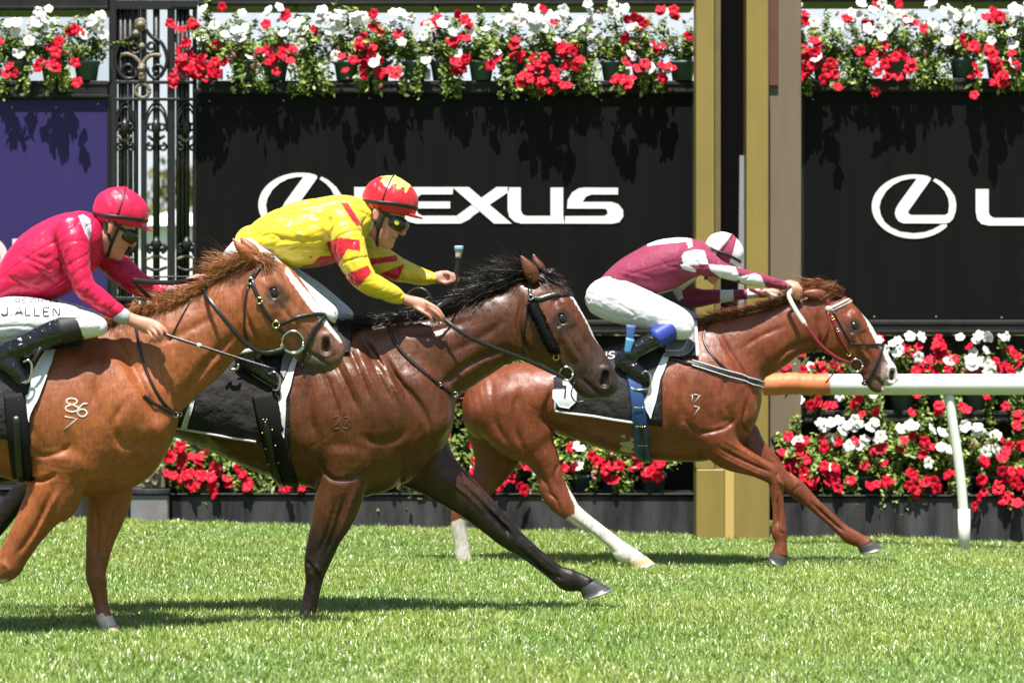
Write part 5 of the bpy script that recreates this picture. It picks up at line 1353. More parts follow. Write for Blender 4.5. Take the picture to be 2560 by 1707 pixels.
    def around(z0, z1, n=40, full=True):
        """band round the helmet from back height z0 to front height z1"""
        P_, N_ = [], []
        for i in range(n + 1):
            an = 2 * math.pi * i / n
            d = fwd3 * math.cos(an) + sd3 * math.sin(an); zz = z0 + (z1 - z0) * (math.cos(an) + 1) / 2
            c = cen + up3 * zz; hit = hv.ray_cast(Vector(c + d * .3), Vector(-d), .3)
            if hit[0] is None: continue
            P_.append(np.array(hit[0]) + d * .002); N_.append(d)
        return np.array(P_), N_
    o = MB(); p, n_ = around(-.052, .004); strap(o, p, n_, .019 * k, .003)
    keep(o.build('helmet_band', M['strap_black'], None, True), t)
    o = MB(); P_, N_ = [], []
    for an in np.linspace(-1.75, 1.75, 28):                     # over the crown, ear to ear
        d = up3 * math.cos(an) + sd3 * math.sin(an) - fwd3 * .14; d /= np.linalg.norm(d)
        hit = hv.ray_cast(Vector(cen + d * .3), Vector(-d), .32)
        if hit[0] is not None: P_.append(np.array(hit[0]) + d * .0015); N_.append(d)
    strap(o, np.array(P_), N_, .007 * k, .002); keep(o.build('helmet_strap', M['strap_black'], None, True), t)
    # harness and goggles
    o = MB()
    for sg in (-1, 1):
        pts = catmull([hp(.035, .035, sg * .088), hp(.03, -.03, sg * .078), hp(.03, -.085, sg * .062), hp(.035, -.128, sg * .035), hp(.038, -.142, 0)], 4); strap(o, pts, [(0, sg, 0)] * 14 + [(0, sg * .3, -1)] * 3, .016 * k, .004)
        pts = catmull([hp(-.035, .03, sg * .088), hp(-.01, -.02, sg * .082), hp(.03, -.07, sg * .069)], 4); strap(o, pts, [(0, sg, 0)] * 9, .013 * k, .004)
    keep(o.build('chin_strap', M['strap_black'], None, True), t)
    o = MB()
    for sg in (-1, 1):
        pts = catmull([hp(.085, .01, sg * .066), hp(.04, .018, sg * .084), (hp(.0, .04, sg * .095))], 3); strap(o, pts, [(0, sg, 0)] * 7, .018 * k, .003)
    gog = o.build('goggles', M['strap_black'], None, True); keep(gog, t)
    fd = Field(hp(.1, 0) - .12, hp(.1, 0) + .12, .0045)
    fd.chain([hc(.080, -.004, .031, .012, -.064), hc(.112, -.006, .037, .019, -.038), hc(.127, 0, .025, .02, 0), hc(.112, -.006, .037, .019, .038), hc(.080, -.004, .031, .012, .064)], .01, cap=.6)
    V, Q = fd.mesh(); V = relax(V, Q, 2, .4); keep(mesh_np('goggle_lens', V, Q, M['lens'], True, parent=None), t)
    if D.get('disc'):
        o = MB(); c = hp(.100, -.004, -.066); o.tube([c, c + np.array([.002, -.006, 0])], .013, 14); keep(o.build('goggle_disc', M['gog_yellow'], None, False), t)
    return t, fg, hp

G_ = None
Y_, R_, W_ = np.array([0.80, 0.61, 0.035]), np.array([0.60, 0.016, 0.03]), np.array([0.80, 0.80, 0.82])
MR = np.array([0.265, 0.038, 0.085])
def sub_k(V, u, v): return 1

# ---------------------------------------------------------------- leading jockey, maroon and white
def c_maroon(V, u, v):
    C = np.tile(MR, (len(V), 1)); near = V[:, 1] < 18.8 + .02
    for pl in ([(1704, 641), (1712, 630), (1738, 624), (1760, 627), (1771, 660), (1740, 662), (1708, 662)], [(1771, 660), (1838, 667), (1852, 700), (1835, 702), (1800, 694), (1776, 676)],
               [(1849, 692), (1888, 683), (1902, 690), (1916, 719), (1880, 717), (1850, 706)]):
        C[near & in_poly(u, v, pl)] = W_
    C[in_poly(u, v, [(1618, 600), (1716, 592), (1728, 596), (1732, 616), (1722, 620), (1716, 604), (1640, 612), (1618, 616)])] = W_
    C[near & in_poly(u, v, [(1700, 660), (1716, 660), (1740, 674), (1738, 682), (1706, 672)])] = W_
    C[in_poly(u, v, [(1640, 734), (1690, 722), (1738, 692), (1740, 700), (1700, 730), (1660, 742)])] = W_
    C[(~near) & in_poly(u, v, [(1668, 730), (1705, 728), (1708, 745), (1690, 756)])] = W_
    C[(~near) & (u > 1800) & (((u - 1800) // 34).astype(int) % 2 == 0)] = W_
    return C
D_jf = dict(Y=18.8, base=(1590, 830), seed=0, ear=(1783, 648), pitch=37, k=.97, silk=M['silk_maroon'], silk_col=c_maroon, fold_ax=(1, 0, .35), fold_amp=.0045, leg_ax=(1, 0, -.3), h=.0058,
  torso=[(1508, 690, 1556, 752, .145), (1535, 663, 1585, 722, .16), (1575, 635, 1632, 734, .18), (1630, 607, 1690, 722, .19), (1690, 598, 1730, 700, .185), (1735, 604, 1755, 685, .155), (1762, 622, 1768, 668, .09)],
  neck=[(1750, 650), (1784, 652)], collar=[(1756, 624, 1758, 676, .07), (1768, 630, 1770, 676, .066)],
  arm=[(1726, 612, 1712, 690, .075, -.15), (1770, 628, 1755, 690, .066, -.19), (1808, 655, 1798, 695, .056, -.20), (1845, 668, 1836, 705, .052, -.19), (1890, 681, 1880, 716, .046, -.16), (1930, 692, 1925, 720, .038, -.12), (1957, 700, 1955, 724, .033, -.09)],
  arm2=[(1716, 625, 1712, 700, .075, .15), (1724, 690, 1690, 735, .06, .20), (1745, 722, 1715, 765, .055, .21), (1800, 725, 1790, 758, .046, .18), (1870, 722, 1868, 748, .037, .12), (1905, 722, 1905, 744, .033, .09)],
  extra=[],
  folds=[([(1545, 690), (1580, 700), (1620, 720)], .008, .006), ([(1560, 680), (1600, 688), (1650, 700)], .008, .005), ([(1650, 650), (1665, 668), (1700, 668)], .008, .005), ([(1735, 650), (1745, 680), (1750, 700)], .01, .006)],
  thighs=[[(1497, 700, 1512, 790, .13, -.04), (1535, 690, 1545, 806, .115, -.085), (1590, 715, 1586, 817, .095, -.14), (1645, 740, 1640, 828, .083, -.20), (1700, 770, 1688, 848, .07, -.245), (1718, 800, 1700, 846, .062, -.25)],
          [(1500, 700, 1515, 785, .13, .04), (1540, 690, 1550, 790, .115, .085), (1600, 715, 1600, 800, .095, .14), (1655, 745, 1655, 815, .08, .20), (1725, 775, 1712, 840, .068, .245), (1738, 800, 1722, 842, .06, .25)]],
  boots=[[(1690, 816, .064, .056, -.25), (1650, 840, .064, .056, -.265), (1608, 866, .056, .05, -.275), (1572, 888, .056, .046, -.28), (1556, 904, .054, .044, -.28), (1588, 924, .052, .043, -.285), (1617, 946, .036, .038, -.285)],
         [(1720, 815, .08, .06, .25), (1675, 840, .08, .058, .265), (1630, 866, .062, .05, .275), (1597, 888, .05, .043, .28), (1579, 903, .045, .042, .28), (1611, 923, .042, .04, .285), (1643, 946, .028, .036, .285)]],
  cuff=(.12, 1.25), cuff_mat=M['blue_cuff'], cuffs=([(1952, 700, 1950, 725, .035, -.092), (1962, 702, 1960, 724, .033, -.088)], [(1900, 722, 1900, 746, .035, .092), (1912, 722, 1912, 744, .033, .088)]), cuffm=mat('maroon_cuff', (0.30, 0.045, 0.10), .5),
  hands=[dict(palm=[(1962, 712, .027, .022, -.088), (1976, 713, .034, .024, -.085), (1990, 717, .034, .022, -.08)],
              fingers=[(.0115, (1978, 712, -.105), (1983, 722, -.118), (1982, 742, -.105), (1984, 746, -.085)), (.0115, (1985, 712, -.105), (1990, 722, -.116), (1990, 745, -.103), (1991, 749, -.085)), (.011, (1991, 713, -.10), (1997, 722, -.112), (1997, 745, -.10), (1998, 748, -.085)), (.010, (1996, 715, -.095), (2003, 722, -.104), (2003, 739, -.095), (2002, 743, -.085)), (.012, (1968, 720, -.09), (1978, 732, -.075), (1992, 734, -.065))]),
         dict(palm=[(1912, 733, .027, .022, .088), (1928, 733, .033, .022, .085), (1942, 736, .032, .02, .08)],
              fingers=[(.0115, (1935, 728, .10), (1946, 736, .11), (1942, 752, .10), (1936, 755, .085)), (.0115, (1940, 728, .098), (1952, 736, .106), (1948, 753, .096), (1942, 756, .085)), (.011, (1944, 730, .09), (1957, 738, .10), (1954, 752, .09), (1948, 755, .08)), (.010, (1946, 733, .085), (1960, 741, .09), (1957, 751, .085), (1952, 754, .08)), (.012, (1922, 740, .085), (1936, 748, .07), (1950, 746, .06))])],
  cap_mat=M['silk_maroon'], cap_col=lambda lx, ly, lz, V: np.where(((lx > -.028 + .05 * (lz - .02)) & (lx < .060 - .35 * (lz - .0)))[:, None], MR * 1.2, np.array([.80, .80, .84])))
J_far, JG_far, hp_far = make_jockey('jockey in a maroon jacket with white diamond sleeves and a maroon and white quartered cap', D_jf)

# ---------------------------------------------------------------- middle jockey, yellow and red
def c_yellow(V, u, v):
    C = np.tile(Y_, (len(V), 1)); near = V[:, 1] < 14.95; q = .5 + .5 * vnoise(V, 55, 5)
    for pl in ([(816, 606), (850, 594), (899, 600), (901, 628), (868, 624), (846, 662), (832, 652)], [(869, 684), (920, 663), (929, 682), (895, 718), (872, 704)],
               [(851, 506), (870, 508), (905, 563), (892, 566), (872, 540)]):
        C[near & in_poly(u, v, pl)] = R_
    b = in_poly(u, v, [(770, 672), (800, 640), (838, 640), (840, 676)]) & near; C[b & (q > .25)] = R_
    b = in_poly(u, v, [(700, 672), (760, 640), (815, 632), (800, 672)]) & near; C[b & (q > .72)] = R_ * .8 + Y_ * .1
    for pl in ([(915, 648), (992, 638), (994, 652), (920, 664)], [(940, 690), (1012, 658), (1000, 690), (985, 712), (950, 706)]):
        C[(~near) & in_poly(u, v, pl)] = R_
    return C
def cap_red(lx, ly, lz, V):
    C = np.tile(R_, (len(V), 1)); q = vnoise(V, 70, 6)
    C[(lz > .078 + .02 * q) & (lx < .085) & (lx > -.07 + .02 * q)] = Y_ * np.array([1, 1.05, 4])
    return C
D_jm = dict(Y=14.95, base=(720, 800), seed=3, ear=(949, 541), pitch=19, k=1.07, yaw=6, silk=M['silk_yellow'], silk_col=c_yellow, fold_ax=(1, .2, .2), fold_amp=.0075, leg_ax=(1, 0, -.6), disc=True, hair=(0.36, 0.20, 0.12),
  torso=[(602, 570, 648, 645, .145), (620, 570, 678, 640, .16), (660, 540, 712, 662, .185), (725, 511, 775, 668, .205), (790, 498, 828, 660, .205), (850, 490, 868, 625, .185), (897, 498, 892, 590, .135), (913, 508, 910, 575, .085)],
  neck=[(900, 555), (945, 562)], collar=[(908, 505, 912, 585, .08), (918, 512, 924, 592, .074)],
  arm=[(858, 505, 838, 605, .088, -.16), (898, 565, 830, 622, .078, -.21), (920, 640, 848, 664, .072, -.235), (940, 684, 884, 714, .064, -.24), (968, 702, 928, 738, .058, -.215), (994, 716, 966, 752, .050, -.18), (1006, 728, 988, 758, .042, -.155)],
  arm2=[(868, 520, 855, 610, .085, .16), (925, 585, 890, 650, .075, .205), (985, 632, 950, 692, .068, .21), (1020, 652, 1000, 706, .06, .185), (1060, 672, 1050, 712, .048, .15), (1084, 682, 1076, 710, .038, .13)],
  folds=[([(640, 590), (690, 600), (760, 605), (820, 600)], .014, .008), ([(660, 620), (720, 640), (790, 640)], .012, .008), ([(830, 545), (835, 590), (825, 640)], .014, .014), ([(700, 545), (780, 540), (850, 560)], .016, .006), ([(900, 590), (880, 640), (900, 690)], .012, .006), ([(640, 605), (665, 640), (700, 660)], .012, .007), ([(735, 580), (760, 590), (765, 597)], .006, -.006)],
  thighs=[[(585, 610, 610, 700, .13, -.04), (620, 590, 640, 700, .12, -.08), (680, 640, 655, 735, .10, -.14), (740, 685, 705, 765, .088, -.20), (800, 735, 765, 802, .076, -.245), (836, 765, 812, 815, .066, -.26)],
          [(590, 610, 615, 690, .13, .04), (640, 600, 650, 690, .115, .085), (720, 655, 690, 735, .095, .14), (790, 702, 765, 770, .082, .20), (852, 752, 830, 808, .07, .245), (874, 772, 856, 814, .062, .25)]],
  boots=[[(815, 792, .068, .06, -.26), (760, 815, .068, .06, -.275), (695, 845, .058, .05, -.285), (640, 868, .054, .045, -.29), (608, 892, .05, .044, -.29), (648, 925, .045, .042, -.295), (688, 955, .030, .038, -.295)],
         [(855, 790, .08, .06, .25), (800, 815, .08, .058, .265), (735, 845, .062, .05, .275), (680, 868, .05, .043, .28), (648, 892, .045, .042, .28), (688, 925, .042, .04, .285), (728, 955, .028, .036, .285)]],
  cuff=(.1, .9), cuff_mat=M['boot_cuff'], cuffs=([(1000, 725, 982, 757, .042, -.158), (1008, 730, 991, 760, .038, -.152)], [(1080, 681, 1073, 711, .039, .132), (1088, 684, 1082, 709, .036, .128)]), cuffm=mat('yellow_cuff', (0.80, 0.60, 0.02), .45),
  hands=[dict(palm=[(1000, 744, .027, .026, -.152), (1022, 752, .029, .027, -.15), (1048, 761, .036, .027, -.147), (1066, 768, .034, .024, -.145)],
              fingers=[(.0115, (1066, 757, -.165), (1092, 771, -.175), (1106, 788, -.17), (1113, 801, -.155)), (.012, (1066, 763, -.16), (1088, 779, -.178), (1101, 794, -.172), (1107, 806, -.155)), (.0115, (1062, 769, -.15), (1082, 785, -.165), (1094, 799, -.16), (1098, 809, -.145)), (.0105, (1060, 773, -.14), (1074, 788, -.15), (1084, 800, -.148), (1088, 808, -.135)), (.0125, (1036, 766, -.16), (1058, 780, -.178), (1072, 790, -.172), (1080, 801, -.16))]),
         dict(palm=[(1084, 695, .027, .024, .128), (1102, 693, .034, .026, .124), (1118, 692, .034, .024, .12)],
              fingers=[(.0115, (1112, 683, .10), (1126, 685, .09), (1128, 700, .085), (1118, 706, .09)), (.0115, (1118, 684, .11), (1134, 687, .098), (1136, 701, .09), (1126, 707, .095)), (.011, (1122, 687, .12), (1140, 690, .11), (1141, 702, .10), (1132, 707, .10)), (.010, (1124, 691, .13), (1143, 694, .12), (1144, 703, .11), (1136, 708, .105)), (.012, (1100, 702, .11), (1116, 708, .095), (1130, 704, .085))])],
  cap_mat=M['silk_yellow'], cap_col=cap_red)
J_mid, JG_mid, hp_mid = make_jockey('jockey in a shiny yellow jacket with red sleeve bands and a red cap', D_jm)

# ---------------------------------------------------------------- left jockey, crimson
def c_pink(V, u, v):
    C = np.tile(np.array([0.64, 0.014, 0.075]), (len(V), 1))
    st = np.sin(u * .80 + v * .55); C *= (1 + .20 * st)[:, None]
    C[in_poly(u, v, [(196, 540), (208, 536), (226, 548), (228, 575), (224, 602), (214, 585)])] = (0.52, 0.54, 0.58)
    return C
D_jl = dict(Y=14.0, base=(60, 830), seed=6, ear=(274, 569), pitch=20, k=1.0, yaw=-14, silk=M['silk_pink'], silk_col=c_pink, fold_ax=(1, 0, .6), fold_amp=.005, leg_ax=(1, 0, 0), hair=(0.35, 0.20, 0.15),
  torso=[(-35, 715, -30, 800, .15), (0, 672, 50, 752, .165), (35, 622, 100, 750, .185), (80, 572, 150, 744, .205), (130, 544, 192, 712, .205), (180, 530, 212, 668, .185), (222, 535, 226, 615, .135), (240, 545, 244, 605, .085)],
  neck=[(236, 590), (275, 592)], collar=[(236, 545, 238, 615, .08), (246, 552, 250, 618, .074)],
  arm=[(196, 535, 158, 612, .088, -.16), (222, 592, 145, 622, .078, -.21), (225, 650, 162, 664, .072, -.235), (230, 696, 190, 734, .064, -.245), (262, 726, 228, 768, .058, -.23), (286, 748, 262, 788, .050, -.215), (306, 762, 288, 800, .043, -.20)],
  arm2=[(226, 560, 200, 640, .085, .16), (272, 605, 240, 665, .075, .21), (320, 645, 285, 705, .07, .215), (362, 685, 340, 740, .062, .19), (395, 700, 388, 742, .052, .15), (420, 712, 418, 740, .04, .125)],
  folds=[([(60, 640), (110, 660), (150, 680)], .010, .007), ([(80, 660), (130, 690), (165, 720)], .010, .007), ([(150, 600), (165, 650), (175, 690)], .013, .012), ([(30, 690), (70, 710), (120, 735)], .010, .006), ([(200, 625), (190, 650), (205, 680)], .010, .006), ([(150, 640), (130, 650), (100, 640)], .012, .008)],
  thighs=[[(-60, 735, -40, 860, .13, -.05), (-10, 740, 5, 868, .115, -.10), (60, 742, 65, 862, .098, -.16), (140, 755, 140, 855, .086, -.21), (215, 775, 205, 848, .074, -.25), (258, 796, 240, 840, .062, -.26)],
          [(-60, 735, -40, 850, .13, .05), (-10, 735, 0, 845, .115, .10), (70, 735, 70, 832, .095, .16), (150, 750, 150, 830, .082, .21), (225, 772, 220, 832, .07, .25), (262, 792, 252, 835, .06, .25)]],
  boots=[[(200, 814, .062, .058, -.26), (150, 826, .066, .06, -.275), (100, 846, .060, .05, -.285), (52, 868, .056, .045, -.29), (12, 888, .052, .044, -.29), (36, 922, .046, .042, -.295), (62, 950, .030, .038, -.295)],
         [(220, 812, .075, .06, .25), (170, 826, .074, .058, .265), (120, 844, .062, .05, .275), (72, 866, .05, .043, .28), (32, 886, .045, .042, .28), (56, 920, .042, .04, .285), (82, 948, .028, .036, .285)]],
  cuff=(-.1, 1.0), cuff_mat=M['boot_cuff'], cuffs=([(304, 764, 286, 804, .044, -.2), (322, 776, 305, 811, .040, -.195)], [(416, 711, 414, 742, .041, .127), (428, 714, 427, 740, .038, .122)]), cuffm=M['cuff_grey'],
  hands=[dict(palm=[(316, 793, .030, .026, -.195), (340, 804, .033, .027, -.19), (368, 814, .039, .027, -.188), (386, 820, .036, .025, -.186)],
              fingers=[(.0125, (386, 806, -.20), (405, 818, -.214), (417, 833, -.21), (421, 848, -.195)), (.0125, (384, 812, -.205), (399, 826, -.222), (405, 842, -.215), (400, 854, -.198)), (.012, (378, 820, -.205), (389, 834, -.22), (393, 847, -.212), (386, 856, -.196)), (.0105, (370, 826, -.2), (378, 840, -.212), (380, 850, -.206), (373, 856, -.192)), (.013, (358, 806, -.175), (382, 824, -.165), (404, 838, -.17))]),
         dict(palm=[(440, 726, .029, .025, .12), (470, 712, .033, .027, .115), (496, 702, .036, .026, .11)],
              fingers=[(.0125, (495, 692, .09), (520, 692, .08), (530, 706, .075), (520, 718, .08)), (.0125, (498, 694, .10), (526, 697, .09), (534, 711, .083), (524, 722, .088)), (.012, (496, 700, .11), (520, 704, .10), (524, 717, .095), (514, 726, .095)), (.0105, (490, 706, .12), (508, 712, .112), (510, 722, .105), (502, 728, .10)), (.013, (476, 700, .085), (498, 708, .07), (516, 714, .068))])],
  cap_mat=M['silk_pink'], cap_col=lambda lx, ly, lz, V: np.tile(np.array([0.68, 0.018, 0.075]), (len(V), 1)))
J_left, JG_left, hp_left = make_jockey('jockey in a ribbed crimson jacket and plain crimson cap with dark goggles', D_jl)
# ================================================================ TACK
M['leather'] = mat('black_leather_strap', (0.014, 0.012, 0.012), 0.34, spec=.5, coat=.15, bump=(120, .15))
M['red_strap'] = mat('dark_red_strap', (0.22, 0.020, 0.028), 0.4, spec=.5)
M['white_strap'] = mat('white_rubber_strap', (0.66, 0.68, 0.58), 0.5)
M['steel'] = mat('polished_steel', (0.66, 0.66, 0.64), 0.18, metal=1.0)
M['brass'] = mat('brass_buckle', (0.66, 0.52, 0.20), 0.25, metal=1.0)
M['cloth_black'] = mat('black_saddle_cloth', (0.026, 0.0235, 0.025), 0.75, spec=.3, bump=(7, .7, 4, .06))
M['cloth_white'] = mat('white_cloth_trim', (0.76, 0.77, 0.80), 0.6, bump=(60, .1))
M['grey_pad'] = mat('grey_saddle_pad', (0.22, 0.21, 0.22), 0.6, bump=(60, .2))
M['blue_web'] = mat('navy_blue_webbing', (0.018, 0.065, 0.20), 0.5, bump=(200, .2))
M['sky_web'] = mat('light_blue_webbing', (0.07, 0.24, 0.42), 0.5)
M['web_black'] = mat('black_girth_webbing', (0.011, 0.0105, 0.011), 0.7, spec=.2, bump=(180, .3))
M['fleece'] = mat('black_sheepskin', (0.009, 0.009, 0.009), 0.95, spec=.08)
M['whip_cap'] = mat('blue_and_white_cap', (0.30, 0.52, 0.68), 0.4)
M['cream'] = mat('cream_grip', (0.62, 0.55, 0.40), 0.5)

GLY = {'J': [[(.7, 0), (.7, .8), (.5, 1), (.2, 1), (0, .8)]], '.': [[(.1, .95), (.14, 1)]], 'A': [[(0, 1), (.4, 0), (.8, 1)], [(.14, .65), (.66, .65)]], 'L': [[(.05, 0), (.05, 1), (.65, 1)]],
       'E': [[(.65, 0), (.05, 0), (.05, 1), (.65, 1)], [(.05, .48), (.55, .48)]], 'N': [[(.05, 1), (.05, 0), (.72, 1), (.72, 0)]], 'G': [[(.7, .15), (.45, 0), (.15, .1), (0, .5), (.15, .9), (.45, 1), (.7, .85), (.7, .55), (.42, .55)]],
       'O': [[(.4, 0), (.1, .15), (0, .5), (.1, .85), (.4, 1), (.7, .85), (.8, .5), (.7, .15), (.4, 0)]], 'R': [[(.05, 1), (.05, 0), (.5, 0), (.68, .14), (.68, .36), (.5, .5), (.05, .5)], [(.4, .5), (.7, 1)]],
       'S': [[(.68, .12), (.45, 0), (.15, .05), (.03, .24), (.2, .45), (.5, .55), (.67, .76), (.5, .97), (.2, 1), (0, .86)]], 'U': [[(.05, 0), (.05, .75), (.2, 1), (.52, 1), (.68, .75), (.68, 0)]],
       '8': [[(.38, .47), (.1, .34), (.08, .12), (.36, 0), (.64, .12), (.62, .34), (.38, .47), (.06, .64), (.06, .88), (.38, 1), (.7, .88), (.7, .64), (.38, .47)]], '6': [[(.66, .06), (.4, .06), (.12, .38), (.02, .72), (.2, .98), (.5, .98), (.68, .74), (.5, .5), (.2, .5), (.04, .68)]],
       '7': [[(0, 0), (.66, .04), (.1, 1)]], '1': [[(.1, .2), (.34, 0), (.34, 1)]], '2': [[(.02, .2), (.2, .02), (.5, .02), (.64, .22), (.5, .5), (.02, 1), (.66, 1)]], '3': [[(.04, .08), (.4, 0), (.62, .2), (.4, .45), (.66, .72), (.4, 1), (.02, .9)]]}
def writing(text, u, v, hgt, wid, ang, r, bvh, Y, m, name, par, lift=.001, slant=0.0):
    o = MB(); ca, sa = math.cos(math.radians(ang)), math.sin(math.radians(ang)); cx = 0
    for ch in text:
        for st in GLY[ch]:
            q = [(cx + x * wid - slant * (y - 1) * hgt, y * hgt) for x, y in st]
            q = catmull(q, 3) if len(q) > 3 else q
            pn = [on_skin(bvh, u + ca * x - sa * y, v + sa * x + ca * y, Y, lift) for x, y in q]
            strap(o, [p for p, n_ in pn], [n_ * .4 + np.array([0, -.8, .15]) for p, n_ in pn], 2 * r, .0012)
        cx += wid * (1.06 if ch not in '.1' else .55)
    return keep(o.build(name, m, None, True), par)

def drape(bvh, Y, us, vb, lift, thick=.006, nphi=22, vt=None):
    """cloth hung over the back: us columns (u), vb lower edge (v) per column"""
    rows = []
    for u, v in zip(us, vb):
        x = P(u, 0, Y)[0]; zb = P(u, v, Y - .25)[2]
        top = bvh.ray_cast(Vector((x, Y, 3.2)), Vector((0, 0, -1)), 3)[0]
        c = np.array([x, Y, top[2] - .30])
        def hit(phi):
            d = np.array([0, -math.sin(phi), math.cos(phi)]); h = bvh.ray_cast(Vector(c + d * 1.1), Vector(-d), 1.1)
            return (np.array(h[0]) if h[0] is not None else c + d * .25), d
        ph = .3
        while ph < 2.6 and hit(ph)[0][2] > zb: ph += .02
        line = []
        for f in np.linspace(1, -1, 2 * nphi + 1):
            p, d = hit(f * ph); line.append(p + d * lift)
        line = np.array(line); line[1:-1] = .25 * line[:-2] + .5 * line[1:-1] + .25 * line[2:]
        rows.append(line)
    A = np.array(rows)
    A[1:-1] = .25 * A[:-2] + .5 * A[1:-1] + .25 * A[2:]
    n, m = A.shape[:2]
    cen = A.mean(1, keepdims=True); dirs = A - cen; dirs[:, :, 0] = 0; dirs /= np.linalg.norm(dirs, axis=2, keepdims=True)
    B = A + dirs * thick
    V = np.vstack([B.reshape(-1, 3), A.reshape(-1, 3)]); Fc = []; o = n * m
    for i in range(n - 1):
        for j in range(m - 1):
            a, b, c2, d2 = i*m+j, (i+1)*m+j, (i+1)*m+j+1, i*m+j+1
            Fc.append((a, d2, c2, b)); Fc.append((a+o, b+o, c2+o, d2+o))
    for i in range(n - 1):
        for j in (0, m - 1): a, b = i*m+j, (i+1)*m+j; Fc.append((a, b, b+o, a+o) if j == 0 else (b, a, a+o, b+o))
    for j in range(m - 1):
        for i in (0, n - 1): a, b = i*m+j, i*m+j+1; Fc.append((b, a, a+o, b+o) if i == 0 else (a, b, b+o, a+o))
    return V, Fc, B

def patch(poly, bvh, Y, lift, m, name, par, mirror=True, step=9):
    """flat-cut piece of cloth lying on the flank"""
    bm = bmesh.new(); vs = [bm.verts.new((a, b, 0)) for a, b in poly]; bm.faces.new(vs)
    bmesh.ops.triangulate(bm, faces=bm.faces)
    for _ in range(5):
        long = [e for e in bm.edges if e.calc_length() > step]
        if not long: break
        bmesh.ops.subdivide_edges(bm, edges=long, cuts=1); bmesh.ops.triangulate(bm, faces=[f for f in bm.faces if len(f.verts) > 3])
    bm.verts.index_update()
    V = np.array([on_skin(bvh, v.co.x, v.co.y, Y, lift)[0] for v in bm.verts]); Fc = [[v.index for v in f.verts] for f in bm.faces]
    bd = [[v.index for v in e.verts] for e in bm.edges if len(e.link_faces) == 1]; bm.free()
    n = len(V); IN = V + np.array([0, .004, 0])
    F2 = Fc + [[i + n for i in f][::-1] for f in Fc] + [[a, b, b + n, a + n] for a, b in bd]
    W = np.vstack([V, IN])
    if mirror:
        W2 = W.copy(); W2[:, 1] = 2 * Y - W2[:, 1]; k = len(W)
        keep(mesh_np(name, W2, [f[::-1] for f in F2], m, True, parent=None), par)
    return keep(mesh_np(name, W, F2, m, True, parent=None), par)

def ringpts(bvh, u, v, r, Y, lift, n=18, squash=1.0):
    p, nn = on_skin(bvh, u, v, Y, lift)
    return [p + np.array([r * math.cos(a), 0, r * squash * math.sin(a)]) for a in np.linspace(0, 2 * math.pi, n)]

def straps(par, bvh, Y, spec):
    for nm, uv, w, m, *rest in spec:
        o = MB(); p, q = skin_strap(o, bvh, uv, Y, w, rest[0] if rest else .003, .004, 5, False)
        keep(o.build(nm, M[m], None, True), par)
        o = MB(); p2 = p * np.array([1, -1, 1]) + np.array([0, 2 * Y, 0]); strap(o, p2[::-1], (q * np.array([1, -1, 1]))[::-1], w, .004)
        keep(o.build(nm, M[m], None, True), par)

def rings(par, bvh, Y, spec):
    for nm, u, v, r, th, m, *rest in spec:
        o = MB(); pts = ringpts(bvh, u, v, r, Y, rest[0] if rest else .008)
        o.tube(pts, th, 7); keep(o.build(nm, M[m], None, True), par)
        o = MB(); o.tube([p * np.array([1, -1, 1]) + np.array([0, 2 * Y, 0]) for p in pts], th, 7); keep(o.build(nm, M[m], None, True), par)

def free_strap(par, nm, pts, w, m, nrm=(0, -1, 0), thick=.003, n=5):
    """strap hanging in the air: pts u, v, Y"""
    C = catmull([P(*p) for p in pts], n); o = MB(); strap(o, C, [nrm] * len(C), w, thick); return keep(o.build(nm, M[m], None, True), par)
def free_tube(par, nm, pts, r, m, n=5, k=8):
    C = catmull([P(*p) for p in pts], n)
    rr = r if not hasattr(r, '__len__') else np.interp(np.linspace(0, 1, len(C)), np.linspace(0, 1, len(r)), r)
    o = MB(); o.tube(C, rr, k); return keep(o.build(nm, M[m], None, True), par)

def stirrup(par, pts, r=.006):
    o = MB(); o.tube(catmull([P(*p) for p in pts], 4), r, 8); keep(o.build('stirrup_iron', M['steel'], None, True), par)
def at3(H): return tuple(P(*H))

# ---------------------------------------------------------------- leading horse
Y = 18.8; b = B_far and T_far
T = thing('saddle_cloth', 'black saddle cloth with white edging and a number on the leading horse', 'saddle cloth', loc=at3((1480, 1030, Y)))
us = list(np.linspace(1386, 1650, 16)); vb = [1024 + (u - 1386) * .14 for u in us]
V, Fc, B = drape(T_far, Y, us, vb, .008); keep(mesh_np('cloth', V, Fc, M['cloth_black'], True, parent=None), T)
o = MB(); o.tube([B[i][0] for i in range(len(B) - 4)], .008, 7); o.tube([B[i][-1] for i in range(len(B) - 4)], .008, 7); o.tube([B[0][j] for j in range(len(B[0]))], .008, 7); keep(o.build('piping', M['cloth_white'], None, True), T)
patch([(1690, 838), (1700, 838), (1676, 890), (1650, 950), (1640, 1000), (1626, 1044), (1612, 1020), (1609, 1000), (1618, 985), (1626, 968), (1634, 940), (1656, 895)], T_far, Y, .020, M['cloth_white'], 'front_trim', T)
oct_ = [(1409, 946), (1432, 957), (1444, 973), (1442, 1002), (1423, 1019), (1398, 1014), (1385, 996), (1385, 960), (1392, 946)]
patch(oct_, T_far, Y, .022, M['cloth_white'], 'number_patch', T, False, 6)
patch([(1384, 947), (1407, 947), (1408, 966), (1417, 967), (1414, 993), (1410, 992), (1412, 973), (1384, 973)], T_far, Y, .027, M['cloth_black'], 'number', T, False, 5)
writing('US', 1500, 889, 15, 20, -2, .004, T_far, Y, M['cloth_white'], 'lettering', T, .024, .25)
T = thing('saddle', 'black racing saddle with grey padding and navy blue girth under the maroon jockey', 'saddle', loc=at3((1620, 870, Y)))
us = list(np.linspace(1470, 1738, 14)); vb = [868 - (u - 1470) * .02 + 28 * smooth01((u - 1600) / 90) for u in us]
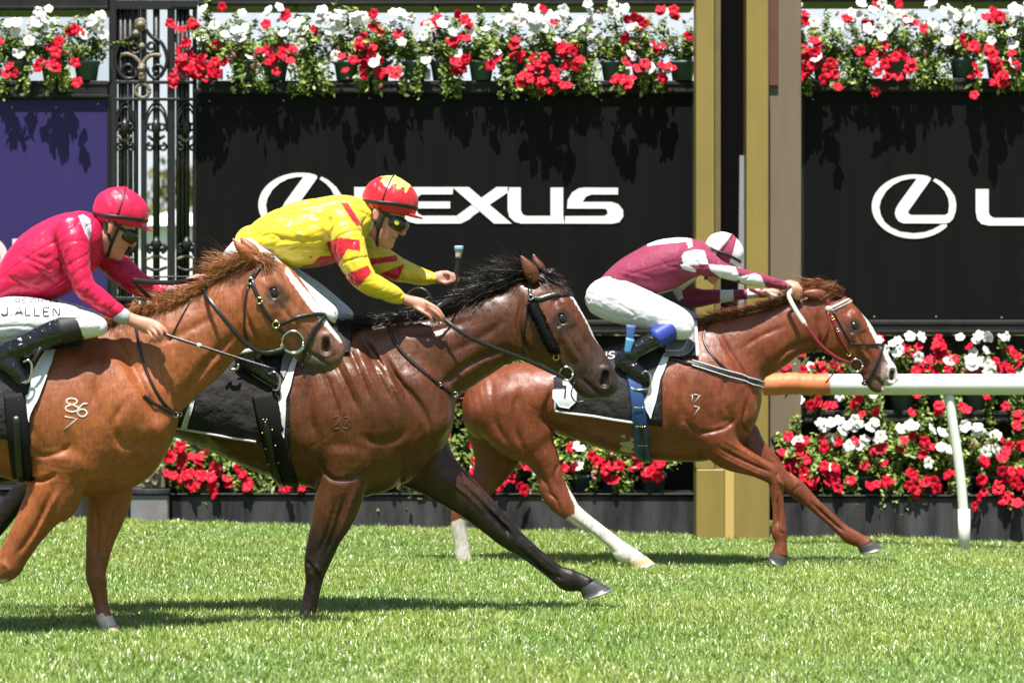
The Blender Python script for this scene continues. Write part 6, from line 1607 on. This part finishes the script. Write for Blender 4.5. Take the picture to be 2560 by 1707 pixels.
V, Fc, B = drape(T_far, Y, us, vb, .018, .012); keep(mesh_np('seat', V, Fc, M['cloth_black'], True, parent=None), T)
o = MB(); o.tube([B[-1][j] for j in range(len(B[0]))], .010, 7); keep(o.build('front_edge', M['cloth_white'], None, True), T)
patch([(1662, 880), (1690, 838), (1724, 800), (1738, 800), (1736, 856), (1716, 892), (1668, 896)], T_far, Y, .034, M['grey_pad'], 'flap', T)
straps(T, T_far, Y, [('pad_edge', [(1739, 800), (1737, 856), (1714, 893), (1660, 896)], .012, 'grey_pad', .036), ('pad_seam', [(1726, 806), (1722, 850), (1704, 882), (1664, 886)], .006, 'cloth_white', .038)])
straps(T, T_far, Y, [('girth', [(1580, 930), (1590, 980), (1597, 1040), (1604, 1100), (1612, 1148)], .094, 'blue_web', .018), ('girth_strap', [(1600, 1055), (1606, 1100), (1612, 1146)], .022, 'leather', .028)])
for v_ in (1018, 1062, 1106, 1144):
    o = MB(); c = 1595 + (v_ - 1018) * .13
    pts = [on_skin(T_far, c + d, v_, Y, .030)[0] for d in (-10, -5, 0, 5, 10)]; o.tube(pts, .0025, 6)
    for q in (pts[0], pts[-1]): o.tube([q, q + np.array([0, -.006, 0])], .005, 8)
    keep(o.build('buckle', M['brass'], None, True), T)
free_strap(T, 'stirrup_leather', [(1578, 812, Y - .30), (1574, 850, Y - .32), (1568, 886, Y - .325)], np.linspace(.070, .03, 11), 'blue_web'); free_strap(T, 'stirrup_leather', [(1576, 846, Y - .327), (1567, 884, Y - .330)], np.linspace(.060, .018, 11), 'sky_web')
stirrup(T, [(1604, 935, Y - .33), (1612, 928, Y - .335), (1622, 932, Y - .335), (1627, 950, Y - .335), (1622, 970, Y - .33), (1600, 974, Y - .32), (1582, 972, Y - .32), (1580, 964, Y - .30), (1600, 962, Y - .28)])
T = thing('breast_girth', 'black elastic breast girth with white edges on the leading horse', 'breast girth', loc=at3((1800, 930, Y)))
straps(T, T_far, Y, [('band', [(1655, 890), (1727, 908), (1808, 932), (1870, 950), (1912, 964)], .036, 'leather', .008), ('edge', [(1730, 902), (1808, 925), (1870, 943), (1911, 957)], .006, 'cloth_white', .013), ('edge', [(1730, 914), (1808, 938), (1870, 957), (1911, 970)], .006, 'cloth_white', .013),
  ('neck_strap', [(1786, 800), (1762, 826), (1762, 862), (1788, 898), (1822, 930)], .016, 'leather', .006)])
T = thing('bridle', 'dark red and white bridle on the leading horse', 'bridle', loc=at3((2090, 840, Y)))
straps(T, T_far, Y, [('browband', [(2076, 774), (2102, 762), (2130, 748), (2140, 744)], .034, 'white_strap', .004), ('browband_stripe', [(2080, 771), (2104, 760), (2130, 747)], .008, 'red_strap', .009), ('cheekpiece', [(2068, 750), (2076, 780), (2091, 824), (2110, 862), (2131, 898)], .020, 'red_strap', .005),
  ('noseband_strap', [(2082, 778), (2104, 818), (2128, 858)], .012, 'leather', .005), ('noseband', [(2124, 858), (2160, 862), (2194, 861), (2208, 863)], .014, 'leather', .006), ('drop_strap', [(2206, 866), (2194, 904), (2178, 938), (2168, 956)], .018, 'leather', .006), ('throatlatch', [(2070, 780), (2071, 818), (2054, 855), (2034, 882)], .014, 'red_strap', .006)])
rings(T, T_far, Y, [('bit_ring', 2141, 911, .042, .0055, 'steel', .014), ('buckle', 2081, 796, .011, .004, 'brass'), ('buckle', 2094, 826, .010, .004, 'steel'), ('buckle', 2122, 884, .013, .004, 'brass'), ('rein_ring', 2091, 895, .020, .003, 'steel', .02)])
o = MB(); p, n_ = on_skin(T_far, 2071, 773, Y, .006); o.tube([p, p + np.array([0, -.008, 0]), p + np.array([0, -.012, 0])], [.022, .02, .006], 16); keep(o.build('rosette', M['cream'], None, True), T)
free_strap(T, 'rein_grip', [(1985, 722, Y - .115), (1972, 738, Y - .125), (1990, 776, Y - .135), (2014, 812, Y - .14)], .030, 'white_strap'); free_strap(T, 'rein', [(2012, 810, Y - .141), (2048, 858, Y - .14), (2088, 892, Y - .13), (2126, 908, Y - .11)], .022, 'red_strap')
free_strap(T, 'rein_grip', [(1998, 718, Y - .10), (1966, 742, Y - .02), (1932, 738, Y + .02), (1908, 726, Y - .02)], .026, 'white_strap'); free_strap(T, 'rein', [(1915, 740, Y - .02), (1893, 731, Y - .03), (1873, 722, Y - .03)], .026, 'red_strap')
free_strap(T, 'rein_grip', [(1945, 742, Y + .09), (1985, 790, Y + .13), (2014, 812, Y + .14)], .03, 'white_strap'); free_strap(T, 'rein', [(2014, 812, Y + .14), (2060, 868, Y + .14), (2126, 908, Y + .11)], .022, 'red_strap')
free_tube(T, 'tongue_tie', [(2095, 912, Y - .09), (2082, 935, Y - .08), (2064, 957, Y - .07)], .005, 'leather'); free_tube(T, 'tongue_tie', [(2170, 954, Y - .03), (2162, 952, Y - .04), (2156, 958, Y - .04), (2164, 962, Y - .03)], .008, 'leather')
writing('17', 1724, 985, 21, 21, 4, .0044, T_far, Y, M['brand'], 'brand_mark', H_far, .0015); writing('7', 1735, 1015, 24, 20, 6, .0044, T_far, Y, M['brand'], 'brand_mark', H_far, .0015)

# ---------------------------------------------------------------- middle horse
Y = 14.95
T = thing('saddle_cloth', 'black saddle cloth with white edging on the dark bay horse', 'saddle cloth', loc=at3((590, 1060, Y)))
us = list(np.linspace(452, 735, 18)); vb = [1066 + (u - 452) * .16 for u in us]
V, Fc, B = drape(T_mid, Y, us, vb, .008); keep(mesh_np('cloth', V, Fc, M['cloth_black'], True, parent=None), T)
o = MB(); nn = len(B) - 5; o.tube([B[i][0] for i in range(nn)], .0075, 7); o.tube([B[i][-1] for i in range(nn)], .0075, 7); o.tube([B[0][j] for j in range(len(B[0]))], .0075, 7); keep(o.build('piping', M['cloth_white'], None, True), T)
patch([(786, 830), (796, 836), (744, 905), (728, 960), (714, 1000), (713, 1060), (710, 1092), (694, 1064), (684, 1028), (688, 1012), (699, 998), (702, 965), (710, 950), (737, 893)], T_mid, Y, .020, M['cloth_white'], 'front_trim', T)
patch([(740, 888), (708, 948), (700, 935), (706, 905), (722, 880)], T_mid, Y, .026, M['grey_pad'], 'lining', T)
patch([(489, 998), (480, 1000), (466, 1030), (456, 1062), (470, 1064), (478, 1035)], T_mid, Y, .022, M['cloth_white'], 'rear_trim', T)
T = thing('saddle', 'black racing saddle and black studded girth under the yellow jockey', 'saddle', loc=at3((750, 860, Y)))
us = list(np.linspace(560, 880, 14)); vb = [900 - (u - 560) * .05 for u in us]
V, Fc, B = drape(T_mid, Y, us, vb, .018, .014); keep(mesh_np('seat', V, Fc, M['cloth_black'], True, parent=None), T)
straps(T, T_mid, Y, [('girth', [(660, 985), (672, 1040), (686, 1100), (702, 1160), (718, 1205)], .128, 'web_black', .016), ('girth_strap', [(662, 1050), (676, 1110), (694, 1170), (706, 1204)], .035, 'leather', .031), ('pommel_strap', [(838, 800), (880, 806), (945, 806)], .03, 'leather', .012)])
for (a, c) in ((659, 1046), (668, 1046), (658, 1078), (680, 1070), (666, 1112), (690, 1106), (676, 1148), (700, 1145)):
    o = MB(); p, n_ = on_skin(T_mid, a, c, Y, .036); o.tube([p + np.array([0, .006, 0]), p - np.array([0, .004, 0])], .0045, 8); keep(o.build('stud', M['brass'], None, True), T)
free_strap(T, 'stirrup_leather', [(690, 830, Y - .30), (660, 870, Y - .325), (640, 900, Y - .33)], .024, 'leather')
stirrup(T, [(672, 935, Y - .335), (684, 930, Y - .34), (696, 938, Y - .34), (699, 955, Y - .34), (694, 972, Y - .335), (684, 975, Y - .33), (678, 965, Y - .29)])
free_tube(T, 'stirrup_iron', [(562, 922, Y - .345), (572, 905, Y - .345), (576, 922, Y - .345), (592, 922, Y - .345), (596, 910, Y - .345)], .0075, 'steel')
free_strap(T, 'buckle_strap', [(588, 884, Y - .345), (612, 878, Y - .345), (632, 874, Y - .345)], .02, 'cloth_white')
T = thing('breastplate', 'thin black breastplate straps on the dark bay horse', 'breastplate', loc=at3((1050, 900, Y)))
straps(T, T_mid, Y, [('shoulder_strap', [(970, 812), (990, 862), (1040, 915), (1096, 960), (1136, 987), (1150, 995)], .018, 'leather', .006), ('wither_strap', [(945, 805), (1000, 796), (1059, 784)], .018, 'leather', .006)])
rings(T, T_mid, Y, [('buckle', 1134, 985, .012, .0035, 'steel', .01), ('buckle', 1097, 962, .008, .003, 'steel', .01), ('fitting', 968, 811, .014, .006, 'leather', .012)])
T = thing('bridle', 'black bridle with a fluffy sheepskin cheek roll on the dark bay horse', 'bridle', loc=at3((1390, 830, Y)))
straps(T, T_mid, Y, [('browband', [(1324, 742), (1348, 748), (1380, 738), (1426, 735), (1440, 738)], .028, 'leather', .005), ('crownpiece', [(1326, 690), (1324, 720), (1326, 745)], .02, 'leather', .005), ('throatlatch', [(1322, 760), (1312, 815), (1305, 862), (1312, 896)], .012, 'leather', .005), ('cheekpiece', [(1385, 870), (1398, 900), (1410, 920)], .014, 'leather', .006)])
rings(T, T_mid, Y, [('buckle', 1390, 891, .015, .004, 'brass', .01), ('bit_ring', 1417, 931, .036, .0055, 'steel', .014), ('buckle', 1327, 745, .013, .004, 'steel', .01)])
fl_pts = [on_skin(T_mid, u_, v_, Y, .022)[0] for u_, v_ in catmull([(1330, 762), (1346, 795), (1364, 832), (1386, 876)], 4)]
rs_ = np.random.RandomState(12); V = []; Fc = []
for i in range(4200):
    f = rs_.rand() * (len(fl_pts) - 1.001); k_ = int(f); c = fl_pts[k_] + (fl_pts[k_ + 1] - fl_pts[k_]) * (f - k_)
    if rs_.rand() < .5: c = c * np.array([1, -1, 1]) + np.array([0, 2 * Y, 0])
    d = rs_.normal(size=3); d /= np.linalg.norm(d); c = c + d * np.array([.030, .020, .022]) * rs_.uniform(.85, 1.22); s_ = rs_.uniform(.004, .009); a_ = rs_.normal(size=3); a_ /= np.linalg.norm(a_); e_ = np.cross(d, a_)
    n0 = len(V); V += [c + a_ * s_, c + e_ * s_, c - a_ * s_ + d * .003, c - e_ * s_]; Fc.append((n0, n0 + 1, n0 + 2, n0 + 3))
o = MB(); o.tube(fl_pts, [.02] + [.027] * (len(fl_pts) - 2) + [.02], 10); o.tube([p * np.array([1, -1, 1]) + np.array([0, 2 * Y, 0]) for p in fl_pts], .027, 10); o.add(V, Fc)
keep(o.build('sheepskin_roll', M['fleece'], None, False), T)
free_strap(T, 'rein', [(1106, 795, Y - .155), (1140, 822, Y - .18), (1182, 847, Y - .18), (1245, 873, Y - .16), (1314, 899, Y - .13), (1370, 925, Y - .11), (1412, 945, Y - .10)], .022, 'leather')
free_strap(T, 'rein', [(1090, 772, Y - .17), (1110, 758, Y - .15), (1150, 744, Y - .06), (1190, 736, Y + .03)], .026, 'leather'); free_tube(T, 'rein', [(1016, 745, Y - .13), (1026, 728, Y - .14), (1048, 720, Y - .15), (1068, 730, Y - .16), (1082, 752, Y - .165)], .0065, 'leather')
free_strap(T, 'rein', [(1126, 704, Y + .09), (1190, 790, Y + .16), (1260, 860, Y + .15), (1320, 900, Y + .13), (1412, 945, Y + .10)], .022, 'leather')
free_tube(T, 'bit_strap', [(1436, 955, Y - .085), (1428, 985, Y - .08), (1440, 1004, Y - .075), (1462, 1002, Y - .07)], .004, 'leather')
T = thing('whip', 'upright black whip with a blue and white cap held by the yellow jockey', 'whip', loc=at3((1146, 680, Y)))
free_tube(T, 'shaft', [(1130, 760, Y + .09), (1138, 710, Y + .095), (1143, 668, Y + .10), (1146, 640, Y + .10)], .0105, 'leather'); free_tube(T, 'grip', [(1145, 645, Y + .10), (1146.5, 632, Y + .10), (1147, 624, Y + .10)], [.014, .018, .022], 'cream', 3, 12)
free_tube(T, 'cap', [(1147, 625, Y + .10), (1147, 618, Y + .10), (1147, 614.5, Y + .10)], [.0235, .0245, .022], 'whip_cap', 3, 14)
writing('23', 834, 1040, 30, 24, 3, .0026, T_mid, Y, M['brand_faint'], 'brand_mark', H_mid, .0015)

# ---------------------------------------------------------------- left horse
Y = 14.0
T = thing('saddle_cloth', 'black saddle cloth with a broad white front edge on the light chestnut horse', 'saddle cloth', loc=at3((20, 1060, Y)))
us = list(np.linspace(-230, 100, 18)); vb = [1050 + (u + 230) * .16 for u in us]
V, Fc, B = drape(T_left, Y, us, vb, .008); keep(mesh_np('cloth', V, Fc, M['cloth_black'], True, parent=None), T)
o = MB(); nn = len(B) - 4; o.tube([B[i][0] for i in range(nn)], .0075, 7); o.tube([B[0][j] for j in range(len(B[0]))], .0075, 7); keep(o.build('piping', M['cloth_white'], None, True), T)
patch([(150, 850), (132, 905), (108, 970), (84, 1028), (73, 1054), (60, 1030), (44, 998), (62, 990), (70, 985), (84, 930), (100, 905), (120, 870)], T_left, Y, .020, M['cloth_white'], 'front_trim', T)
T = thing('saddle', 'black racing saddle and black girth under the crimson jockey', 'saddle', loc=at3((60, 870, Y)))
us = list(np.linspace(-130, 215, 14)); vb = [905 - (u + 130) * .10 for u in us]
V, Fc, B = drape(T_left, Y, us, vb, .018, .014); keep(mesh_np('seat', V, Fc, M['cloth_black'], True, parent=None), T)
straps(T, T_left, Y, [('girth', [(36, 985), (42, 1050), (50, 1120), (58, 1192)], .105, 'web_black', .016), ('girth_strap', [(40, 1040), (48, 1120), (56, 1190)], .035, 'leather', .03)])
free_strap(T, 'stirrup_leather', [(110, 850, Y - .30), (96, 880, Y - .33), (82, 905, Y - .335)], .02, 'leather')
stirrup(T, [(58, 905, Y - .335), (70, 900, Y - .34), (79, 910, Y - .34), (78, 935, Y - .34), (70, 952, Y - .335), (56, 956, Y - .33), (52, 950, Y - .29)])
T = thing('breastplate', 'thin black breastplate straps on the light chestnut horse', 'breastplate', loc=at3((380, 950, Y)))
straps(T, T_left, Y, [('shoulder_strap', [(338, 806), (342, 830), (352, 884), (376, 955), (408, 1008), (438, 1036)], .014, 'leather', .006), ('chest_strap', [(354, 988), (392, 1012), (436, 1036)], .018, 'leather', .008), ('neck_strap', [(505, 712), (470, 765), (440, 818), (424, 848)], .006, 'leather', .004)])
rings(T, T_left, Y, [('buckle', 435, 1036, .011, .0035, 'steel', .01)])
T = thing('bridle', 'black bridle with brass buckles and large bit rings on the light chestnut horse', 'bridle', loc=at3((690, 780, Y)))
straps(T, T_left, Y, [('browband', [(626, 706), (640, 682), (660, 660), (680, 646), (692, 644)], .022, 'leather', .005), ('cheekpiece', [(628, 700), (640, 730), (660, 775), (690, 812), (714, 834)], .020, 'leather', .005), ('throatlatch', [(622, 716), (611, 766), (610, 812), (618, 850)], .012, 'leather', .005),
  ('noseband', [(700, 812), (722, 802), (750, 792), (785, 786), (812, 788), (822, 792)], .020, 'leather', .006), ('drop_strap', [(812, 788), (796, 808), (780, 832), (768, 868), (752, 905), (748, 915)], .020, 'leather', .008)])
rings(T, T_left, Y, [('bit_ring', 733, 852, .053, .0060, 'steel', .018), ('buckle', 649, 752, .015, .004, 'brass', .011), ('buckle', 690, 812, .017, .0045, 'brass', .011), ('buckle', 629, 704, .015, .005, 'steel', .01)])
free_tube(T, 'bit_cheek', [(702, 862, Y - .09), (708, 872, Y - .09), (735, 883, Y - .09), (756, 872, Y - .09), (758, 862, Y - .09)], .007, 'steel')
free_tube(T, 'strap_end', [(752, 912, Y - .05), (764, 918, Y - .05), (762, 930, Y - .05), (760, 946, Y - .05)], .006, 'leather')
free_strap(T, 'rein', [(512, 700, Y + .05), (516, 738, Y - .10), (548, 782, Y - .15), (582, 824, Y - .15), (612, 857, Y - .135), (660, 882, Y - .12), (712, 872, Y - .105)], .022, 'leather')
free_strap(T, 'rein_end', [(512, 700, Y + .06), (478, 701, Y + .02), (440, 706, Y - .04), (380, 706, Y - .08), (331, 700, Y - .10)], .024, 'leather'); free_strap(T, 'rein_end', [(331, 700, Y - .10), (352, 722, Y - .06), (368, 738, Y - .02), (386, 756, Y)], .022, 'leather')
free_strap(T, 'rein', [(524, 722, Y + .09), (560, 790, Y + .15), (612, 857, Y + .135), (712, 872, Y + .105)], .022, 'leather')
T = thing('whip', 'long slim black whip held low by the crimson jockey', 'whip', loc=at3((400, 830, Y)))
free_tube(T, 'shaft', [(380, 820, Y - .19), (425, 840, Y - .215), (500, 864, Y - .24), (590, 893, Y - .26), (688, 924, Y - .28)], [.0095, .0085, .0075, .0065, .0085], 'leather'); free_tube(T, 'grip', [(344, 806, Y - .165), (362, 813, Y - .178), (384, 822, Y - .19)], .0125, 'leather')
free_tube(T, 'band', [(494, 862, Y - .238), (502, 864.6, Y - .2405)], .0105, 'cloth_white')
writing('8', 164, 995, 34, 44, 2, .0043, T_left, Y, M['brand'], 'brand_mark', H_left, .0015); writing('6', 195, 1006, 34, 36, 4, .0043, T_left, Y, M['brand'], 'brand_mark', H_left, .0015)
writing('7', 162, 1041, 31, 46, 8, .0043, T_left, Y, M['brand'], 'brand_mark', H_left, .0015)
br = [o for o in J_left.children if o.name.startswith('breeches')][0]; bb = bvh_of(br)
writing('J.ALLEN', 4, 768, 19, 22, 1, .0036, bb, Y, M['ink'], 'printed_name', J_left, .002)
writing('GEORGA', 38, 746, 10, 18, 1, .0024, bb, Y, M['ink'], 'printed_name', J_left, .002)
